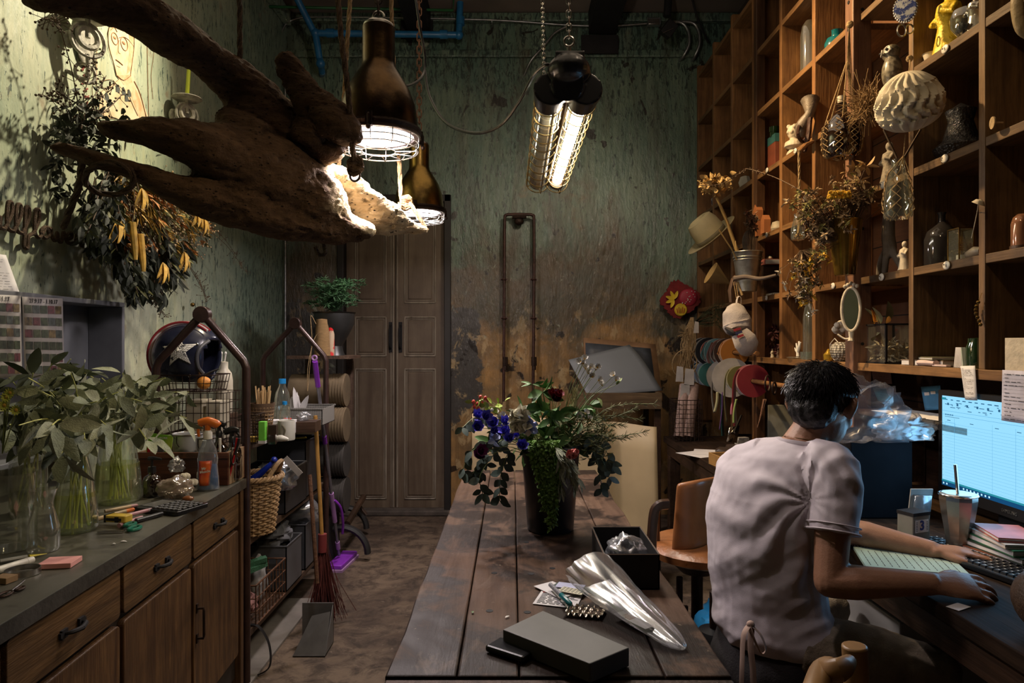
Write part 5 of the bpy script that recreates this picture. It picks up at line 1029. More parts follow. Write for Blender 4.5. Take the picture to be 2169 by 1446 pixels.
b=P(705,752,4.55);t=T('wall_shelf','small plank shelf on brackets holding the potted fern beyond the rack','shelf',(b.x,b.y,b.z));m=MB();m.bx((-1.42,4.3,b.z-.02),(P(748,0,4.4).x,4.62,b.z));m.bx((-1.40,4.62,.9),(-1.36,4.66,b.z));m.bx((-1.12,4.62,.9),(-1.08,4.66,b.z));m.build('plank',bwm,t,world=True,smooth=False)
bz=b.z+.001;b=P(708,0,4.45);b.z=bz;t=T('potted_fern','dark goblet pot with a feathery green fern on the wall shelf','plant',b);m=MB();m.lathe([(0,0),(.07,0),(.06,.02),(.05,.06),(.09,.13),(.125,.2),(.13,.27),(.14,.28),(.13,.28),(.12,.26),(0,.26)],28);m.build('pot',MT('black_pot_glaze',(.015,.015,.014),.4),t);m=MB();random.seed(12)
for k in range(70):
    a1=rnd(0,6.28);e=V((cos(a1)*rnd(.08,.20),sin(a1)*rnd(.08,.18),rnd(.32,.48)));q=cr([V((0,0,.26)),V((e.x*.4,e.y*.4,e.z)),e],5);m.tube(q,.001,3)
    for p in q[3:]:
        for s_ in range(6):m.leaf(p,V((rnd(-1,1),rnd(-1,1),rnd(-.4,.5))),.005,.035,bend=.1)
m.build('fronds',MT('fern_green',(.02,.07,.02),.7,var=.4),t,smooth=False)
b=P(683,0,4.34);b.z=bz;t=T('twine_cone','tall cone of tan twine with a loose tail on the wall shelf','twine',b);m=MB();m.lathe([(0,0),(.052,0),(.038,.23),(0,.235)],24);m.build('cone',MT('tan_thread',(.33,.2,.08),.9,0,.2,30,.8,400,(1,1,4)),t);m=MB();m.tube([(-.03,-.04,.2),(-.06,-.05,.25),(-.05,-.06,.1),(-.06,-.08,-.1),(-.065,-.1,-.22),(-.06,-.1,-.05),(-.03,-.05,.12),(.02,-.06,.14)],.002,4,k=6);m.build('loose_tail',M_['twine'],t)
b=P(701,0,4.36);b.z=bz;t=T('food_tin','narrow white can with a red lid between twine and pot','tin',b);m=MB();m.lathe([(0,0),(.022,0),(.022,.16),(0,.16)],18);m.build('can',MT('tin_print',(.4,.3,.2),.5,col2=(.5,.02,.02),thr=(.5,.55)),t);m=MB();m.lathe([(0,.1605),(.024,.1605),(.024,.18),(0,.18)],18);m.build('lid',MT('red_lid',(.5,.01,.01),.4),t)
t=T('hand_truck','old hand truck with two dark curved wheel guards on the floor by the door','trolley',on(760,1105,0));
for px,py,y,R_ in ((745,1080,5.0,.15),(735,1130,4.4,.17)):
    m=MB();c_=P(px-12,0,y);m.tube([(c_.x+cos(a_)*R_,c_.y,.05+sin(a_)*R_*1.0) for a_ in [pi*k/16 for k in range(17)]],[(.03,.022)]*17,8);m.build('wheel_guard',MT('black_rubber',(.014,.013,.013),.6),t,world=True)
m=MB();m.tube([P(770,1052,4.95),P(735,1110,4.5)],.022,8);m.tube([P(755,1062,4.9),P(776,1090,4.9)],.012,8);m.build('wooden_axle',M_['darkwood'],t,world=True)
# ================================================================ WORKBENCH
g=G('worn_bench_planks');co=g.co();X,Y,Z=g.xyz(co)[:3]
st=g.noise(g.mp(co,(26,2.2,10)),1,6,.65,.6);big=g.noise(co,4.2,6,.62,.5);med=g.noise(g.mp(co,(9,4,9)),1,6,.7,.5)
c=g.mix(g.ramp(st,.3,.7),(.06,.034,.022),(.13,.078,.052));c=g.mix(g.ramp(big,.46,.54,0.,.9),c,(.016,.010,.008));c=g.mix(g.ramp(med,.58,.72,0.,.6),c,(.19,.135,.10))
c=g.mix(g.ramp(g.noise(co,40,4,.7),.68,.73,0.,.6),c,(.30,.23,.16))
bench=g.pr(Base_Color=c,Specular_IOR_Level=.12,Roughness=g.ramp(big,.35,.6,.7,.42),Normal=g.bump(g.ma('ADD',st,med),.45,.004))
tb=T('workbench','long heavy workbench of worn dark planks in the middle of the room','table',(.087,2.3,0))
edges=[(-.234,-.105),(-.102,.012),(.0145,.285),(.2875,.409)]
random.seed(31)
for i,(a_,b_) in enumerate(edges):
    m=MB();n=22;L=[]
    for k in range(n+1):
        y=1.275+(3.36-1.275)*k/n;j1=NZ.noise(V((i*3.3,y*5,0)))*.004*(2.0 if i == 0 else 1);j2=NZ.noise(V((i*3.3+9,y*5,0)))*.004*(2.0 if i == 3 else 1)
        L.append((a_+j1*(1 if i == 0 else .3),b_+j2*(1 if i == 3 else .3),y+(NZ.noise(V((i*7,0,0)))*.008 if k == n else 0)))
    vv=[];ff=[]
    for xa,xb,y in L:vv += [(xa,y,.735),(xb,y,.735),(xb,y,.78),(xa,y,.78)]
    for k in range(n):b=4*k;ff += [(b+q,b+(q+1) % 4,b+4+(q+1) % 4,b+4+q) for q in range(4)]
    ff += [(0,1,2,3),(4*n+3,4*n+2,4*n+1,4*n)];m.add(vv,ff);m.build('plank',bench,tb,world=True,smooth=False,bevel=.004)
m=MB();m.bx((-.236,1.245,.70),(.411,1.272,.775));m.build('front_rail',M_['iron'],tb,world=True,smooth=False,bevel=.003)
m=MB();[m.lathe([(0,.004),(.006,.003),(.008,0)],10,(x,1.245,.74),V((0,-1,.01))) for x in (-.2,-.13,-.05,.22,.26,.3,.36)];m.build('bolt_heads',M_['rust'],tb,world=True)
m=MB();m.bx((-.2,1.28,.66),(.38,3.3,.733));m.build('apron_frame',M_['darkwood'],tb,world=True,smooth=False)
for x in (-.18,.30):
    for y in (1.32,3.2):m=MB();m.bx((x,y,0),(x+.07,y+.07,.658));m.build('leg',M_['darkwood'],tb,world=True,smooth=False,bevel=.004)
m=MB()
for px,py in ((1047,1213),(1170,1203),(1125,1215),(1240,1202),(1037,1293),(1117,1296),(1115,1148)):q=on(px,py,.7805);m.lathe([(0,.0004),(.0085,.0004),(.0085,0)],12,q)
m.build('dowel_holes',M_['black'],tb,world=True)
TZ=.7815
def B(px,py,z=TZ):return on(px,py,z)
# bucket and bouquet
bb=B(1166,1120);t=T('flower_bucket','tall black plastic bucket holding the bouquet on the workbench','bucket',bb);m=MB();m.lathe([(0,0),(.074,0),(.077,.004),(.097,.265),(.102,.27),(.102,.285),(.098,.285),(.094,.27),(.074,.006),(0,.006)],36);m.build('body',M_['blackplastic'],t)
m=MB();m.lathe([(.0,.0),(.088,0),(.088,.004),(0,.004)],24,(0,0,.20));m.build('water',MT('dark_water',(.01,.012,.01),.05),t)
bt=T('bouquet','loose bouquet of blue, white and pink flowers with trailing green amaranth','bouquet',bb+V((0,0,.206)))
random.seed(41);st_=MB();lv=MB();le=MB();lt=MB();D0=bb.y
def BP(px,py,dy=0.):return P(px,py,D0+dy)
rt=bb+V((0,0,.22));
def stm(e,r=.0018,lift=.03,dy=0):
    e=V(e);md_=rt.lerp(e,.55)+V((0,0,lift));q=cr([rt+V((rnd(-.05,.05),rnd(-.05,.05),0)),md_,e],6);st_.tube(q,[r*(1-.4*i/len(q)) for i in range(len(q))],5);return q
# eucalyptus swags left/right (round leaves drooping)
for tgts in ([(1080,940),(1020,1000),(1022,1045)],[(1080,930),(1030,960),(1000,1005)],[(1090,950),(1062,1000),(1058,1060)],[(1070,930),(1000,955),(980,1000)],[(1230,930),(1270,965),(1290,1010)],[(1230,930),(1262,970),(1275,1035)],[(1240,925),(1280,950),(1296,985)],[(1060,900),(1015,880),(980,905)]):
    q=cr([rt]+[BP(x,y,rnd(-.08,-.02)) for x,y in tgts],8);st_.tube(q,.0013,4)
    for j in range(9,len(q)):
        if j % 2:continue
        for s_ in (0,1):le.leaf(q[j],V((rnd(-1,1),rnd(-.5,.3),rnd(-1.2,-.1))),rnd(.018,.027),rnd(.03,.045),up=V((rnd(-.5,.5),-1,rnd(0,.5))),bend=.1,fold=.05)
# leafy greens mass
for i in range(46):
    px,py=random.gauss(1160,60),random.gauss(925,30);e=BP(px,py,rnd(-.12,.12))
    for k in range(3):lv.leaf(e,V((rnd(-1,1),rnd(-1,.4),rnd(-.6,1))),rnd(.018,.034),rnd(.035,.07))
for px,py in ((1150,830),(1165,870),(1120,872),(1200,880),(1185,905),(1140,905),(1075,920),(1100,905),(1225,870)):
    e=BP(px,py,rnd(-.06,.03));stm(e)
    for k in range(5):lv.leaf(e,V((rnd(-1,1),rnd(-.8,.3),rnd(-.7,.6))),rnd(.024,.036),rnd(.05,.075))
for px,py in ((1128,815),(1150,820),(1165,822)):e=BP(px,py,0);stm(e,.0022);[lv.leaf(e,V((rnd(-1,1),rnd(-.5,.2),rnd(-.1,.5))),.012,.04) for k in range(4)]
lv.build('green_leaves',M_['leafgreen'],bt,world=True);le.build('eucalyptus_leaves',MT('eucalyptus_blue_green',(.06,.09,.075),.5,0,.4,30),bt,world=True)
# trailing amaranth
for i in range(26):
    x0=rnd(1120,1185);y1=rnd(1040,1150) if abs(x0-1160)<18 else rnd(1000,1080);xe=1168+(x0-1155)*.45
    q=cr([rt,BP(x0,935,-.105),BP((x0+xe)/2,(940+y1)/2,-.125),BP(xe,y1,-.122)],8);q=[V((p.x,p.y,max(p.z,TZ+.012))) for p in q];st_.tube(q,.0009,4)
    for j in range(7,len(q)):
        for k in range(3):lt.leaf(q[j],V((rnd(-1,1),rnd(-1,.3),rnd(-1,.2))),rnd(.007,.012),rnd(.012,.022),fold=.3)
        if random.random()<.45:lt.ball(q[j]+V((rnd(-.008,.008),-.006,0)),rnd(.004,.0065),6,4)
lt.build('trailing_greenery',MT('bright_trailing_green',(.15,.28,.06),.55,0,.5,40),bt,world=True)
def blossoms(name,mat,spots,r,n=8,l=None,up_=0.6,cen=None,ball_=0,dense=1):
    m=MB();mc=MB()
    for px,py,dy in spots:
        e=BP(px,py,dy);stm(e,.0014)
        if ball_:
            for k in range(ball_):m.leaf(e,V((rnd(-1,1),rnd(-1,1),rnd(-.8,1))),r*.9,r*1.1,bend=rnd(-.2,.5),fold=.3)
        else:
            ax=V((rnd(-.6,.6),-.8,rnd(.2,1.2))).normalized();x,y,z=frame(ax)
            for ly in range(dense):
                for k in range(n):a_=2*pi*k/n+ly*.4;m.leaf(e,(x*cos(a_)+y*sin(a_))*(1-.35*ly)+z*up_*(1+ly),r*.75,r*(1-.2*ly),up=z,bend=-.3)
        mc.ball(e+V((0,-.003,0)),r*.22,6,5)
    m.build(name,mat,bt,world=True)
    if cen:mc.build(name+'_centres',cen,bt,world=True)
vio=MT('violet_blue_petal',(.07,.06,.42),.5,0,.5,40)
blossoms('delphinium',vio,[(x+rnd(-9,9),y+rnd(-7,7),rnd(-.19,-.08)) for x,y in ((1010,880),(1028,878),(1012,902),(1040,900),(1055,905),(1070,900),(1050,920),(1080,920),(1062,915),(1085,905),(1095,930),(1072,930),(1040,915),(1025,882),(1060,935),(1100,945))],.029,6,dense=2,cen=M_['white'])
blossoms('white_hydrangea',MT('cream_white_petal',(.80,.78,.66),.6,0,.1,30),[(x,y,-.23) for x,y in ((1093,895),(1102,885),(1110,897),(1098,905),(1115,907),(1105,875),(1090,882))],.026,5,ball_=12)
blossoms('pale_blue_hydrangea',MT('pale_blue_petal',(.30,.36,.62),.6,0,.2,30),[(x,y,-.22) for x,y in ((1118,894),(1122,900),(1118,912),(1126,908),(1048,932))],.022,5,ball_=10)
blossoms('dark_red_bloom',MT('dark_red_petal',(.16,.006,.012),.6,0,.4,40),[(1176,845,-.09),(1182,840,-.09),(1170,838,-.08)],.026,8,dense=3)
blossoms('purple_anemone',MT('purple_petal',(.12,.01,.09),.6,0,.4,40),[(1016,955,-.16),(1014,968,-.16)],.03,7,dense=2)
blossoms('pink_tulip',MT('salmon_pink_petal',(.75,.32,.28),.5,0,.2,20),[(1208,965,-.23),(1212,968,-.23)],.04,6,up_=2.0,dense=2)
blossoms('pale_green_bud',MT('pale_green_bud',(.35,.42,.16),.5),[(1138,926,-.17),(1157,858,0)],.012,6,ball_=16)
blossoms('small_white_daisies',M_['white'],[(x,y,-.03) for x,y in ((1235,770),(1240,780),(1250,778),(1246,790),(1262,782),(1255,798),(1268,805),(1275,815),(1238,760),(1230,765),(1265,778),(1300,795),(1305,805),(1226,880),(1236,885),(1240,875),(1248,888),(1222,890),(1060,885),(1050,875),(1066,880),(1040,870),(1230,925),(1178,915))],.016,7,cen=yel)
m=MB()
for px,py in ((1018,841),(1028,843),(1034,847),(1003,851),(1020,853),(1005,861),(1013,865),(1012,855)):e=BP(px,py,-.04);m.ball(e,(.006,.006,.008),8,6);stm(e,.0009)
m.build('red_berries',MT('rose_hip',(.5,.06,.05),.3),bt,world=True)
m=MB()
for px,py in ((1027,872),(1034,873),(1042,868)):m.ball(BP(px,py,-.05),.006,8,6)
m.build('white_berries',M_['white'],bt,world=True)
m=MB();
for k in range(3):
    for i in range(5):m.leaf(BP(1000+i*14+k*6,858+rnd(-10,20),-.04),V((rnd(-1,1),rnd(-.6,.2),rnd(-.2,.8))),.02,.026,bend=0)
m.build('lime_leaves',MT('lime_leaf',(.3,.4,.05),.5),bt,world=True)
m=MB()
for k in range(150):a_=k/150;c_=BP(1210+12*a_+rnd(-3,3)*(1-a_)*2,890-62*a_,-.03);m.leaf(c_,V((rnd(-.6,.6),rnd(-.6,.6),1.)),.002,.03,bend=0)
m.build('foxtail_plume',MT('foxtail',(.36,.33,.16),.8),bt,world=True)
m=MB()
for i in range(60):
    px,py=rnd(1190,1285),rnd(885,965);e=BP(px,py,rnd(-.14,.03));stm(e,.001)
    for k in range(14):m.leaf(e+V((rnd(-.02,.02),rnd(-.02,.02),rnd(-.03,.03))),V((rnd(-1,1),rnd(-1,.5),rnd(-.3,1))),.004,.025)
m.build('olive_filler',olv,bt,world=True)
m=MB()
for tg_ in ([(1240,900),(1300,860),(1385,855)],[(1240,905),(1310,880),(1345,865)],[(1245,925),(1300,925),(1365,915)],[(1240,930),(1290,930),(1330,925)],[(1235,900),(1290,880),(1355,888)],[(1240,910),(1285,900),(1320,900)]):
    q=cr([rt]+[BP(x,y,-.02) for x,y in tg_],9);st_.tube(q,.001,4)
    for j in range(12,len(q)):
        for k in range(4):m.leaf(q[j],(q[j]-q[j-1]).normalized()+V((rnd(-.8,.8),rnd(-.8,.8),rnd(-.8,.8))),.0022,.022,bend=.1)
m.build('wispy_sprays',MT('wispy_olive',(.13,.13,.05),.7),bt,world=True)
m=MB()
for e_ in ((1190,1030),(1205,1000),(1225,1015),(1215,1025)):
    q=cr([rt,BP(1170,945,-.11),BP((1180+e_[0])/2,970,-.14),BP(*e_,-.13)],6);st_.tube(q,.0014,4)
    for j in range(8,len(q)):
        for k in range(2):m.leaf(q[j],(q[j]-q[j-1]).normalized()+V((rnd(-.5,.5),rnd(-.5,.1),rnd(-.4,.1))),.011,.05,bend=.2)
m.build('silver_leaves',sg2,bt,world=True)
e=BP(1305,815,-.02);q=stm(e,.0016,.06);m=MB();m.leaf(e,V((.5,-.2,.8)),.014,.03);m.leaf(e,V((.3,-.4,.9)),.014,.028);m.leaf(BP(1265,842,-.02),V((.5,-.3,-.6)),.024,.032);m.build('closed_bud',bpy.data.materials['pale_green_bud'],bt,world=True)
st_.build('stems',M_['stem'],bt,world=True)
# things on the bench
black_card=MT('dark_grey_card',(.085,.08,.07),.55,var=.1)
q=[B(1065,1330,.82),B(1150,1290,.82),B(1333,1368,.82),B(1250,1402,.82)]
ctr=(q[0]+q[2])/2;t=T('flat_box','flat dark grey card box lying askew at the front of the workbench','box',V((ctr.x,ctr.y,TZ)))
m=MB();top=[V((p.x,p.y,TZ+.036)) for p in q];bot=[V((p.x,p.y,TZ)) for p in q];m.add(top+bot,[(0,1,2,3),(7,6,5,4)]+[(i,(i+1) % 4,4+(i+1) % 4,4+i) for i in range(4)]);m.build('lid',black_card,t,world=True,smooth=False,bevel=.002)
slab('dark_tin','small shiny black tin with specks lying left of the flat grey box','tin',B(1083,1383),(.094,.052,.014),MT('black_gloss_tin',(.02,.02,.022),.2,.2,.3,20,col2=(.2,.18,.12),thr=(.68,.7)),-.62,bevel=.005)
slab('plastic_sleeve','printed sheet in a clear sleeve at the bottom of the paper pile','paper',B(1185,1265),(.105,.12,.0015),M_['paper'],-.28)
t=bpy.data.objects['plastic_sleeve'];m=MB();random.seed(3)
for i in range(13):
    x=-.045
    while x <.03:w_=rnd(.006,.02);m.box((x+w_/2,-.05+i*.008,.0022),(w_,.0022,.0004));x += w_+rnd(.003,.006)
o=m.build('print',M_['ink'],t,M=Matrix.Rotation(-.28,4,'Z'),smooth=False)
m=MB();m.box((-.038,.028,.0023),(.016,.018,.0005));m.build('red_stamp',MT('red_print',(.5,.02,.02),.6),t,M=Matrix.Rotation(-.28,4,'Z'))
slab('envelope','white envelope lying on top of the printed sheet','envelope',B(1178,1249,TZ+.003),(.062,.105,.0012),M_['paper'],.62)
slab('dark_card','dark green card showing under the small notes','card',B(1217,1245,TZ+.0045),(.11,.035,.001),MT('dark_green_card',(.02,.045,.035),.6),-.55)
slab('blue_note','pale lilac folded note under the lined card','note',B(1208,1241,TZ+.007),(.07,.038,.001),MT('lilac_paper',(.42,.44,.60),.8),-.35)
slab('business_card','small cream card with printed symbols on top of the papers','card',B(1212,1251,TZ+.009),(.062,.034,.001),MT('cream_card3',(.56,.54,.40),.8),-.5)
t=bpy.data.objects['business_card'];m=MB()
for i in range(4):
    for j in range(6):m.box((-.024+j*.0095,-.011+i*.0075,.0013),(.006,.0022,.0003))
m.build('print',M_['ink'],t,M=Matrix.Rotation(-.5,4,'Z'),smooth=False)
a_=B(1166,1238,TZ+.017);b_=B(1209,1280,TZ+.017);t=T('marker','grey marker pen with a teal cap lying across the papers','pen',V((a_.x,a_.y,TZ+.011)));m=MB();m.tube([a_,a_.lerp(b_,.55)],.0058,12);m.build('barrel',MT('grey_label',(.2,.2,.22),.4,0,.6,200),t,world=True);m=MB();m.tube([a_.lerp(b_,.55),a_.lerp(b_,.97),b_],[.0068,.0062,.003],12);m.build('cap',MT('teal_cap',(.0,.13,.15),.25),t,world=True)
m=MB();c_=B(1240,1296,TZ+.003);m.sheet(lambda u,v:c_+V(((u-.5)*.085+(v-.5)*.02,(v-.5)*.055-(u-.5)*.02,.004*sin(u*40)*abs(cos(v*9))+.004)),40,12);single('foil_packet','crinkled silver foil packet in front of the paper pile','packet',m,MT('silver_foil',(.7,.62,.5),.15,1,.1,bump=.4,bs=80),c_)
# black open box, plastic bag
q0=B(1268,1205,TZ);t=T('open_box','open black card box at the right edge of the workbench','box',V((.30,1.86,TZ)))
bx0,bx1,by0,by1,bh=.232,.372,1.72,1.98,.088;bk=MT('black_card',(.012,.011,.011),.6)
m=MB();m.bx((bx0,by0,TZ),(bx1,by1,TZ+.003));m.bx((bx0,by0,TZ),(bx0+.003,by1,TZ+bh));m.bx((bx1-.003,by0,TZ),(bx1,by1,TZ+bh));m.bx((bx0,by0,TZ),(bx1,by0+.003,TZ+bh));m.bx((bx0,by1-.003,TZ),(bx1,by1,TZ+bh));m.build('tray',bk,t,world=True,smooth=False)
m=MB();rr=[(bx0,by0,TZ+bh),(bx1,by0,TZ+bh),(bx1,by1,TZ+bh),(bx0,by1,TZ+bh)];[m.tube([rr[k],rr[(k+1) % 4]],.0016,4) for k in range(4)];m.build('worn_edge',MT('worn_brown_edge',(.10,.06,.035),.7),t,world=True)
crumple('tissue_bag','pale translucent bag stuffed in the black box',V((.30,1.80,TZ+.035)),.05,M_['bag'],33,sq=(1,1,.8))
cA,cB,cC=P(1262,1205,1.70),P(1290,1310,1.52),P(1445,1372,1.40)
m=MB()
def bagf(u,v):
    # a half-inflated tapering bag from its open mouth (v=0) to its closed tip
    L0=[V((.195,1.66,TZ+.07)),V((.245,1.56,TZ+.045)),V((.30,1.44,TZ+.024)),V((.345,1.375,TZ+.006))];q=cr(L0,12);fv=v*(len(q)-1);iv=min(int(fv),len(q)-2);p=q[iv].lerp(q[iv+1],fv-iv)
    R_=(.062*(1-v)**.7+.006);a_=2*pi*u;k=1+.20*NZ.noise(V((cos(a_)*1.5,sin(a_)*1.5,v*2.5)))+.13*NZ.noise(V((cos(a_)*5,sin(a_)*5,v*4+3)))
    o_=V((cos(a_)*R_*.95*k,cos(a_)*R_*.45*k,sin(a_)*R_*.55*k));r_=p+o_;r_.z=max(r_.z,TZ+.002);return r_
m.sheet(bagf,60,48);single('plastic_bag','clear plastic bag with a printed slip slumped between box and flat grey box','bag',m,M_['bag'],V((.27,1.52,TZ)))
slab('printed_slip','small printed slip with red marks inside the clear bag on the workbench','paper',V((.268,1.50,TZ+.012)),(.10,.028,.001),M_['paper'],-1.0)
t=bpy.data.objects['printed_slip'];m=MB()
for i in range(5):m.box((-.03+i*.006,0,.0014),(.002,.02,.0004))
m.build('print',MT('red_brown_print',(.3,.06,.03),.6),t,M=Matrix.Rotation(-1.0,4,'Z'))
random.seed(6)
for i,(px,py,w_) in enumerate(((1070,1309,'beside the front flat box'),(1002,1295,'in the plank gap'),(1205,1128,'behind the bucket foot, right'),(1300,1290,'near the black box'))):m=MB();q=B(px,py);m.leaf(q+V((0,0,.0015)),V((rnd(-1,1),rnd(-1,1),.05)),.006,.014,up=V((0,0,1)),bend=.05);single('fallen_leaf','tiny pale fallen leaf '+w_,'leaf',m,M_['leafgreen'] if i else M_['white'],q,'scraps of leaf on the workbench')
# cream backed boards leaning behind the bench, crate with grey card, red kite
t=T('leaning_roll_board','big cream board with a curled right edge leaning behind the workbench','board',(.75,4.0,0));cr_=MT('cream_board',(.40,.30,.165),.6,0,.12,3)
xa,xb,yy=P(1000,0,4.2).x,P(1392,0,3.9).x,4.05;zt_=P(0,872,4.1).z
m=MB();m.sheet(lambda u,v:V((xa+(xb-xa)*u,4.22-.25*u+.02*sin(u*3)+(.06*sin((u-.72)/.28*pi*1.6) if u >.72 else 0)-.10*(1-v),.02+(P(0,880+16*u,4.1).z-.02)*v)),50,6);m.build('sheet',cr_,t,world=True,solid=.006)
t=T('grey_crate','wooden crate on the floor stand behind the bench carrying big grey card sheets','crate',(.62,5.0,0));
x0,x1,yf=P(1225,0,4.6).x,P(1402,0,4.6).x,4.6;z0,z1=P(0,866,4.6).z,P(0,832,4.6).z;ow=wood('pale_crate_wood',(.11,.065,.03),(.2,.13,.065),0,.6)
m=MB();m.bx((x0,yf,z0),(x1,yf+.02,z1));m.build('front_board',ow,t,world=True,smooth=False);m=MB();m.bx((x0,yf+.02,z0),(x0+.02,yf+.5,z1));m.bx((x1-.02,yf+.02,z0),(x1,yf+.5,z1));m.bx((x0,yf+.48,z0),(x1,yf+.5,z1));m.bx((x0,yf+.02,z0),(x1,yf+.5,z0+.01));m.build('side_boards',ow,t,world=True,smooth=False)
for x in (x0,x1-.04):
    for y in (yf+.03,yf+.44):m=MB();m.bx((x,y,0),(x+.04,y+.04,z0));m.build('leg',M_['darkwood'],t,world=True,smooth=False)
def board(name,label,px4,y4,mat,base,th=.006,cat='board'):
    c_=[P(a,b,y) for (a,b),y in zip(px4,y4)];m=MB();m.sheet(lambda u,v:c_[0].lerp(c_[1],u).lerp(c_[3].lerp(c_[2],u),v)+V((0,-.015*sin(pi*u)*v,0)),8,8);return single(name,label,cat,m,mat,base,solid=th)
gc=MT('slate_grey_card',(.15,.16,.17),.5,0,.08,3)
board('framed_board','brown framed board behind the grey card, leaning on the back wall',[(1236,716),(1388,730),(1404,850),(1240,850)],(5.2,5.2,4.98,4.98),MT('dull_brown_panel',(.20,.11,.055),.6),P(1320,850,4.98),.02)
board('dark_board','dark blue-grey board in plastic film between the frame and the grey card',[(1240,726),(1378,738),(1392,846),(1244,846)],(5.12,5.12,4.9,4.9),MT('blue_grey_panel',(.05,.055,.065),.25),P(1320,846,4.9),.006)
c_=[P(1204,762,4.95),P(1333,730,5.05),P(1403,822,4.72),P(1245,838,4.66)];m=MB();m.sheet(lambda u,v:c_[0].lerp(c_[1],u).lerp(c_[3].lerp(c_[2],u),v)+V((0,0,.02*sin(v*pi*1.3)*u)),12,12);single('grey_card_sheet','large warped slate grey card lying tilted on the crate','card',m,gc,c_[3],solid=.003)
t=T('cloth_kite','dark red fringed cloth fish ornament with yellow crest on the back wall','ornament',P(1440,675,5.5));dr=MT('dark_red_cloth',(.16,.012,.012),.9,0,.35,14,.3)
random.seed(14);out=[(cos(a_)*(.145+.02*sin(a_*4+1)+rnd(-.014,.014)),sin(a_)*(.145+.02*cos(a_*3)+rnd(-.014,.014))) for a_ in [2*pi*k/60 for k in range(60)]]
m=MB();c0=P(1440,634,5.52);m.prism(out,.02,plane(c0,(1,0,0),(0,0,1)));m.build('cloth_body',dr,t,world=True,smooth=False);m=MB();m.ball(P(1458,630,5.50),(.075,.02,.07),18,12);m.build('spotted_cheek',MT('crimson_cloth',(.30,.015,.035),.6),t,world=True)
m=MB();random.seed(2);[m.ball(P(1458,630,5.49)+V((rnd(-.055,.055),-.012,rnd(-.05,.05))),.004,6,5) for k in range(16)];m.build('white_dots',M_['white'],t,world=True)
m=MB();m.lathe([(0,.012),(.045,.01),(.052,0)],24,P(1442,656,5.49),V((0,-1,.01)));[m.leaf(P(1428,634,5.48),V((cos(a_),-.1,sin(a_))),.03,.075,up=V((0,-1,0)),bend=0) for a_ in (1.2,2.0,2.8,3.5,4.3)];m.build('yellow_crest',MT('bright_yellow_cloth',(.62,.42,.02),.6),t,world=True)
m=MB();[m.tube([P(1442,656,5.47)+V((s_*.012*k,0,-.025)),P(1442,656,5.47)+V((s_*.016*k,0,.012+.01*(k % 2)))],.003,5) for s_ in (-1,1) for k in (0,1,2)];m.build('red_flames',MT('flame_red',(.35,.02,.01),.6),t,world=True)
# bentwood office chair
oc=T('office_chair','brown leather and bentwood swivel chair between bench and desk','chair',P(1462,1340,2.62)*1.0);cx,cy=P(1465,0,2.55).x,2.55;oc.location=(cx,cy,0);WL[oc]=V((cx,cy,0))
lea=MT('brown_leather',(.25,.09,.025),.35,0,.3,12,.2,60);bw_=MT('dark_bentwood',(.06,.03,.018),.3)
zs=.60
m=MB();m.lathe([(0,.0),(.15,0),(.2,.02),(.205,.045),(.18,.065),(0,.07)],32,V((cx+.04,cy,zs)),M=None);m.build('seat',lea,oc,world=True)
m=MB();m.sheet(lambda u,v:V((cx-.10+.19*u+.02*v,cy-.10-.06*sin(pi*u)+.14*u,.65+.25*v+.015*sin(pi*u))),12,10);m.build('backrest',MT('brown_moulded_back',(.26,.10,.035),.3,0,.2,10),oc,world=True,solid=.022,sub=1)
m=MB();xb_=cx-.165;m.tube([(xb_+.03,cy-.12,.52),(xb_-.01,cy-.13,.60),(xb_-.005,cy-.13,.78),(xb_+.012,cy-.13,.825),(xb_+.05,cy-.12,.83)],[(.012,.020)]*5,8,k=5);m.tube([(xb_+.035,cy+.0,.52),(xb_+.03,cy,.76),(xb_+.045,cy-.02,.80)],[(.010,.016)]*3,8,k=4);m.build('bentwood_arm',bw_,oc,world=True)
m=MB();m.tube([(cx+.02,cy,.06),(cx+.02,cy,zs-.045)],.022,12);m.lathe([(.022,0),(.06,.0),(.11,.05),(0,.05)],16,V((cx+.02,cy,zs-.05)));m.build('column',M_['iron'],oc,world=True)
m=MB();m.tube([(cx-.06,cy-.06,.42),(cx-.06,cy-.06,.55)],.012,8);m.box((cx-.06,cy-.06,.43),(.06,.014,.03));m.tube([(cx-.10,cy-.06,.40),(cx-.02,cy-.06,.40)],.010,8);m.build('adjusting_knob',M_['iron'],oc,world=True)
for k in range(4):a_=pi/4+pi/2*k;m=MB();m.tube([(cx+.02,cy,.09),(cx+.02+cos(a_)*.12,cy+sin(a_)*.12,.07),(cx+.02+cos(a_)*.22,cy+sin(a_)*.22,.035)],[.02,.016,.012],8,k=3);m.ball((cx+.02+cos(a_)*.22,cy+sin(a_)*.22,.02),.02,10,8);m.build('leg',M_['iron'],oc,world=True)
t=T('floor_canister','squat dark round base with a black post behind the bench corner','stand',(.56,2.2,0));q=P(1515,1330,2.15);t.location=(q.x,q.y,0);WL[t]=V((q.x,q.y,0));m=MB();m.lathe([(0,0),(.10,0),(.10,.35),(.085,.45),(.05,.50),(0,.51)],28);m.build('base',M_['blackplastic'],t);m=MB();m.tube([(0,0,.50),(0,0,.62)],.018,10);m.build('post',M_['iron'],t)
crumple('blue_bag','bright blue plastic bag on the floor stack beside the stool',V((P(1545,0,2.35).x,2.35,.30)),.10,MT('blue_plastic',(.02,.20,.42),.3),40,sq=(1,1,1.2))
slab('floor_box','dark box under the blue plastic bag','box',V((P(1548,0,2.35).x,2.35,.001)),(.2,.2,.295),M_['darkwood'])
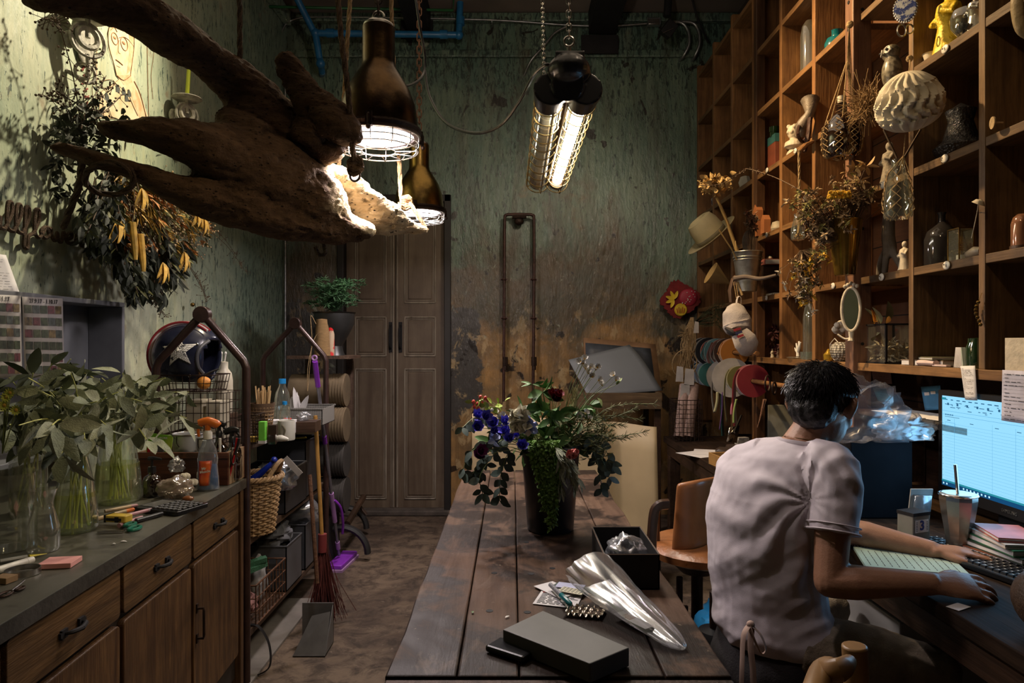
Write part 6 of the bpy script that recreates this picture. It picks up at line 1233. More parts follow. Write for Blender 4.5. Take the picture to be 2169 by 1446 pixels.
# near round-back wooden chair at the bottom edge
t=T('round_wood_chair','pale bentwood chair back cut by the bottom picture edge, under the desk man','chair',(.62,1.25,0));pw=MT('honey_wood',(.26,.14,.05),.4,0,.2,12)
q=P(1810,1366,1.33);m=MB();m.tube([(q.x+.02,q.y,.0),(q.x+.015,q.y,.5),q],[.02,.023,.024],14);m.build('back_post',pw,t,world=True,bevel=.004)
q2=P(1745,1420,1.25);m=MB();m.tube([P(1800,1400,1.25),P(1778,1418,1.2),q2,P(1722,1480,1.15),P(1700,1560,1.1)],[.012,.02,.022,.022,.022],12,k=4);m.build('curved_top_rail',pw,t,world=True)
m=MB();m.lathe([(0,0),(.19,0),(.2,.02),(.19,.035),(0,.035)],28,V((.72,1.06,.45)));m.build('seat',pw,t,world=True)
for x,y in ((.60,.94),(.84,.94),(.60,1.18)):m=MB();m.tube([(x,y,0),(x,y,.452)],.016,10);m.build('leg',pw,t,world=True)
# ================================================================ TIMBER SHELF WALL (right)
SX=1.51;SB=1.80;ZR=[1.317,1.687,2.06,2.44,2.83,3.21,3.59];UP=[5.56,5.13,4.70,4.28,3.84,3.42,3.0,2.585,2.195,1.79,1.38]
su=T('timber_shelf_wall','huge open grid shelf of reddish reclaimed timber covering the right wall','shelf unit',(1.65,3.4,0))
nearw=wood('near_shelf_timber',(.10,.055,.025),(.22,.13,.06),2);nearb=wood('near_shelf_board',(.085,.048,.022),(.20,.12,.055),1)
shaded_back=wood('dark_shaded_planks',(.014,.007,.004),(.03,.014,.008),1,.8,plank=(2,.19),spec=.1)  # near-cell shade put into the plank colour; dark wood under the shelves
for i,y in enumerate(UP):
    if i == 6:continue
    far=y >3.1;w_=.036 if far else .030;top=3.66 if y >4.25 else 4.0
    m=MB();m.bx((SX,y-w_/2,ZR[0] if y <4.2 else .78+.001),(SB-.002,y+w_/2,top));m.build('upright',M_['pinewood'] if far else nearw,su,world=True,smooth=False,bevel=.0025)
m=MB();m.bx((SX-.004,4.205,.781),(SX+.05,4.255,4.0));m.build('upright',wood('dark_upright',(.06,.026,.012),(.12,.055,.025),2),su,world=True,smooth=False,bevel=.003)
m=MB();m.bx((SX-.03,2.962,.781),(SX+.05,3.035,4.08));m.build('perforated_post',wood('post_timber',(.17,.08,.045),(.27,.14,.08),2),su,world=True,smooth=False,bevel=.004)
m=MB();[m.lathe([(0,.002),(.008,.002),(.008,0)],12,(SX-.031,3.0,z),V((-1,0,.01))) for z in (2.0,2.45,2.62,2.78,2.9,3.05,3.2,3.35,1.24,1.52)];[m.lathe([(0,.002),(.007,.002),(.007,0)],12,(SX+.01,2.961,z),V((0,-1,.01))) for z in (1.1,1.4,1.9,2.35,2.85,3.1,3.3)];m.build('bolt_holes',M_['black'],su,world=True)
for j,z in enumerate(ZR):
    for i in range(len(UP)-1):
        y1,y0=UP[i],UP[i+1];far=y0 >2.99
        if z >3.5 and y0 >4.3:pass
        zz=z+(.0 if not (3.9<y0 <4.75) else .012*((j*7) % 3-1)) if 0<j else z
        zz=z;g1=.018 if far else .015
        ya=y0+g1+(.026 if i == 5 else 0) ;yb=y1-g1-(.022 if i == 6 else 0)
        if i == 6:yb=2.961
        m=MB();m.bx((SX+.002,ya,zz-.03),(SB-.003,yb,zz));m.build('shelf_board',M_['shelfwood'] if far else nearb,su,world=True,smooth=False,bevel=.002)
m=MB();m.bx((SB,2.99,1.29),(SB+.03,5.58,3.7));m.build('back_panel',M_['backwood'],su,world=True,smooth=False);m=MB();m.bx((SB,1.2,1.29),(SB+.03,2.989,4.05));m.bx((SB,1.0,.5),(SB+.03,5.58,1.289));m.build('back_panel',shaded_back,su,world=True,smooth=False)
m=MB();m.bx((SX-.006,3.04,ZR[0]-.032),(SX+.001,4.2,ZR[0]+.001));m.bx((SX-.012,1.2,ZR[0]-.032),(SX+.001,2.96,ZR[0]+.001));m.build('front_lip',M_['shelfwood'],su,world=True,smooth=False,bevel=.002)
for k in range(10):
    pass
def sp(px,row,X=1.62):d=X*F/(px-CX);return V((X,d,ZR[row]+.0012))
def knobplate(px,row,i):
    y=SX*F/(px-CX);q=V((SX,y,ZR[row]-.015));t=T('button_plate',['white porcelain number button on the board edge below the '+w_ for w_ in ('gold figurine','dark faceted bowl','domed bottle','stone head','driftwood sculpture','gold bucket','white bust','red-brown book','paper houses','empty cell under the pink book')][i],'button',q,0,'porcelain buttons on the shelf edges')
    m=MB();m.ball((-.004,0,0),(.005,.019,.015),16,8);m.build('plate',M_['white'],t);m=MB();m.ball((-.009,.006,.003),(.0015,.003,.003),6,4);m.build('screw',M_['black'],t)
    text('56S3S01426'[i],plane((-.0098,.008 if i % 2 else -.006,-.002),(0,-1,0),(0,0,1)),.012,M_['ink'],t,world=False)
for i,(px,r_) in enumerate(((2004,3),(2003,2),(2007,1),(1872,2),(1869,1),(1766,1),(1686,3),(1626,3),(1625,2),(1625,1))):knobplate(px,r_,i)
def jar(name,label,px,row,prof,mat,X=1.62,cat='jar',s=1.,extra=None,group=None):
    b=sp(px,row,X);t=T(name,label,cat,b,0,group);m=MB();m.lathe([(r*s,z*s) for r,z in prof],26);m.build('body',mat,t)
    if extra:extra(t,s)
    return t
teal=MT('teal_glaze',(.005,.10,.12),.15,0,.3,6);bone=MT('bone_white',(.50,.44,.34),.6,0,.2,30,.2)
jar('teal_vase','glossy teal ceramic vase at the top of the shelf beside the post',1772,4,[(0,0),(.05,0),(.062,.02),(.064,.06),(.05,.09),(.028,.10),(.028,.125),(.031,.13)],teal,cat='vase')
def stopper(r,z):return lambda t,s:(lambda m:(m.ball((0,0,z*s),(r*s,r*s,r*s*.8)),m.build('stopper',M_['glass2'],t)))(MB())
jar('glass_jug','round-shouldered clear glass jug in the upper middle cell',1632,4,[(0,0),(.08,0),(.088,.02),(.088,.10),(.06,.15),(.035,.165),(.033,.185),(.04,.195)],M_['glass2'],1.68,s=1.0,extra=lambda t,s:(lambda m:(m.ring((0,0,.195),.036,.006,20,6),m.build('rim',M_['steel'],t)))(MB()))
jar('glass_flask','clear glass flask in the third column from the back wall',1530,4,[(0,0),(.06,0),(.07,.02),(.06,.1),(.03,.16),(.022,.2),(.026,.22)],M_['glass2'],1.66)
t=jar('candle_jar','square glass jar half full of cream wax',1574,4,[(0,0),(.07,0),(.07,.17),(.066,.17),(.066,.01),(0,.01)],M_['glass2'],1.62);m=MB();m.lathe([(0,.004),(.065,.004),(.065,.11),(0,.11)],26);m.build('wax',MT('cream_wax',(.55,.45,.27),.5,0,.08),t)
g=G('blue_and_white');co=g.co();bwv=g.pr(Base_Color=g.mix(g.ramp(g.noise(co,45,5,.7),.47,.52),(.5,.52,.56),(.02,.04,.20)),Roughness=.15)
jar('blue_white_vase','blue and white patterned porcelain jar behind the dried flower head',1530,3,[(0,0),(.05,0),(.08,.04),(.085,.09),(.05,.14),(.03,.155),(.034,.18)],bwv,1.64,cat='vase')
m=MB();q=sp(1578,3,1.58);m.lathe([(0,0),(.03,.0),(.045,.05),(.03,.09),(0,.1)],8,q);single('white_lantern','faceted white paper-like stone in the cell right of the blue jar','ornament',m,MT('white_stone',(.5,.47,.4),.6),q)
jar('brass_ornament','pierced yellow brass ornament behind the straw hat',1538,2,[(0,0),(.03,0),(.03,.12),(.018,.16),(.0,.2)],MT('pierced_brass',(.34,.24,.04),.4,.8,.3,40),1.62,cat='ornament')
t=T('book','tall red-brown book with a teal band standing in the middle column','book',sp(1640,3,1.60));m=MB();m.box((0,0,.11),(.04,.13,.22));m.build('cover',MT('red_brown_cloth',(.23,.06,.03),.6),t,smooth=False,bevel=.002);m=MB();m.box((0,0,.20),(.042,.132,.05));m.build('teal_band',MT('teal_band',(.04,.14,.14),.5),t,smooth=False);m=MB();m.lathe([(.02,.25),(.03,.25),(.03,.28),(0,.285)],18);m.lathe([(.0,.221),(.026,.221),(.026,.25),(.02,.25)],18);m.build('jar_on_book',M_['greenglass'],t)
for px,h,lb,sc in ((1619,.16,'taller orange paper house lantern with white windows',1),(1636,.08,'smaller orange paper house with white windows beside the taller one',.8)):
    t=T('paper_house',lb,'ornament',sp(px,2,1.56));m=MB();w_=.035*sc;m.prism([(-w_,0),(w_,0),(w_,h),(0,h+w_*1.1),(-w_,h)],.04,plane((-.02,0,0),(0,-1,0),(0,0,1)));m.build('walls',MT('orange_clay_%d' % px,(.34,.12,.04),.7),t,smooth=False)
    m=MB()
    for r0 in range(3 if h >.1 else 1):
        for c0 in range(3):m.box((-.0215,-w_*.6+w_*.6*c0,h*.2+r0*h*.28),(.003,w_*.35,h*.18 if h >.1 else h*.6))
    m.build('windows',M_['white'],t,smooth=False)
jar('white_pebble','pale round paper ball behind the paper houses',1646,2,[(0,.0),(.03,.01),(.045,.05),(.03,.09),(0,.1)],bone,1.64,cat='ornament')
t=T('book','dull pink book lying on a dark box in the middle column','book',sp(1632,1,1.60)+V((0,0,.191)));m=MB();m.box((0,0,.02),(.13,.16,.035));m.build('cover',MT('pink_book_cloth',(.32,.10,.075),.6),t,smooth=False,bevel=.003);m=MB();m.box((.001,-.0,.02),(.122,.164,.027));m.build('pages',M_['paper'],t,smooth=False);text('Ormand',plane((-.0655,-.02,.02),(0,-1,0),(0,0,1)),.018,M_['ink'],t,world=False)
slab('dark_box','dark wooden box holding up the pink book','box',sp(1632,1,1.61),(.15,.17,.188),M_['darkwood'])
m=MB();q=t.location+V((0,.02,.0385));m.ball(q+V((0,0,.015)),(.02,.035,.015));single('small_stone','small beige stone lying on top of the pink book','stone',m,bone,q)
slab('flat_tray','thin pale tray on the shelf below the dark box cell','tray',sp(1640,1,1.56)+V((-.01,0,0)),(.035,.12,.012),bone)
# dried dark red plant, little figures
t=T('dried_plant','dark red dried plant lying in the bottom middle cell','dried flowers',sp(1640,0,1.64));m=MB();random.seed(61);[m.leaf(V((rnd(-.04,.04),rnd(-.07,.07),rnd(.01,.18))),V((rnd(-1,1),rnd(-1,1),rnd(-.5,1))),.02,.045) for k in range(150)];m.build('leaves',MT('dark_red_leaf',(.06,.012,.012),.7),t,smooth=False)
def figure(name,label,b,h,mat,cat='figurine',lean=0):
    t=T(name,label,cat,b);m=MB();s=h
    m.lathe([(0,0),(.22*s,0),(.2*s,.06*s),(.14*s,.4*s),(.17*s,.58*s),(.15*s,.7*s),(.05*s,.76*s),(.05*s,.8*s),(0,.8*s)],14);m.ball((0,0,.88*s),(.09*s,.09*s,.11*s),12,8);m.tube([(0,.15*s,.66*s),(-.12*s,.2*s,.5*s),(-.17*s,.06*s,.45*s)],.045*s,7);m.tube([(0,-.15*s,.66*s),(-.1*s,-.22*s,.52*s),(-.16*s,-.08*s,.6*s)],.045*s,7);m.build('figure',mat,t,remesh=max(.0025,s*.02));return t
figure('small_figurine','tiny pale seated figurine pair at the middle shelf edge',sp(1636,0,1.545),.055,bone);figure('small_figurine','second tiny clay figurine right of the pale one on the bottom middle board',sp(1648,0,1.54),.05,MT('clay',(.35,.22,.13),.7))
# bust, horn
t=T('bust','small white plaster bust with curly hair','bust',sp(1681,3,1.56));m=MB();m.lathe([(0,0),(.04,0),(.035,.02),(.02,.035),(.05,.05),(.045,.075),(.02,.09),(.02,.11)],16);m.ball((0,0,.13),(.034,.03,.042),14,10);[m.ball((cos(a_)*.028+.003,sin(a_)*.027,.145+.02*sin(a_*3)),.013,8,6) for a_ in [k*.55 for k in range(12)]];m.ball((-.034,-.005,.128),(.008,.006,.01));m.build('plaster',bone,t,remesh=.003)
t=T('animal_horn','curved grey trumpet-like horn with a strap leaning out of the cell by the bust','horn',sp(1704,3,1.55));b=t.location;q=[P(1716,212,3.4),P(1715,240,3.38),P(1700,265,3.4),P(1694,290,3.42)];m=MB();m.tube(q,[.045,.022,.032,.024],14,k=5);m.build('horn',MT('grey_horn',(.14,.11,.085),.5,0,.4,20,.3),t,world=True);m=MB();m.tube([P(1693,265,3.40),P(1690,285,3.3),P(1700,300,3.35),P(1712,285,3.35)],.008,6,k=4);m.tube([P(1716,250,3.33),P(1712,290,3.32),P(1703,322,3.32)],.012,7,k=3);m.build('strap',M_['darkrust'],t,world=True)
def cloche(label,px,row,h,r,X=1.62,base=None,mat=None):
    t=T('glass_cloche',label,'cloche',sp(px,row,X));m=MB();m.lathe([(r,.012),(r,h*.72),(r*.8,h*.9),(r*.4,h*.99),(0,h)],26);m.build('dome',mat or M_['glass2'],t);m=MB();m.lathe([(0,0),(r*1.1,0),(r*1.1,.012),(0,.012)],26);m.build('base',base or M_['darkwood'],t);return t
cloche('tall smoky glass cloche in the top cell left of the teal vase',1714,4,.31,.045,1.60,M_['blackplastic']);cloche('dim glass cloche behind the string in the cell under the horn',1706,2,.2,.055,1.66);cloche('tall clear glass cloche beside the white coral',1718,0,.30,.04,1.56,M_['glass2'],M_['glass'])
t=T('white_coral','white branching coral on a small dish at the bottom shelf','coral',sp(1690,0,1.545));m=MB();m.tube([(0,0,.015),(0,.005,.05),(0,.02,.085)],[.009,.007,.004],7,k=3);m.tube([(0,.0,.03),(0,.025,.045),(0,.04,.06)],[.006,.005,.003],6);m.tube([(0,0,.04),(0,-.02,.07),(0,-.015,.095)],[.007,.008,.005],7,k=3);m.tube([(0,-.02,.065),(0,-.035,.09)],[.006,.004],6);m.build('branches',M_['white'],t);m=MB();m.lathe([(0,0),(.045,0),(.06,.008),(.045,.012),(0,.010)],24);m.build('dish',M_['glass2'],t)
for px,lb in ((1703,'left'),(1713,'right')):jar('tea_light_glass',lb+' of two small clear tea light glasses beside the coral',px,0,[(0,0),(.018,0),(.02,.04),(.018,.04),(.016,.006)],M_['glass'],1.54,cat='glass')
# bottle in a knotted net hung from the post
def net(t,c,prof,n,rows,top,mat,r=.0018):
    """diamond net around a lathe profile given as (z, radius) function"""
    m=MB();zs=[prof[0][1]+(prof[-1][1]-prof[0][1])*k/rows for k in range(rows+1)]
    def R_(z):
        for (r0,z0),(r1,z1) in zip(prof,prof[1:]):
            if z0 <= z <= z1:return r0+(r1-r0)*(z-z0)/max(z1-z0,1e-6)
        return prof[-1][0]
    for k in range(n):
        for s_ in (0,1):
            pts=[]
            for j,z in enumerate(zs):
                a_=2*pi*(k+(.5 if (j+s_) % 2 else 0))/n;rr=R_(z)+.003;pts.append(c+V((cos(a_)*rr,sin(a_)*rr,z)))
            m.tube(pts,r,4)
    for k in range(n):a_=2*pi*(k+(.5 if rows % 2 else 0))/n;rr=R_(zs[-1])+.003;m.tube([c+V((cos(a_)*rr,sin(a_)*rr,zs[-1])),c.lerp(top,.75),top],r,4)
    m.build('knotted_net',mat,t,world=True)
c_=P(1783,335,2.93);t=T('amber_bottle','large dark amber bottle slung in the knotted net on the post','bottle',c_);m=MB();pr=[(.0,.0),(.055,.0),(.072,.025),(.078,.08),(.07,.14),(.04,.18),(.022,.20),(.02,.235),(.0,.236)];m.lathe(pr,28);m.build('body',M_['amber'],t);m=MB();m.lathe([(.0,.236),(.016,.236),(.018,.265),(0,.27)],14);m.build('cork',bone,t)
t=T('net_bag','tan knotted string net hung from the post holding the amber bottle','net',c_-V((0,0,.01)));net(t,c_,[(.01,-.008),(.058,0),(.075,.025),(.081,.08),(.073,.14),(.06,.16)],8,7,P(1799,55,2.93),M_['twine'],.0022)
m=MB();[m.tube([P(1799,50,2.93),P(1795+k*2,130,2.92),P(1800+k*3,230,2.92)],.0015,4,k=4) for k in range(5)];m.ball(P(1800,52,2.93),.016,8,6);m.build('hanging_strands',M_['twine'],t,world=True)
# small hanging bottle and string with dried bunch
c_=P(1690,508,3.1);t=T('hanging_bottle','small clear bottle of dried petals hung on twisted twine','bottle',c_);m=MB();m.lathe([(0,0),(.026,0),(.03,.01),(.03,.05),(.02,.085),(.015,.105),(.019,.118)],20);m.build('body',M_['glass'],t);m=MB();random.seed(71);[m.leaf(V((rnd(-.012,.012),rnd(-.012,.012),rnd(.005,.025))),V((rnd(-1,1),rnd(-1,1),rnd(-1,1))),.01,.014) for k in range(40)];m.tube([(0,0,.02),(.008,0,.10)],.005,6);m.build('dried_petals',MT('tan_petals',(.42,.25,.09),.8),t)
m=MB();rope_m(m,[P(1692,318,3.1),P(1693,380,3.1),P(1692,435,3.1)],.006);m.tube([P(1692,435,3.1),P(1685,470,3.1)],.0018,4);m.tube([P(1692,435,3.1),P(1706,500,3.1)],.0018,4);single('twine','braided twine from a wooden peg holding the small petal bottle','twine',m,M_['twine'],P(1692,318,3.1))
m=MB();m.tube([P(1693,322,3.12),P(1706,308,3.16),P(1722,300,3.3)],[.010,.012,.008],8);single('wooden_peg','stubby wooden peg sticking out by the horn with twine tied on','peg',m,M_['pinewood'],P(1700,315,3.15))
def drybunch(label,pts,seed,mats,n=60,hang=True,name='dried_bunch',X=None,sz=.02,tie=None):
    random.seed(seed);c_=V(pts[0]);t=T(name,label,'dried flowers',c_);ms=MB();mb_=[MB() for _ in mats]
    for i in range(n):
        e=V(random.choice(pts[1:]))+V((random.gauss(0,sz),random.gauss(0,sz),random.gauss(0,sz)));q=[c_+V((rnd(-.006,.006),rnd(-.006,.006),0)),c_.lerp(e,.5)+V((rnd(-.01,.01),rnd(-.01,.01),0)),e];ms.tube(q,.0011,4,k=3);k=i % len(mats)
        for j in range(9):mb_[k].leaf(e+V((rnd(-.008,.008),)*3),V((rnd(-1,1),rnd(-1,1),rnd(-1,1))),rnd(.005,.011),rnd(.012,.026),bend=.4)
    ms.build('stems',M_['twig'],t,world=True)
    for k,mm in enumerate(mats):mb_[k].build(['pale_heads','yellow_heads','brown_heads','green_heads','white_heads'][k],mm,t,world=True,smooth=False)
    return t
tan=MT('tan_dry_flower',(.34,.24,.13),.8,0,.4,60);brn=MT('brown_dry_flower',(.13,.08,.045),.8,0,.4,60);must=MT('mustard_flower',(.55,.32,.02),.7,0,.25,60);och=MT('ochre_green',(.20,.18,.05),.8,0,.4,60)
drybunch('pale dried bunch hanging head down under the petal bottle',[P(1698,530,3.08)]+[P(x,y_,3.05) for x,y_ in ((1685,560),(1700,570),(1720,560),(1735,545),(1690,600),(1710,610),(1725,595),(1700,630),(1715,640),(1740,540),(1682,590))],72,(tan,must,brn,och,bone),95)
# gold bucket with big dried bouquet hung on the post
c_=P(1790,583,2.86);t=T('gold_bucket','shiny amber-gold tapered bucket with dried flowers hung on the post','bucket',c_);gm=MT('gold_glass_bucket',(.30,.18,.03),.15,.75,.35,7,col2=(.07,.04,.012),thr=(.4,.7));m=MB();m.lathe([(0,0),(.040,0),(.042,.004),(.068,.225),(.071,.23),(.066,.23),(.039,.006),(0,.006)],32);m.build('body',gm,t)
drybunch('large mixed dried bouquet with mustard yarrow standing in the gold bucket',[c_+V((0,0,.15))]+[P(x,y_,2.84+rnd(-.05,.05)) for x,y_ in ((1735,430),(1715,460),(1740,480),(1760,470),(1725,495),(1750,440),(1775,430),(1790,440),(1800,420),(1815,430),(1740,510),(1705,440),(1770,400),(1800,385),(1830,420),(1845,415),(1755,500),(1690,425),(1720,420),(1790,470),(1820,400))],73,(brn,tan,brn,och,tan),230,sz=.022)
t=T('yarrow_head','flat mustard-yellow yarrow head in front of the big dried bouquet','flower',P(1780,412,2.78));m=MB();random.seed(74);[m.ball(P(1778+rnd(-24,24),412+rnd(-7,7),2.78+rnd(-.02,.02)),.0055,5,4) for k in range(170)];m.build('florets',must,t,world=True);m=MB();m.tube([P(1780,415,2.78),P(1785,480,2.84)],.002,5);m.build('stem',M_['twig'],t,world=True)
m=MB();m2=MB()
for px,py,s_ in ((1812,355,1),(1835,352,1.2),(1822,385,1),(1795,365,1)):
    for k in range(6):a_=k;m.leaf(P(px,py,2.8),V((cos(a_),rnd(-.5,.2),sin(a_)*.5)),.014*s_,.04*s_,bend=.3)
    m2.tube([P(px,py,2.8),P(1795,440,2.84)],.0012,4)
t=T('dried_sprig','tan dried leaf sprigs sticking up behind the yarrow','dried flowers',P(1812,385,2.8));m.build('leaves',MT('pale_tan_leaf',(.42,.27,.12),.7),t,world=True,smooth=False);m2.build('stems',M_['twig'],t,world=True)
m=MB();q=cr([P(1480,392,3.8),P(1525,390,3.7),P(1570,365,3.5),P(1585,358,3.4),P(1640,375,3.2),P(1700,405,3.0)],8);m.tube(q,.0022,4);random.seed(4);[m.leaf(q[random.randrange(4,len(q))],V((rnd(-1,1),rnd(-1,1),rnd(-1,1))),.004,.014) for k in range(90)];single('long_twig','long thin bare twig arching across the cells from the dried head','twig',m,M_['twig'],q[-1])
# honeycomb ball
c_=P(1925,215,2.35);t=T('paper_ball','cream folded honeycomb paper ball hung from the shelf upright','ornament',c_);m=MB()
def pf(u,v):
    a_=2*pi*u;NP=16;th=pi*v;sh_=.5*max(sin(th),.0)*(1 if int(v*7) % 2 else -1)*(1-abs(((v*7) % 1)-.5)*2)**.5*(1 if v >.35 else .2);ph=(u*NP+sh_*.9) % 1;q=abs(ph-.5)*2;k=.80+.22*q**.7*(1-.15*abs(sin(7*pi*v))*(v >.35))
    return V((sin(th)*cos(a_)*.110*k,sin(th)*sin(a_)*.110*k,-cos(th)*.100-.012*sin(th)**2))
m.sheet(pf,16*8,40);m.build('folded_paper',MT('cream_paper',(.60,.54,.42),.8,0,.05),t,M=Matrix.Rotation(.35,4,'X') @ Matrix.Rotation(-.3,4,'Y'));o=t.children[0];m=MB();m.tube([(0,0,.095),(.01,.01,.14),(.02,.03,.16)],.002,5);m.ball((.02,.03,.16),.012,8,6);m.build('hanging_knot',M_['twine'],t)
t=T('straw_nest','ragged straw tuft behind the left side of the paper ball','nest',P(1838,225,2.6));m=MB();random.seed(75);[m.tube([P(1842,222,2.6)+V((random.gauss(0,.02),random.gauss(0,.03),random.gauss(0,.025))),P(1838,222,2.6)+V((random.gauss(-.01,.04),random.gauss(0,.04),random.gauss(0,.045)))],.0012,3,cap=False) for k in range(260)];m.build('straw',MT('dark_straw',(.22,.13,.05),.8),t,world=True)
# bottle in net below the ball
c_=P(1902,462,2.40);t=T('clear_bottle','clear glass bottle hanging in string below the paper ball','bottle',c_);pr=[(0,0),(.042,0),(.046,.008),(.044,.07),(.038,.12),(.026,.16),(.02,.19),(.022,.205)];m=MB();m.lathe(pr,26);m.build('body',M_['glass'],t);t=T('string_hanger','knotted string hanger around the clear bottle under the paper ball','net',c_);net(t,c_,[(.03,-.004),(.045,0),(.049,.01),(.047,.07),(.041,.12),(.030,.16)],5,5,P(1918,285,2.38),M_['twine'])
m=MB();m.tube([P(1872,275,2.45),P(1900,335,2.43)],.004,6);m.tube([P(1950,275,2.45),P(1905,352,2.43)],.004,6);single('crossed_sticks','two thin sticks crossing behind the string hanger','sticks',m,M_['twig'],P(1900,340,2.43))
# near cells
t=T('owl_figurine','grey-brown ceramic owl with a ringed eye behind the paper ball','figurine',sp(1890,3,1.56));b=t.location;om=MT('owl_glaze',(.16,.14,.10),.35,0,.5,60,col2=(.06,.05,.035),thr=(.45,.6));m=MB();m.ball((0,0,.07),(.04,.04,.075),16,12);m.ball((0,.01,.155),(.036,.038,.034),16,10);m.tube([(-.03,.0,.15),(-.045,.0,.14)],[.008,.002],6);m.build('body',om,t,remesh=.004)
for dy in (.024,-.018):m=MB();m.lathe([(0,.004),(.008,.003),(.014,0)],16,(-.028,dy,.158),V((-1,(1 if dy >0 else -.9)*.6,.1)));m.ring(V((-.031,dy*1.05,.158)),.013,.0022,16,5,(-1,dy*20,.1));m.build('eye_ring',M_['white'],t);m=MB();m.ball((-.034,dy*1.12,.158),.006,10,6);m.build('pupil',M_['black'],t)
t=figure('robed_figurine','gold-yellow robed figurine standing in a clear glass bowl',sp(2010,3,1.58),.26,MT('gold_cloth',(.60,.42,.02),.45,.2,.3,30,.5,60));t=T('glass_bowl','clear rounded glass bowl in front of the gold robed figurine','bowl',sp(2022,3,1.535)-V((0,.06,0)));m=MB();m.lathe([(0,0),(.025,0),(.045,.03),(.048,.06),(.04,.085)],24);m.build('body',M_['glass'],t);m=MB();random.seed(5);[m.ball((rnd(-.02,.02),rnd(-.02,.02),.02+rnd(0,.02)),.008,6,4) for k in range(20)];m.build('dark_pebbles',M_['black'],t)
jar('small_cup','small pale stoneware cup left of the gold figurine',1972,3,[(0,0),(.018,0),(.026,.035),(.03,.038),(.024,.036),(.016,.004)],bone,1.56,cat='cup')
figure('silver_figurine','small silver figurine by the upright right of the gold figure',sp(2066,3,1.56),.15,MT('antique_silver',(.4,.38,.35),.25,.9,.3,30))
t=T('oval_mirror','small silver-framed oval blue and white portrait plaque at the top','plaque',P(1918,18,2.5));m=MB();m.lathe([(0,.006),(.042,.005),(.046,0),(0,-.003)],30,M=Matrix.Translation((0,0,0)) @ Euler((pi/2-.2,0,-.5)).to_matrix().to_4x4() @ Matrix.Diagonal((.8,1.2,1,1)));m.build('enamel',bwv,t);m=MB();[m.ball(Matrix(Euler((pi/2-.2,0,-.5)).to_matrix()) @ V((cos(a_)*.037,sin(a_)*.055,0)),.005,6,4) for a_ in [2*pi*k/30 for k in range(30)]];m.ring((-.02,-.01,-.085),.016,.003,16,5,(0,1,0),1.4);m.ring((.015,.0,-.075),.014,.003,16,5,(0,1,0),1.2);m.build('beaded_scroll_frame',MT('pewter',(.35,.34,.32),.3,.9),t)
jar('faceted_bowl','black cut-glass lidded bowl glinting in the dark cell',2035,2,[(0,0),(.05,0),(.085,.04),(.09,.055),(.085,.06),(.06,.08),(.04,.15),(.05,.19),(.03,.2),(0,.22)],MT('black_cut_glass',(.012,.012,.014),.08,0,.1,bump=1,bs=70),1.64,cat='bowl')
m=MB();q=atX(2104,260,SX-.02);m.lathe([(0,0),(.019,0),(.019,.004),(0,.005)],18,q,V((-1,.25,0)));m.tube([q,q+V((.03,.0,0))],.003,6);single('wooden_disc','flat round wooden disc on a bolt at the near upright','disc',m,tan,q)
m=MB();q=atX(2160,20,SX-.06);m.tube([P(2160,-40,1.9),P(2154,10,1.9),P(2162,60,1.9),P(2185,80,1.9)],[.014,.016,.014,.010],10,k=5);single('curved_horn','pale ridged curved horn cut by the top right picture edge','horn',m,MT('banded_horn',(.42,.32,.18),.4,0,.3,8,.3),q)
figure('stone_head','small grey laughing stone figure with red collar in the cell left of the string bottle',sp(1884,2,1.55),.17,MT('grey_stone',(.20,.17,.13),.8,0,.4,40,.4))
t=T('driftwood_sculpture','grey forked root sculpture standing on three legs','sculpture',sp(1884,1,1.56));rw=MT('grey_root',(.12,.10,.08),.85,0,.4,20,.6,40,(1,1,.3));m=MB();L=[((0,0,.27),.022),((0,.01,.16),.026),((0,.0,.10),.028),((0,.06,.06),.016),((0,.08,0),.013)]
m.tube([p for p,r in L],[r for p,r in L],10,k=4);m.tube([(0,0,.12),(-.02,-.01,.06),(-.02,-.0,.0)],[.02,.014,.012],9,k=4);m.tube([(0,-.0,.12),(0,-.05,.06),(.0,-.09,.01)],[.02,.014,.010],9,k=4);m.tube([(0,.01,.15),(0,.04,.165)],[.02,.012],8);m.build('root',rw,t,remesh=.005)
figure('cherub_figurine','small cream cherub figurine beside the root sculpture',sp(1916,1,1.535),.115,bone)
bottle('domed_bottle','dark domed glass bottle in the dark cell, glinting',sp(1995,1,1.6),[(0,0),(.058,0),(.06,.006),(.06,.10),(.05,.13),(.02,.155),(.012,.165),(.012,.19),(.016,.20)],MT('smoke_glass',(.02,.018,.018),.08),None)
t=T('glass_case','small upright glass case holding a brass screw on a white base','case',sp(2035,1,1.56));m=MB();m.bx((-.025,-.03,0),(.025,.03,.11));m.build('glass_panes',M_['glass'],t,smooth=False);m=MB();[m.bx((x-.002,y-.002,0),(x+.002,y+.002,.112)) for x in (-.025,.025) for y in (-.03,.03)];[m.bx((-.026,s_*.03-.002,.108),(.026,s_*.03+.002,.112)) for s_ in (-1,1)];[m.bx((s_*.025-.002,-.03,.108),(s_*.025+.002,.03,.112)) for s_ in (-1,1)];m.build('brass_edges',M_['brass'],t,smooth=False);m=MB();m.tube([(0,0,.02),(0,0,.085)],.005,8);[m.lathe([(.004,0),(.014,.002),(.004,.005)],14,(0,0,.028+.008*k)) for k in range(5)];m.build('brass_screw',M_['brass'],t);m=MB();m.lathe([(0,.001),(.014,.001),(.014,.02),(0,.02)],14);m.build('white_base',M_['white'],t)
m=MB();q=sp(2066,1,1.56);m.tube([q+V((0,-.03,.02)),q+V((0,.0,.02)),q+V((0,.04,.016))],[.012,.02,.012],10,k=3);single('pale_shell','pale shell lying right of the small glass case','shell',m,MT('grey_shell',(.22,.18,.14),.5),q)
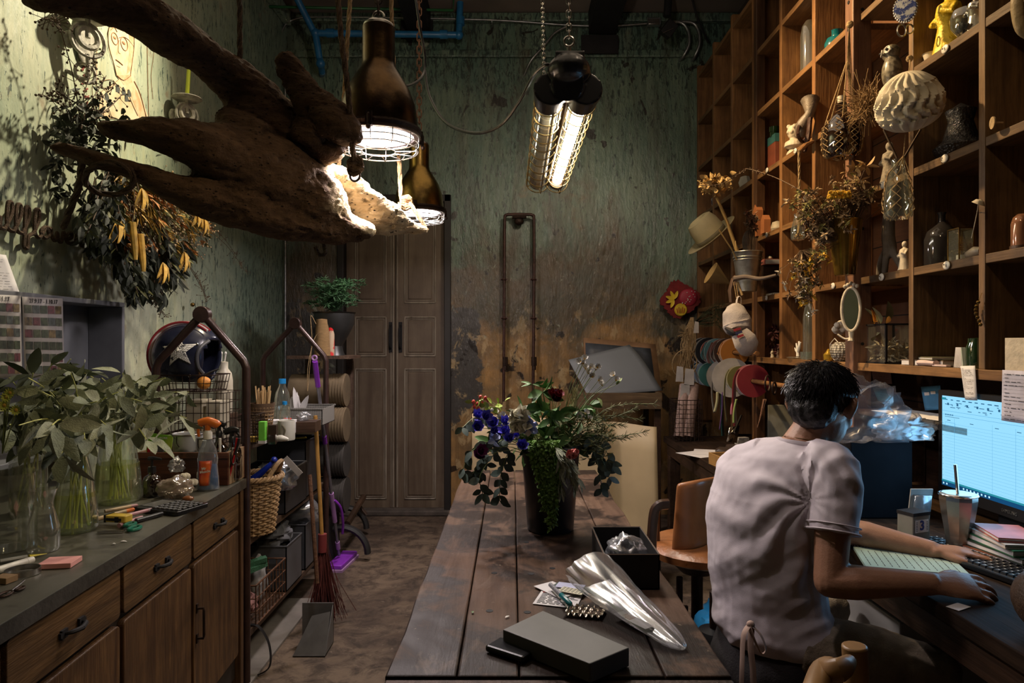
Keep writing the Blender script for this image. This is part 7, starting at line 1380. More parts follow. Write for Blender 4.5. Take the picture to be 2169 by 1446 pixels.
m=MB();q=atX(2072,432,SX-.03);m.lathe([(0,0),(.02,.0),(.012,.012),(.0,.016)],16,q,V((.3,-.5,1)));m.tube([q,q+V((.03,.05,-.02)),q+V((.06,.12,-.09))],.0015,4,k=4);single('limpet_shell','pale limpet shell on a wire at the upright above the glass case','shell',m,bone,q)
# terrarium box, magazines, papers
t=T('glass_terrarium','black-framed glass box of dried pods with leaves on top','terrarium',sp(1885,0,1.60));b=t.location;m=MB();m.bx((-.06,-.08,.004),(.06,.08,.16));m.build('glass_panes',glass('case_glass',(.85,.87,.85),.15,.03,.05),t,smooth=False);m=MB();[m.bx((x-.004,y-.004,0),(x+.004,y+.004,.165)) for x in (-.06,.06) for y in (-.08,.08)];[m.bx((-.064,s_*.08-.004,z),(.064,s_*.08+.004,z+.006)) for s_ in (-1,1) for z in (0,.16)];[m.bx((s_*.06-.004,-.08,z),(s_*.06+.004,.08,z+.006)) for s_ in (-1,1) for z in (0,.16)];m.build('black_frame',M_['black'],t,smooth=False)
m=MB();random.seed(76);[m.leaf(V((rnd(-.045,.045),rnd(-.065,.065),rnd(.012,.085))),V((rnd(-1,1),rnd(-1,1),rnd(-.6,.9))),.012,.035,fold=.4) for k in range(220)];m.build('dried_pods',MT('cream_pods',(.50,.42,.28),.7),t);m=MB();[m.leaf(V(p),V(d_),.04,l_,bend=.3) for p,d_,l_ in (((-.03,.03,.165),(-.2,.5,.9),.10),((-.04,0,.165),(-.3,-.3,.9),.09),((-.03,-.03,.168),(-.2,-.8,.5),.12),((-.05,.01,.13),(-.2,-.4,-.2),.1))];m.build('big_leaves',MT('olive_leaf',(.22,.22,.12),.6),t);m=MB();[m.leaf(V(p),V(d_),.02,.08,bend=.2) for p,d_ in (((-.04,.05,.165),(-.2,-.4,.8)),((-.05,.04,.166),(-.3,-.8,.25)),((-.03,.07,.166),(0,.1,1)),((-.05,-.06,.166),(-.1,-.6,.3)))];m.build('orange_leaves',MT('orange_leaf',(.45,.18,.02),.6),t)
def book(name,label,b,size,mat,rz=0,cat='book',pages=True,tilt=None):
    t=T(name,label,cat,b,rz);m=MB();w_,d_,h=size;m.box((0,0,.0015),(w_,d_,.003));m.box((0,0,h-.0015),(w_,d_,.003));m.box((w_/2-.0015,0,h/2),(.003,d_,h));m.build('cover',mat,t,smooth=False);m=MB();m.box((-.002,0,h/2),(w_-.006,d_-.006,h-.0062));m.build('pages',M_['paper'],t,smooth=False);return t
b=sp(1990,0,1.60);book('magazine','printed magazine lying at the back of the papers on the near shelf',b,(.16,.20,.022),MT('magazine_print',(.25,.18,.12),.4,0,.5,25,col2=(.08,.06,.05),thr=(.45,.55)),.2,'magazine');book('magazine','pale magazine with dark oval on top of the other magazine',b+V((.0,-.02,.0235)),(.15,.18,.01),MT('magazine_green',(.20,.19,.12),.4,0,.5,12,col2=(.04,.05,.03),thr=(.5,.52)),-.15,'magazine')
m=MB();q=b+V((-.075,-.07,0));m.tube([q+V((0,.07,.012)),q+V((0,-.03,.012))],.012,10,flat=.9);m.bx(q+V((-.008,-.10,.002)),q+V((.008,-.02,.008)));single('rolled_leaflet','rolled pinkish leaflet at the shelf edge in front of the magazines','leaflet',m,MT('pale_pink_paper',(.52,.40,.38),.7),q)
t=T('paper_stack','upright fanned stack of white-green slips at the shelf edge','paper',sp(2040,0,1.55));[(lambda m:(m.box((.0,-.02+k*.006,.035),(.035,.0035,.07),R=Matrix.Rotation(.12*(k-3)*.4,4,'X')),m.build('slip',MT('mint_paper',(.45,.50,.44),.8) if k == 0 else M_['paper'],t,smooth=False)))(MB()) for k in range(7)]
jar('green_jar','dark green glass jar with a pale lid beside the upright',2069,0,[(0,0),(.03,0),(.032,.01),(.032,.07),(.026,.085),(.026,.10),(0,.102)],M_['greenglass'],1.56)
m=MB();q=atX(2072,640,SX-.015);[m.ball(q+V((0,sin(k*.7)*.012,-.012*k)),.006,7,5) for k in range(7)];m.tube([q,q+V((.012,0,.03))],.001,4);single('bead_string','short string of gold beads on the upright above the green jar','beads',m,M_['brass'],q)
cloche('small rosy glass dome cut by the right picture edge',2164,1,.11,.028,1.56,None,MT('rose_glass',(.25,.12,.07),.1,.3));slab('relief_frame','pale relief picture frame at the right end of the bottom shelf','frame',sp(2158,0,1.54),(.015,.08,.10),bone,.2);slab('dark_card','dark card with a red dot behind the relief frame','card',sp(2140,0,1.60),(.008,.08,.10),MT('dark_red_card',(.06,.01,.015),.3),.3)
# bottom cells behind the mirror
t=T('wire_hexagon','white wire hexagon frame beside the woven vase','ornament',sp(1768,0,1.56));m=MB();hx=[(0,cos(a_)*.055,.055+sin(a_)*.053) for a_ in [pi/3*k+pi/6 for k in range(6)]];[m.tube([hx[k],hx[(k+1) % 6]],.0018,5) for k in range(6)];[m.tube([hx[k],(.04,0,.055)],.0014,4) for k in range(6)];m.build('wire',M_['white'],t)
g=G('woven_white');co=g.co();wv=g.n('ShaderNodeTexVoronoi',Vector=g.mp(co,(90,90,90)),Scale=1.,Randomness=.1).outputs[0];wwm=g.pr(Base_Color=g.mix(g.ramp(wv,.25,.6),(.5,.48,.42),(.10,.08,.06)),Roughness=.6,Normal=g.bump(wv,.8,.006))
jar('woven_vase','round white dimpled vase beside the post at the bottom shelf',1783,0,[(0,0),(.025,0),(.045,.02),(.052,.045),(.045,.075),(.028,.09),(.026,.088)],wwm,1.55,cat='vase')
jar('gold_jar','tiny jar of gold powder left of the wire hexagon',1755,0,[(0,0),(.022,0),(.024,.03),(.014,.04),(.006,.055),(0,.058)],MT('gold_jar',(.42,.26,.03),.2,.5),1.55)
m=MB();c_=P(1777,695,3.06);[m.ball(c_+V((rnd(-.03,.03),rnd(-.02,.02),rnd(-.015,.02))),rnd(.012,.02),9,6) for k in range(9)];single('cotton_tuft','tuft of white cotton on a wire arm by the oval mirror','cotton',m,MT('cotton_white',(.55,.5,.42),.95),c_)
t=T('hand_mirror','oval vanity mirror in an ornate cream frame fixed to the post','mirror',P(1806,705,2.9));c_=P(1803,655,2.90);mm=plane(c_,(.72,-.69,0),(0,0,1));m=MB();m.prism([(cos(a_)*.034,sin(a_)*.088) for a_ in [2*pi*k/36 for k in range(36)]],.003,mm);m.build('mirror_glass',MT('mirror_glass',(.30,.29,.26),.06,1,.05),t,world=True);m=MB();m.tube([mm @ V((cos(a_)*.037,sin(a_)*.091,.003)) for a_ in [2*pi*k/40 for k in range(40)]],.0065,8,closed=True);[m.ball(mm @ V((s_*.012*k,.098+.006*(2-k),.003)),.009,8,5) for s_ in (-1,1) for k in (0,1,2)];m.tube([mm @ V((0,-.095,.002)),mm @ V((0,-.12,.002)),mm @ V((.0,-.135,.004))],[.012,.009,.014],8,k=3);m.tube([mm @ V((0,-.12,0)),mm @ V((-.025,-.125,0)),mm @ V((-.055,-.105,0))],.004,6,k=3);m.build('ornate_frame',bone,t,world=True)
# ================================================================ things hung at the far end of the shelf
c_=P(1497,487,4.6);t=T('straw_hat','cream felt fedora hung tilted at the far shelf uprights','hat',c_-V((0,0,.1)));hx_,hy_,hz_=frame(V((-.66,-.12,.74)));Mx=Matrix.Translation(c_) @ Matrix((hx_,hy_,hz_)).transposed().to_4x4() @ Matrix.Diagonal((1,1.1,1,1));hm=MT('cream_felt',(.50,.42,.24),.8,0,.1,10);m=MB();m.lathe([(.175,-.045),(.13,-.065),(.098,-.062),(.098,-.03),(.094,.04),(.08,.085),(.06,.095),(.0,.075)],36,M=Mx @ Matrix.Rotation(0,4,'X'));m.build('crown_and_brim',hm,t,world=True,solid=.003);m=MB();m.lathe([(.0995,-.058),(.0995,-.03)],36,M=Mx);m.build('hat_band',MT('olive_band',(.18,.15,.09),.8),t,world=True,solid=.002)
# galvanised cone pot on the front with bamboo and dried head
b=P(1583,617,3.95);t=T('zinc_cone_bucket','tall tapered galvanised bucket hung on the far uprights','bucket',b);m=MB();m.lathe([(0,0),(.052,0),(.052,.004),(.082,.22),(.085,.225),(.080,.225),(.05,.006),(0,.006)],30);m.build('body',M_['galv'],t);m=MB();m.ring((0,0,.195),.080,.0035,30,6);m.ring((0,0,.18),.0775,.0025,30,6);m.ring((0,0,.225),.084,.0035,30,6);m.build('ribs',M_['galv'],t);m=MB();m.prism([(cos(a_)*.04,sin(a_)*.075) for a_ in [2*pi*k/24 for k in range(24)]],.004,plane((.03,.06,.29),(1,0,0),(0,0,1)));m.build('back_plate',M_['galv'],t)
m=MB();m.tube([b+V((0,0,.1)),P(1560,528,3.95),P(1540,470,3.93),P(1518,418,3.9)],[.011,.011,.010,.008],8);m.tube([b+V((-.02,0,.1)),P(1550,528,3.9),P(1523,487,3.88)],.004,6);m.tube([P(1560,528,3.92),P(1558,510,3.92)],.003,5);single('bamboo_stalks','bamboo stalks rising out of the zinc cone bucket','stalks',m,MT('dry_bamboo',(.33,.22,.08),.6),b+V((0,0,.1)))
t=T('dried_hydrangea','large tan dried flower head at the top of the bamboo stalk','dried flowers',P(1512,388,3.9));m=MB();random.seed(77);[m.leaf(P(1512,390,3.9)+V((random.gauss(0,.04),random.gauss(0,.035),random.gauss(0,.025))),V((rnd(-1,1),rnd(-1,1),rnd(-1,1))),.026,.034,bend=.5) for k in range(190)];m.build('petals',MT('tan_petal',(.42,.28,.11),.7,0,.3,40),t,world=True)
drybunch('brown dried seed heads in the zinc bucket beside the paper houses',[b+V((.02,0,.2))]+[P(x,y_,3.95) for x,y_ in ((1584,450),(1590,465),(1594,480),(1586,475),(1600,460))],78,(brn,MT('rust_heads',(.2,.09,.05),.8),brn),40,sz=.012)
t=T('paper_cone_bunch','tan paper cone and brown leather-tied bunch behind the zinc bucket','bundle',P(1540,600,4.05));m=MB();m.lathe([(0,0),(.07,.14),(.068,.14),(0,.004)],16,P(1548,602,4.1),V((-.8,0,.45)));m.build('paper_cone',MT('olive_kraft',(.26,.18,.07),.8),t,world=True);m=MB();m.tube([P(1552,590,4.0),P(1546,615,4.0),P(1548,640,4.0)],[.018,.022,.016],8,flat=.5);m.ring(P(1556,595,3.98),.024,.01,14,6,(1,0,0));m.build('leather_tie',MT('dark_leather',(.09,.05,.03),.7),t,world=True)
m=MB();m.tube([P(1556,590,3.85),P(1580,586,3.8),P(1610,590,3.7),P(1645,582,3.6)],[.016,.013,.011,.007],9,k=4);single('branch_hook','dark smooth curved branch used as a hook in front of the zinc bucket','branch',m,MT('dark_branch',(.09,.065,.05),.6),P(1600,590,3.75));m=MB();m.tube([P(1562,597,3.86),P(1572,625,3.85)],.007,8);single('short_cane','short pale cane end below the branch hook','cane',m,MT('dry_bamboo2',(.36,.24,.1),.6),P(1572,625,3.85))
# cap
t=T('baseball_cap','light grey cap with red, white and navy stripe patch hung by its strap','cap',P(1565,740,3.8));cm_=MT('grey_cap_cloth',(.42,.38,.37),.85,0,.12,30,.3,200);c_=P(1560,690,3.82);Mx=Matrix.Translation(c_) @ Euler((1.15,.55,-.3)).to_matrix().to_4x4()
m=MB();m.tube([P(1550,644,3.82),P(1554,654,3.82),P(1557,668,3.82),P(1562,686,3.82),P(1566,700,3.8)],[(.03,.02),(.054,.045),(.072,.06),(.082,.066),(.070,.05)],20,k=4,up=(0,1,0));m.build('crown',cm_,t,world=True,disp=lambda q,n_:.009*NZ.noise(q*22))
m=MB();m.tube([P(1566,704,3.76),P(1578,722,3.75),P(1588,738,3.76),P(1593,748,3.78)],[(.048,.009),(.066,.008),(.060,.008),(.028,.006)],16,k=4,up=(0,1,0));m.build('brim',cm_,t,world=True);m=MB();m.tube([P(1536,694,3.78),P(1550,703,3.77),P(1566,712,3.78)],[(.006,.02),(.020,.03),(.008,.02)],10,k=4,up=(0,1,0));m.build('dark_opening',MT('cap_inside',(.06,.055,.055),.9),t,world=True)
for k,mt_ in enumerate((MT('patch_red',(.35,.03,.04),.8),MT('patch_navy',(.03,.035,.12),.8),MT('patch_red2',(.35,.03,.04),.8))):m=MB();m.add([P(1553+k*4,697+k*7,3.735),P(1568+k*3,693+k*7,3.735),P(1570+k*3,697+k*7,3.735),P(1555+k*4,702+k*7,3.735)],[(0,1,2,3)]);m.build('patch_stripe',mt_,t,world=True,solid=.002,smooth=False)
m=MB();m.tube([P(1558,660,3.8),P(1562,630,3.82),P(1570,632,3.82),P(1568,662,3.8)],[(.005,.0015)]*4,6,k=4);m.build('back_strap',cm_,t,world=True);m=MB();m.tube([P(1558,595,3.85),P(1564,632,3.82),P(1560,632,3.82),P(1554,597,3.85)],.002,5);m.build('hanging_cord',M_['twine'],t,world=True)
# ribbon rods and spools
def rod(label,X,z,y0,y1):m=MB();m.tube([(X,y0,z),(X,y1,z)],.013,10);return single('ribbon_rod',label,'rod',m,M_['pinewood'],V((X,(y0+y1)/2,z)))
rod('lower wooden rod threaded through the ribbon reels',1.40,1.184,3.28,5.2);rod('upper wooden rod threaded through the ribbon reels',1.42,1.345,3.95,5.2)
for y in (3.5,5.25):
    m=MB();m.bx((1.385,y-.02,.79),(1.415,y+.02,1.17)) if False else m.bx((1.43,y-.02,1.12),(1.509,y+.02,1.20));single('rod_bracket',('near' if y <4 else 'far')+' wooden bracket carrying the lower ribbon rod','bracket',m,M_['pinewood'],V((1.47,y,1.12)))
def spool(px,X,z,r,w_,col,label,cardc=None,tail=None):
    y=X*F/(px-CX);t=T('ribbon_reel',label,'ribbon',V((X,y,z-r)),0,None);mt_=MT('ribbon_'+'%d_%d' % (px,int(z*100)),mul(col,.62),.3,0,.15,6,sheen=.5);m=MB();m.lathe([(.016,-w_/2),(r,-w_/2),(r,w_/2),(.016,w_/2)],36,V((0,0,r)),V((0,1,0)));m.build('ribbon',mt_,t)
    if cardc:m=MB();m.lathe([(.014,-.002),(r*1.12,-.002),(r*1.12,0),(.014,0)],36,V((0,-w_/2-.001,r)),V((0,1,0)));m.build('card_flange',cardc,t)
    if tail:
        (tx,ty),wd=tail;e=P(tx,ty,y-.04);m=MB();e_=e-t.location;sg_=-1 if e_.x <0 else 1;xr=sg_*(r+.003);pts=cr([V((xr*.7,0,r*1.72)),V((xr,0,r)),V((xr-.006,-.004,(r+e_.z)/2)),V((xr+.006,-.008,e_.z))],6);n=len(pts);vv=[];
        for i,p in enumerate(pts):dx=V((.75,.6,0))*wd*.42;vv += [p-dx,p+dx]
        m.add(vv,[(2*i,2*i+1,2*i+3,2*i+2) for i in range(n-1)]);m.build('ribbon_tail',mt_,t,solid=.0008)
wc=MT('white_card_reel',(.48,.45,.42),.7)
for a_ in ((1478,1.40,1.184,.075,.05,(.01,.12,.22),'blue ribbon reel at the far end of the lower rod',None,((1481,905),.03)),(1487,1.40,1.184,.078,.02,(.60,.35,.02),'yellow ribbon reel second on the lower rod',None,None),(1494,1.40,1.184,.085,.03,(.30,.38,.5),'pale blue ribbon reel with a long tail on the lower rod',None,((1487,940),.045)),
           (1504,1.40,1.184,.085,.04,(.10,.34,.30),'teal-green satin reel on the lower rod',None,((1510,955),.045)),(1516,1.40,1.184,.06,.04,(.42,.30,.10),'gold reel on the lower rod left of the white cards',None,((1524,865),.02)),(1530,1.40,1.184,.10,.05,(.46,.42,.40),'wide greyish white reel on the lower rod',wc,None),
           (1548,1.40,1.184,.112,.03,(.5,.46,.42),'large white reel with a hanging orange scrap on the lower rod',wc,((1545,875),.025)),(1565,1.40,1.184,.08,.05,(.24,.22,.06),'olive-gold glossy reel on the lower rod',None,((1558,895),.02)),(1577,1.40,1.184,.035,.02,(.10,.3,.5),'tiny light blue reel on the lower rod',None,None),(1592,1.40,1.184,.095,.06,(.32,.01,.03),'red satin reel nearest on the lower rod with a long tail',None,((1587,920),.05)),
           (1479,1.42,1.345,.09,.03,(.30,.02,.05),'crimson reel at the far end of the upper rod',None,None),(1489,1.42,1.345,.10,.06,(.012,.012,.014),'first black reel on the upper rod',None,None),(1500,1.42,1.345,.10,.05,(.014,.014,.018),'second black reel on the upper rod',None,None),(1509,1.42,1.345,.085,.02,(.35,.05,.02),'thin red-orange reel on the upper rod',None,None),
           (1518,1.42,1.345,.092,.05,(.16,.36,.40),'light blue reel on the upper rod with a short pointed tail',None,((1509,762),.05)),(1531,1.42,1.345,.09,.03,(.28,.12,.11),'dusty rose reel on the upper rod',None,((1533,770),.05)),(1540,1.42,1.345,.092,.03,(.07,.03,.02),'brown reel on the upper rod',None,((1528,762),.03)),(1553,1.42,1.345,.09,.06,(.55,.20,.02),'orange reel on the upper rod behind the cap',None,((1543,752),.03))):spool(*a_)
random.seed(80)
for i,(px,py0,py1,col,w_,lb) in enumerate(((1530,830,910,(.10,.04,.18),.012,'narrow purple ribbon end hanging below the white reels'),(1555,845,878,(.40,.14,.2),.02,'short pink ribbon end hanging below the white reels'),(1520,830,872,(.45,.42,.22),.03,'cream ribbon end curling below the gold reel'),(1560,845,896,(.25,.34,.1),.02,'lime ribbon end curling below the olive reel'))):
    y=1.30*F/(px-CX);m=MB();a_,b_=P(px,py0,y),P(px-6,py1,y);pts=cr([a_,a_.lerp(b_,.5)+V((.006*((-1)**i),0,0)),b_],6);vv=[]
    for p in pts:vv += [p-V((w_*.32,0,0)),p+V((w_*.32,0,0))]
    m.add(vv,[(2*k,2*k+1,2*k+3,2*k+2) for k in range(len(pts)-1)]);single('ribbon_end',lb,'ribbon',m,MT('ribbon_end_%d' % i,col,.4,sheen=.4),a_,solid=.0008)
t=T('scissors','large dark scissors hung from the lower ribbon rod near end','scissors',P(1630,805,3.4));m=MB();m.ring((1.40,3.42,1.166),.031,.004,20,7,(0,1,0));m.ring(P(1626,812,3.4),.028,.005,20,7,(1,-1,0),1.4);m.ring(P(1640,822,3.4),.022,.005,20,7,(1,-1,0),1.4);m.build('handles',M_['iron'],t,world=True);m=MB();m.tube([P(1622,845,3.4),P(1604,905,3.4)],[.011,.003],6,flat=.4);m.tube([P(1618,845,3.4),P(1606,902,3.4)],[.010,.003],6,flat=.4);m.build('blades',M_['rust'],t,world=True)
# raffia bundle with tags, cloth rolls
t=T('raffia_bundle','hanging tan raffia bundle with paper tags left of the ribbon reels','raffia',P(1462,690,4.5));m=MB();random.seed(81);top=P(1466,672,4.55)
for k in range(70):e=P(1452+random.gauss(0,10),rnd(770,830),4.5+rnd(-.05,.05));m.tube([top+V((rnd(-.01,.01),0,0)),P(1458+random.gauss(0,6),730,4.5),e],.0022,4,k=4)
m.ring(P(1450,770,4.45),.08,.004,20,5,(0,1,.3),1.2);[m.tube([P(1455,705,4.5),P(1455+rnd(-22,4),705+rnd(-14,24),4.48)],.0022,4) for k in range(24)];m.build('raffia_strands',M_['twine'],t,world=True)
for (x0,y0,x1,y1) in ((1434,775,1447,808),(1452,780,1470,815),(1443,813,1461,843),(1472,680,1480,705)):m=MB();m.add([P(x0,y0,4.4),P(x1,y0+2,4.4),P(x1,y1,4.4),P(x0-3,y1,4.4)],[(0,1,2,3)]);m.build('paper_tag',wc,t,world=True,solid=.001,smooth=False)
for px,lb,r_ in ((1445,'left',.035),(1462,'right',.04)):a_,b_=P(px+6,815,4.45),P(px-6,925,4.35);b_.z=max(b_.z,.782);m=MB();m.tube([a_,b_],r_,14);single('cloth_roll',lb+' of two pinkish cloth rolls standing under the raffia tags','cloth roll',m,MT('pink_linen_'+lb,(.38,.26,.22),.9,0,.2,80,.4,300),b_)
t=wirebox('wire_basket','thin black wire basket around the pink cloth rolls',V((P(1452,0,4.4).x,4.4,.783)),.17,.17,.26,(7,9),r=.0018)
t=T('fern_sprig','dark feathery fern sprig drooping behind the raffia and upper reels','plant',P(1500,690,4.7));m=MB();random.seed(82);[m.tube([P(1470,685,4.7),P(1500+rnd(0,20),680+rnd(-35,12),4.7),P(1520+rnd(-5,25),690+rnd(-60,15),4.7)],.0012,3,k=3) for k in range(50)];m.build('fronds',MT('dull_fern',(.07,.075,.03),.8),t,world=True)
# ================================================================ DESK
DX=1.02;DZ=.78
t=T('desk','dark timber desk running under the shelves along the right wall','desk',(1.4,3.0,0));m=MB();m.bx((DX,1.0,DZ-.04),(1.80,4.60,DZ));m.build('desktop',wood('desk_timber',(.018,.010,.006),(.05,.028,.016),1,.75,spec=.12),t,world=True,smooth=False,bevel=.003)
m=MB();m.bx((DX+.02,1.02,DZ-.12),(DX+.05,4.58,DZ-.041));m.build('apron_board',M_['darkwood'],t,world=True,smooth=False)
for y in (1.02,3.1,4.5):m=MB();m.bx((DX+.02,y,0),(DX+.09,y+.07,DZ-.121));m.build('leg',M_['darkwood'],t,world=True,smooth=False,bevel=.004)
dz=DZ+.0015
def K(px,py,z=dz):return on(px,py,z)
# monitor
t=T('monitor','black computer monitor showing a bright blue-white spreadsheet','monitor',(1.56,2.06,dz));sx=1.5;ya,yb=2.38,1.80;zt,zb_=1.221,.911
bz=.018;m=MB();m.bx((sx+.002,yb-bz,zb_-.035),(sx+.035,ya+bz,zt+bz));m.build('bezel',M_['blackplastic'],t,world=True,smooth=False,bevel=.003);m=MB();m.bx((sx-.002,yb-bz,zt),(sx+.002,ya+bz,zt+bz));m.bx((sx-.002,yb-bz,zb_-.035),(sx+.002,ya+bz,zb_));m.bx((sx-.002,ya,zb_),(sx+.002,ya+bz,zt));m.build('front_frame',M_['blackplastic'],t,world=True,smooth=False)
m=MB();m.quad((sx,ya,zb_),(sx,yb,zb_),(sx,yb,zt),(sx,ya,zt));m.build('screen',emis('screen_glow',(.23,.52,.72),1.05),t,world=True,smooth=False)
scr=lambda u,v:V((sx-.0012,ya+(yb-ya)*u,zt+(zb_-zt)*v))
def sq(m,u0,v0,u1,v1,o=0):m.quad(*[q+V((-o,0,0)) for q in (scr(u0,v1),scr(u1,v1),scr(u1,v0),scr(u0,v0))])
m=MB();[sq(m,.03 if k else .12,.30+.0325*k,.93,.3015+.0325*k) for k in range(20)];[sq(m,u,.24,u+.0015,.935) for u in (.115,.43,.60,.665,.72,.935)];sq(m,.0,.165,1,.168);sq(m,0,.205,1,.208);sq(m,.03,.29,.12,.293);sq(m,.03,.325,.12,.328);sq(m,.03,.29,.032,.328);sq(m,.12,.29,.122,.328);m.build('grid_lines',emis('grid_line',(.06,.26,.48),1),t,world=True,smooth=False)
m=MB();random.seed(90);[sq(m,.03+.052*k,.035,.03+.052*k+rnd(.02,.035),.045) for k in range(9)];[sq(m,rnd(.02,.65),y_,0,y_) for y_ in []]
for k in range(34):u=rnd(.02,.72);v=rnd(.06,.15);sq(m,u,v,u+rnd(.01,.045),v+.007)
for k in range(8):u=.05+.085*k;sq(m,u,.075,u+.016,.1)
[sq(m,.03+.011*k,.225,.037+.011*k,.232) for k in range(12)];[sq(m,.03+.02*k,.20,.045+.02*k,.212) for k in range(4)];[sq(m,u,.265,u+.03,.272) for u in (.05,.25,.45,.61,.67,.72)];[sq(m,.008,.305+.065*k,.014,.31+.065*k) for k in range(10)];m.build('ribbon_icons',emis('screen_dark',(.02,.09,.18),1),t,world=True,smooth=False)
m=MB();sq(m,0,.955,1,1);m.build('taskbar',emis('taskbar_blue',(.006,.05,.13),1),t,world=True,smooth=False);m=MB();sq(m,0,.935,1,.955);sq(m,.0,.02,.04,.045);m.build('sheet_tab_bar',emis('tabbar',(.02,.20,.26),1),t,world=True,smooth=False)
m=MB();[sq(m,.012+.03*k,.966,.024+.03*k,.985,.0005) for k in (0,1,6,7,8,9,10,11,12,13)];m.build('taskbar_icons',emis('icon_white',(.4,.7,.9),1),t,world=True,smooth=False)
text('SAMSUNG',plane((sx-.0035,2.055,zb_-.018),(0,-1,0),(0,0,1)),.014,M_['galv'],t)
m=MB();m.bx((1.525,2.03,.80),(1.56,2.14,zb_-.03));m.build('stand_neck',M_['blackplastic'],t,world=True,smooth=False);m=MB();m.lathe([(0,0),(.12,0),(.12,.01),(.04,.02),(0,.022)],30,V((1.56,2.08,dz)));m.build('stand_foot',M_['blackplastic'],t,world=True)
area('screen_light',(sx-.02,2.09,1.06),(0,2.09,1.0),1.3,(.25,.6,1),.52,.28)
# black pc case, bag on it, mid shelf with papers
slab('computer_case','tall black computer case on the desk left of the monitor','computer',V((1.31,2.62,dz)),(.22,.40,.275),MT('matt_black_case',(.008,.008,.010),.8,spec=.08),bevel=.004)
crumple('plastic_bag','large crinkled clear plastic bag draped on the black computer case',V((1.21,2.40,dz+.275)),.13,glass('wispy_film',(.9,.9,.92),.08,.3,.06,(.4,.42,.48)),51,sq=(1.15,.7,.85),amp=.5);crumple('plastic_bag','flat tail of clear film reaching right from the big plastic bag',V((1.40,2.42,dz+.278)),.075,M_['bag'],52,sq=(1.3,.6,.6),amp=.5)
t=T('paper_shelf','dark narrow shelf board above the monitor level with loose papers','shelf',(1.65,2.6,1.08));m=MB();m.bx((1.50,2.25,1.098),(1.80,2.98,1.12));m.build('board',M_['darkwood'],t,world=True,smooth=False);m=MB();m.bx((1.50,2.965,.80),(1.79,2.98,1.097));m.build('side_panel',M_['darkwood'],t,world=True,smooth=False)
for i,(y,rz) in enumerate(((2.75,.1),(2.6,-.2),(2.48,.15))):slab('loose_paper',['far','middle','near'][i]+' loose white sheet on the dark narrow shelf','paper',V((1.60,y,1.1212+.0025*i)),(.18,.22,.0015),M_['paper'],rz)
FP=lambda px,py:atX(px,py,SB-.012)
BPX=lambda X:(lambda px,py:atX(px,py,X))
note('sticky_note','dusky pink sticky note on the dark back panel, upper of two',[(1845,777),(1886,779),(1890,813),(1851,811)],MT('dusky_pink_note',(.24,.14,.14),.8),scribble(5,.25,.9,1,.012),'note',parentpx=BPX(1.79),bow=.002);note('sticky_note','teal sticky note on the dark back panel below the pink one',[(1849,821),(1890,821),(1894,860),(1860,848)],MT('teal_note',(.05,.17,.20),.8),scribble(5,.15,.8,2,.012),'note',parentpx=BPX(1.79),bow=.002)
note('sticky_note','large blue sheet with two small white labels pinned above the papers',[(1951,819),(1992,816),(1997,867),(1960,869)],MT('blue_note',(.05,.20,.40),.8),None,'note',parentpx=BPX(1.70),bow=.002,extra=lambda t,f,n_:(lambda m:(m.quad(*[q+n_*.002 for q in (f(.15,.25),f(.42,.25),f(.42,.38),f(.15,.38))]),m.quad(*[q+n_*.002 for q in (f(.5,.22),f(.75,.22),f(.75,.34),f(.5,.34))]),m.build('white_label',M_['paper'],t,world=True,smooth=False)))(MB()))
note('receipt','long white till receipt hanging over the shelf edge above the monitor',[(2035,775),(2066,774),(2071,848),(2045,846)],M_['paper'],scribble(22,.08,.95,3,.008),'receipt',parentpx=BPX(1.492),bow=.01)
note('order_sheet','big lilac order sheet hanging at the right in front of the monitor corner',[(2124,783),(2180,786),(2190,900),(2122,890)],MT('lilac_sheet',(.44,.44,.56),.8),scribble(13,.08,.95,4,.012)+[(.03,.97,.1+.068*i,.002) for i in range(13)],'paper',parentpx=BPX(1.488),bow=.004)
note('paper_scrap','small white paper scrap hanging left of the monitor',[(1988,896),(1996,900),(1996,925),(1991,922)],M_['paper'],None,'paper',parentpx=BPX(1.60),bow=.001)
# desk objects
b=K(1938,1158);t=T('calendar_tin','grey block calendar tin showing a blue 3','calendar',V((1.235,2.10,dz)),.38);m=MB();m.box((0,0,.05),(.072,.055,.10));m.build('tin',MT('grey_tin',(.17,.165,.14),.5),t,smooth=False,bevel=.003);m=MB();m.box((0,0,.101),(.074,.057,.01));m.build('dark_rim',M_['black'],t,smooth=False);m=MB();m.box((0,-.028,.065),(.056,.001,.038));m.build('date_card',M_['paper'],t,smooth=False);text('3',plane((0,-.0292,.066),(1,0,0),(0,0,1)),.040,MT('blue_print',(.02,.04,.25),.6),t,world=False,bold=.0012)
m=MB();[m.box((s_*.022,-.0287,.052+.005*k),(.005,.0006,.0018)) for s_ in (-1,1) for k in range(6)];m.build('small_print',M_['ink'],t)
b=V((1.30,1.99,dz));b=V((1.33,2.035,dz));t=T('steel_tumbler','faceted steel tumbler with a metal straw in front of the monitor','tumbler',b);m=MB();m.lathe([(0,0),(.030,0),(.034,.05),(.044,.11),(.050,.155),(.050,.172),(.046,.175),(.0,.172)],9);m.build('cup',MT('dull_steel_cup',(.40,.37,.33),.3,.95),t,smooth=False,bevel=.002);m=MB();m.ring((0,0,.17),.050,.003,26,6);m.build('rim',M_['chrome'],t);m=MB();m.tube([(.0,0,.16),(-.012,-.005,.26)],.0045,10);m.build('straw',M_['chrome'],t)
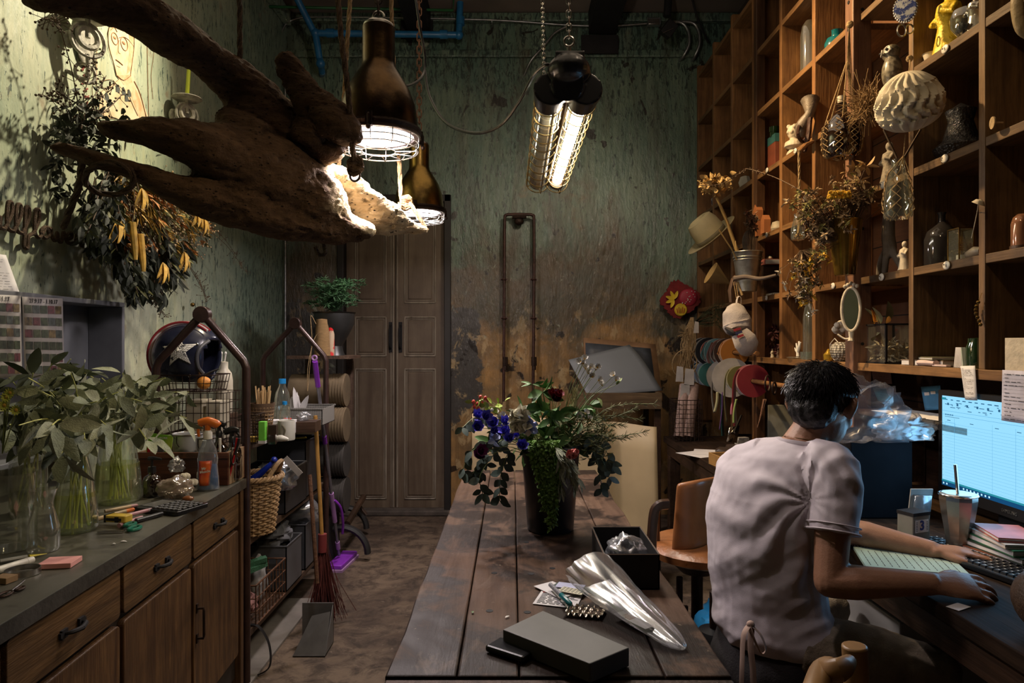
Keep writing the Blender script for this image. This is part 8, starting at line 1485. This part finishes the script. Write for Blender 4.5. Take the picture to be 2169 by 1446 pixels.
t=T('blister_card','clear plastic blister packs of white tags between calendar and tumbler','package',V((1.31,2.18,dz)));m=MB();m.box((-.01,0,.08),(.07,.004,.16),R=Matrix.Rotation(.18,4,'X'));m.build('card',MT('grey_tag_card',(.30,.29,.27),.6),t);m=MB();m.box((-.01,-.012,.10),(.05,.016,.08),R=Matrix.Rotation(.18,4,'X'));m.build('blister',M_['bag'],t)
kb=T('keyboard','black computer keyboard under the far hand','keyboard',(1.31,1.915,dz),.245);m=MB();m.box((0,0,.009),(.14,.43,.016));m.build('body',M_['blackplastic'],kb,bevel=.003,smooth=False);m=MB();[m.box((-.052+i*.0205,-.20+j*.0195,.020),(.0165,.0165,.006),taper=.82) for i in range(6) for j in range(21) if not (i == 5 and 14<j)];m.build('keys',MT('key_black',(.02,.02,.022),.35),kb,smooth=False);m=MB();[m.box((-.052+i*.0205+.002,-.20+j*.0195,.0233),(.004,.004,.0003)) for i in range(6) for j in range(21)];m.build('key_legends',M_['white'],kb,smooth=False)
nb=T('spiral_notebook','open spiral notebook of pale green handwritten pages under the arms','notebook',(1.12,1.93,dz),-.30);m=MB();m.box((0,0,.004),(.25,.19,.008));m.build('pages',MT('mint_page',(.36,.48,.42),.8,0,.04),nb,smooth=False);m=MB();random.seed(91)
for i in range(13):
    x=-.11+i*.018;y=-.08
    while y <.06:w_=rnd(.006,.022);m.box((x,y+w_/2,.0084),(.0016,w_,.0004)) ;y += w_+rnd(.003,.007)
m.build('handwriting',M_['ink'],nb,smooth=False);m=MB();[m.ring((-.12+.0085*k,.098,.006),.007,.0011,12,4,(1,0,.15)) for k in range(29)];m.build('wire_spiral',M_['steel'],nb)
slab('loose_page','pale green loose page showing beyond the far forearm','paper',V((1.19,2.12,dz)),(.14,.14,.002),MT('mint_page2',(.38,.50,.43),.8),.2)
bks=[((.17,.22,.028),(.22,.07,.03),'thick tan-orange book at the bottom of the desk stack'),((.16,.21,.016),(.03,.05,.03),'dark green notebook second from the bottom of the desk stack'),((.15,.20,.018),(.02,.12,.05),'bright green-edged notebook in the middle of the desk stack'),((.14,.19,.012),(.45,.40,.36),'white booklet near the top of the desk stack'),((.12,.16,.012),(.42,.12,.10),'red patterned notebook on top of the desk stack')]
z=dz
for i,(s_,c_,lb) in enumerate(bks):book('book',lb,V((1.43-.006*i,1.93,z)),s_,MT('book_cloth_%d' % i,c_,.6,0,.2,20),.25-.12*i,'book');z += s_[2]+.0008
stick('pen','blue pen lying between keyboard and book stack','pen',(2048,1134),(2095,1152),.006,MT('blue_pen',(.06,.16,.40),.3),None,dz)
m=MB();q=K(1500,952);
slab('loose_paper','white receipts fanned on the far end of the desk, lower','paper',K(1480,962),(.16,.20,.0015),M_['paper'],.5);slab('loose_paper','white receipts fanned on the far end of the desk, upper','paper',K(1492,958)+V((0,0,.002)),(.12,.2,.0015),M_['paper'],-.3)
b=K(1522,985);t=T('wooden_tray','small honey-coloured wooden tray with a slot handle on the desk edge','tray',V((1.085,3.42,dz)),.1);m=MB();m.bx((-.06,-.11,0),(.06,.11,.006));m.bx((-.06,-.11,.006),(-.052,.11,.06));m.bx((.052,-.11,.006),(.06,.11,.06));m.bx((-.052,-.11,.006),(.052,-.102,.06));m.bx((-.052,.102,.006),(.052,.11,.06));m.build('tray',MT('honey_tray',(.28,.15,.045),.5),t,smooth=False,bevel=.002);m=MB();m.box((0,-.1105,.036),(.035,.002,.014));m.build('slot',M_['black'],t)
m=MB();q=V((1.09,3.40,dz+.0075));m.lathe([(.03,0),(.045,.01),(.045,.05),(.035,.06),(.03,.06),(.03,0)],26,q);single('tape_roll','roll of glossy brown tape in the small wooden tray','tape',m,MT('brown_tape',(.16,.08,.02),.15),q)
crumple('glue_gun','dark tangled leather strap and tools on the desk behind the man',V((1.2,3.55,dz)),.09,MT('dark_leather2',(.03,.018,.012),.4),61,cat='strap',sq=(1.2,2.,.5));
slab('blue_box','blue and white small box on the desk behind the shirt shoulder','box',V((1.10,3.18,dz)),(.07,.10,.03),MT('bright_blue_card',(.01,.05,.35),.5),.1);m=MB();q=V((1.08,3.24,dz+.0315));m.lathe([(0,0),(.015,0),(.012,.05),(.008,.07),(0,.072)],14,q);single('blue_bottle','small blue tapered bottle on top of the blue box','bottle',m,bpy.data.materials['bright_blue_card'],q)
m=MB();q=P(1560,935,3.75);m.tube([P(1570,880,3.8),P(1555,915,3.7)],.004,6);m.add([P(1545,905,3.7),P(1566,900,3.75),P(1560,938,3.75),P(1540,935,3.7)],[(0,1,2,3)]);single('silver_packet','glinting silver packet propped behind the desk clutter','packet',m,M_['chrome'],P(1552,937,3.72),solid=.006)
m=MB();q=V((1.33,3.95,dz));m.box(q+V((0,0,.04)),(.07,.04,.075),.3);m.box(q+V((-.02,-.022,.05)),(.03,.004,.03),.3);single('white_label_machine','small white and black counter device under the ribbons','device',m,MT('grey_white_plastic',(.3,.28,.26),.4,0,.6,40),q)
for i,(px,c_) in enumerate(((1624,(.02,.07,.22)),(1634,(.10,.16,.08)),(1643,(.40,.38,.33)),(1652,(.30,.30,.26)))):
    slab('standing_book',['blue ring binder','green thin book','white book','pale grey book'][i]+' standing on the desk left of the man\'s head','book',V((1.66,1.66*F/(px-CX),dz)),(.16,.04,.26 if i == 0 else .24),MT('spine_%d' % i,c_,.6))
slab('pedestal','pale grey metal drawer pedestal under the desk behind the thigh','cabinet',V((1.33,2.25,.001)),(.40,.52,.585),MT('pale_grey_metal',(.30,.29,.27),.5,0,.06),bevel=.004)
# near right end of the desk
b=V((1.14,1.42,dz));t=T('leather_case','rounded brown leather case on the desk at the right picture edge','case',b);m=MB();m.ball((0,0,.075),(.075,.10,.075),24,16);m.v=[V((v.x,v.y,max(v.z,0))) for v in m.v];m.build('shell',MT('worn_brown_leather',(.085,.05,.03),.45,0,.3,30,.4,200),t);m=MB();m.tube([(-.0,-.09,.10),(.03,-.04,.155),(.05,.04,.155),(.06,.09,.10)],.010,8,k=4);m.build('strap_handle',M_['black'],t)
b=V((1.17,1.275,dz));t=T('stapler','black and white upright hand tool standing at the right picture edge','tool',b);m=MB();m.box((0,0,.05),(.05,.05,.10),taper=.8);m.build('black_body',M_['blackplastic'],t,bevel=.008,smooth=False);m=MB();m.box((-.028,-.0,.04),(.008,.03,.07));m.build('white_side',M_['white'],t,bevel=.003,smooth=False)
slab('small_paper','little white paper corner at the desk edge before the leather case','paper',K(2030,1285),(.05,.03,.001),M_['paper'],.5)
# stool
st=T('wooden_stool','brown wooden stool under the seated man','stool',(.735,1.93,0));m=MB();m.lathe([(0,.415),(.16,.415),(.17,.43),(.165,.45),(0,.45)],32);m.build('seat',pw,st);[(lambda m,a_:(m.tube([(cos(a_)*.11,sin(a_)*.11,.416),(cos(a_)*.16,sin(a_)*.16,0)],[.018,.015],10),m.build('leg',pw,st)))(MB(),pi/4+k*pi/2) for k in range(4)];m=MB();m.ring((0,0,.18),.138,.008,28,6);m.build('foot_ring',pw,st)
# ================================================================ THE MAN AT THE DESK
man=T('person','person in a white t-shirt seated with back to us, leaning to the monitor, hands at the keyboard','person',(.74,1.93,0))
man['label']='person in white t-shirt seated at the desk, turned away, forearms on the notebook'
skm=MT('tan_skin',(.33,.165,.095),.5,0,.08,30,.1,200);shirt=MT('white_cotton_jersey',(.56,.50,.53),.9,0,.03,40,.15,600)
LAT=V((-.70,.71,0)).normalized();FR=V((.71,.70,0)).normalized()
def loft(m,rows,grow=0.,n=26,hunch=0.):
    vv=[]
    for px,py,d,a_,b_ in rows:
        c_=P(px,py,d)
        for k in range(n):an=2*pi*k/n;vv.append(c_+LAT*cos(an)*(a_+grow)*(1+.04*cos(4*an))+FR*sin(an)*(b_+grow)*(1+.02*cos(4*an)))
    L=len(rows);m.add(vv,[(i*n+j,i*n+(j+1) % n,(i+1)*n+(j+1) % n,(i+1)*n+j) for i in range(L-1) for j in range(n)]+[tuple(range(n)),tuple((L-1)*n+j for j in range(n))])
rows=[(1650,1400,1.93,.150,.12),(1645,1340,1.93,.155,.122),(1628,1270,1.93,.148,.115),(1618,1190,1.93,.150,.112),(1622,1120,1.93,.162,.115),(1640,1050,1.93,.178,.117),(1662,1000,1.93,.180,.108),(1680,966,1.93,.165,.092),(1698,942,1.94,.112,.075),(1704,926,1.94,.062,.058)]
SHn=P(1772,998,1.80);SHf=P(1562,990,2.05);ELn=P(1757,1232,1.73);WRn=P(1985,1236,1.66);ELf=P(1778,1120,2.12);WRf=P(1982,1166,1.96)
HF=V((.74,.62,-.28)).normalized();HR=HF.cross(V((0,0,1))).normalized();HU=HR.cross(HF).normalized();HC=P(1742,862,1.93)
HM=Matrix.Translation(HC) @ Matrix((HR,HF,HU)).transposed().to_4x4()
def hand(m,wr,fwd,upv,thumb,curl=.5,spread=1.,s=1.):
    x=V(fwd).normalized();z=V(upv);z=(z-x*z.dot(x)).normalized();y=z.cross(x)*thumb
    L=lambda a,b,c:wr+(x*a+y*b+z*c)*s
    m.tube([L(-.01,0,0),L(.02,0,0),L(.055,-.001,.003),L(.088,0,.0)],[(.028*s,.019*s),(.034*s,.019*s),(.042*s,.017*s),(.041*s,.013*s)],14,up=z,k=3)
    for yi,ln,bx_,cu in ((.031,.070,.084,.9),(.0105,.080,.090,1.),(-.0105,.074,.087,1.05),(-.031,.058,.080,1.15)):
        c=curl*cu;p=V((bx_-.012,yi,.002));pts=[L(*p)];an=.05;rr=[.0095]
        for seg,fr_ in enumerate((.45,.30,.25)):
            an += c*(.55 if seg == 0 else .75);p=p+V((cos(an)*ln*fr_+(.012 if seg == 0 else 0),(yi*.12*spread if seg == 0 else 0),-sin(an)*ln*fr_));pts.append(L(*p));rr.append((.0088,.0078,.0064)[seg])
        m.tube(pts,[r*s for r in rr],8,k=2);m.ball(pts[-1],.0064*s,8,6)
    pts=[L(.018,.022,-.004),L(.045,.045,-.012),L(.070,.056,-.016),L(.090,.058,-.022)];m.tube(pts,[.014*s,.0115*s,.0095*s,.0075*s],8,k=2);m.ball(pts[-1],.0075*s,8,6)
m=MB();loft(m,rows,-.012)
m.tube([P(1705,945,1.94),P(1720,915,1.94),P(1738,880,1.935)],[.064,.056,.058],18)
m.ball(HC+HM.to_3x3() @ V((0,-.008,.028)),(.074,.092,.088),22,16,HM.to_3x3().to_4x4());m.ball(HC+HM.to_3x3() @ V((0,.03,-.045)),(.056,.062,.062),18,12,HM.to_3x3().to_4x4())
def hp(*a):return HM @ V(a)
m.tube([hp(0,.03,-.08),hp(0,.075,-.088)],[.034,.022],12);m.tube([hp(0,.083,.015),hp(0,.104,-.022),hp(0,.092,-.035)],[.009,.013,.010],10,k=2);m.tube([hp(-.025,.082,-.058),hp(0,.092,-.056),hp(.025,.082,-.058)],[.005,.008,.005],8,k=2);m.tube([hp(-.04,.078,.028),hp(0,.09,.026),hp(.04,.078,.028)],[.010,.009,.010],8,k=2);m.ball(hp(.035,.062,-.025),.024);m.ball(hp(-.035,.062,-.025),.024)
for s_ in (-1,1):m.tube([hp(s_*.073,-.004,.016),hp(s_*.092,-.014,.024),hp(s_*.094,-.018,-.0),hp(s_*.079,-.006,-.028)],[.007,.009,.009,.007],8,k=3);m.ball(hp(s_*.075,-.006,-.004),(.012,.016,.024),8,6,HM.to_3x3().to_4x4())
m.tube([SHn,SHn.lerp(ELn,.35),ELn.lerp(SHn,.12),ELn],[.052,.047,.040,.038],16,k=3);m.ball(ELn,.0385);m.tube([ELn,ELn.lerp(WRn,.25),ELn.lerp(WRn,.7),WRn],[.039,.043,.032,.026],16,k=3)
m.tube([SHf,SHf.lerp(ELf,.4),ELf],[.052,.046,.039],16,k=3);m.ball(ELf,.039);m.tube([ELf,ELf.lerp(WRf,.3),ELf.lerp(WRf,.7),WRf],[.038,.041,.031,.025],16,k=3)
hand(m,WRn,V((.99,-.05,-.07)),V((.05,-.55,1)),1,.42);hand(m,WRf,V((.93,-.30,-.03)),V((0,.1,1)),-1,.33,1.3)
m.build('body',skm,man,world=True,remesh=.0042)
m=MB();[m.ball(hp(s_*.031,.077,.008),.011,10,8) for s_ in (-1,1)];m.build('eyes',M_['white'],man,world=True)
# hair
m=MB();m3=HM.to_3x3().to_4x4();m.ball(HM @ V((0,-.018,.038)),(.083,.096,.084),26,18,m3);m.ball(HM @ V((0,-.055,-.008)),(.070,.052,.066),20,14,m3);m.ball(HM @ V((0,.045,.085)),(.06,.045,.04),16,10,m3);[m.ball(HM @ V((s_*.064,-.004,.045)),(.018,.055,.036),12,8,m3) for s_ in (-1,1)]
random.seed(95);hairm=MT('black_hair',(.010,.009,.010),.38,0,.4,80,.3,300)
m.build('hair',hairm,man,world=True,remesh=.005,disp=lambda q,n_:.0035*NZ.noise(q*60)+.004*NZ.noise(V((q.x*90,q.y*90,q.z*25))))
hr=[o for o in man.children if o.name.startswith('hair')][0];m=MB()
for k in range(2600):
    u,v=rnd(0,2*pi),rnd(-.35,1);sv=sqrt(max(1-v*v,0));l=V((cos(u)*sv,sin(u)*sv,v))
    if l.y >.35 and l.z <.55:continue
    p=V((l.x*.083,-.018+l.y*.096,.038+l.z*.084));
    if v <.0:p.y=min(p.y,.0)
    if abs(l.x)>.55 and l.z <.12 and l.y >-.42:continue
    crown=V((.0,-.05,.13));fl_=(p-crown);fl_=(fl_-l*fl_.dot(l));fl_=fl_.normalized() if fl_.length >1e-4 else V((0,1,0));nz_=V((rnd(-.35,.35),rnd(-.35,.35),rnd(-.3,.3)));ln=rnd(.018,.034)
    m.tube([HM @ (p*1.0),HM @ (p+(fl_+nz_)*ln*.6+l*.006),HM @ (p+(fl_+nz_)*ln+l*.004)],[.0013,.0011,.0003],3,cap=False)
m.build('hair_strands',MT('hair_strand',(.016,.014,.015),.3,0,.3,30),hr,world=True)['kind']='stuff'
# t-shirt
m=MB();srows=[(1652,1352,1.93,.162,.135),(1640,1325,1.93,.168,.136)]+rows[2:];loft(m,srows,.010,30)
eN=SHn.lerp(ELn,.56);eF=SHf.lerp(ELf,.5)
m.tube([SHn.lerp(P(1690,975,1.93),.45),SHn,SHn.lerp(ELn,.3),eN],[.075,.064,.062,.063],20,k=3);m.tube([SHf.lerp(P(1680,975,1.93),.45),SHf,SHf.lerp(ELf,.3),eF],[.075,.062,.060,.062],20,k=3)
AR=P(1712,1030,1.80)
def folds(q,n_):
    w_=0.;px=CX+q.x*F/q.y;py=HZ+(EYE-q.z)*F/q.y
    s1=(py-1000)*.9-(px-1600)*-.5;d1=V((px,py,0))-V((1715,1060,0));r_=d1.length;a_=atan2(d1.y,-d1.x)
    w_ += .0055*sin(a_*11+NZ.noise(V((r_*.01,a_,0)))*4)*math.exp(-((r_-130)/130)**2)*(1 if px <1720 else .3)
    t_=py+.55*(px-1600);w_ += .0050*max(0,1-abs(((t_+14*NZ.noise(q*7)) % 62)-31)/20)*min(max((py-1080)/160,0),1)*(.55+.8*NZ.noise(q*8+V((5,0,0))))
    if px >1700:w_ += .0045*sin((py*.9-(px-1700)*1.4)*.085+2*NZ.noise(q*9))*math.exp(-((py-1010)/60)**2)
    w_ += .004*NZ.noise(q*14)+.0015*NZ.noise(q*40)
    return w_
m.build('t_shirt',shirt,man,world=True,remesh=.005,disp=folds);ts=[o for o in man.children if o.name.startswith('t_shirt')][0]
m=MB();cN=P(1703,937,1.94);nrm_=V((.12,.06,1)).normalized();x_,y_,z_=frame(nrm_);m.tube([cN+x_*cos(a_)*.076+y_*sin(a_)*.071 for a_ in [2*pi*k/36 for k in range(36)]],[(.002,.006)]*36,6,closed=True,up=nrm_);m.build('collar',shirt,ts,world=True)
for e0,s0 in ((eN,SHn),(eF,SHf)):
    ax=(e0-s0).normalized();x_,y_,z_=frame(ax)
    for o_ in (-.001,-.018):m=MB();m.tube([e0+ax*o_+(x_*cos(a_)+y_*sin(a_))*.0655 for a_ in [2*pi*k/32 for k in range(32)]],.0018 if o_ <-.01 else .003,5,closed=True);m.build('sleeve_hem',shirt,ts,world=True)
m=MB();x_,y_,z_=frame((.2,.1,1));m.tube([cN+V((.006,.0,.006))+x_*cos(a_)*.062+y_*sin(a_)*.058 for a_ in [2*pi*k/36 for k in range(36)]],.0012,5,closed=True);m.build('thin_necklace',M_['brass'],man,world=True)
# trousers and apron
tr=MT('dark_trousers',(.030,.024,.020),.85,0,.25,40,.3,200);kh=MT('olive_khaki',(.24,.19,.135),.85,0,.15,30,.3,200)
HN=P(1690,1368,1.86);KN=V((1.10,1.78,.545));HFp=P(1610,1370,2.02);KF=V((1.02,2.20,.55))
AK=V((1.05,1.80,.07));AKF=V((.93,2.22,.07))
m=MB();loft(m,[(1640,1420,1.93,.14,.12),(1648,1360,1.93,.165,.135),(1648,1335,1.93,.155,.125)],0);m.tube([HN,HN.lerp(KN,.5),KN],[.095,.088,.066],18,k=3);m.ball(KN,.066);m.tube([KN,KN.lerp(AK,.4),AK],[.064,.058,.045],16,k=3);m.tube([HFp,HFp.lerp(KF,.5),KF],[.095,.085,.066],18,k=3);m.ball(KF,.066);m.tube([KF,KF.lerp(AKF,.4),AKF],[.064,.058,.045],16,k=3)
m.build('trousers',kh,man,world=True,remesh=.007,disp=lambda q,n_:.006*NZ.noise(q*16)+.003*NZ.noise(q*40))
m=MB();loft(m,[(1634,1425,1.93,.178,.140),(1645,1390,1.93,.180,.145),(1650,1345,1.93,.168,.134),(1648,1330,1.93,.158,.124)],.004);
m.build('apron',MT('black_apron',(.016,.013,.014),.8,0,.2,20,.2,200),man,world=True,remesh=.007,disp=lambda q,n_:.005*NZ.noise(q*14));ap=[o for o in man.children if o.name.startswith('apron')][0]
m=MB();k0=P(1590,1322,1.765);m.ball(k0,(.011,.009,.010));tp=lambda pts:m.tube([P(x,y_,d) for x,y_,d in pts],[(.008,.002)]*len(pts),6,k=6)
tp([(1590,1322,1.765),(1612,1345,1.755),(1622,1375,1.75),(1612,1383,1.75),(1598,1355,1.752),(1588,1325,1.762)]);tp([(1588,1322,1.765),(1575,1345,1.755),(1572,1400,1.75),(1570,1470,1.75)]);tp([(1592,1325,1.765),(1590,1370,1.755),(1595,1420,1.75),(1596,1480,1.75)])
m.build('tie_bow',MT('tan_apron_tie',(.36,.25,.2),.85),ap,world=True)
for nm,A in (('shoe',AK),('shoe',AKF)):m=MB();m.tube([A+V((-.06,0,-.03)),A+V((.03,0,-.028)),A+V((.15,.02,-.035))],[(.045,.036),(.048,.038),(.034,.028)],14,k=3,up=V((0,0,1)));m.v=[V((v.x,v.y,max(v.z,.002))) for v in m.v];m.build(nm,M_['black'],man,world=True)
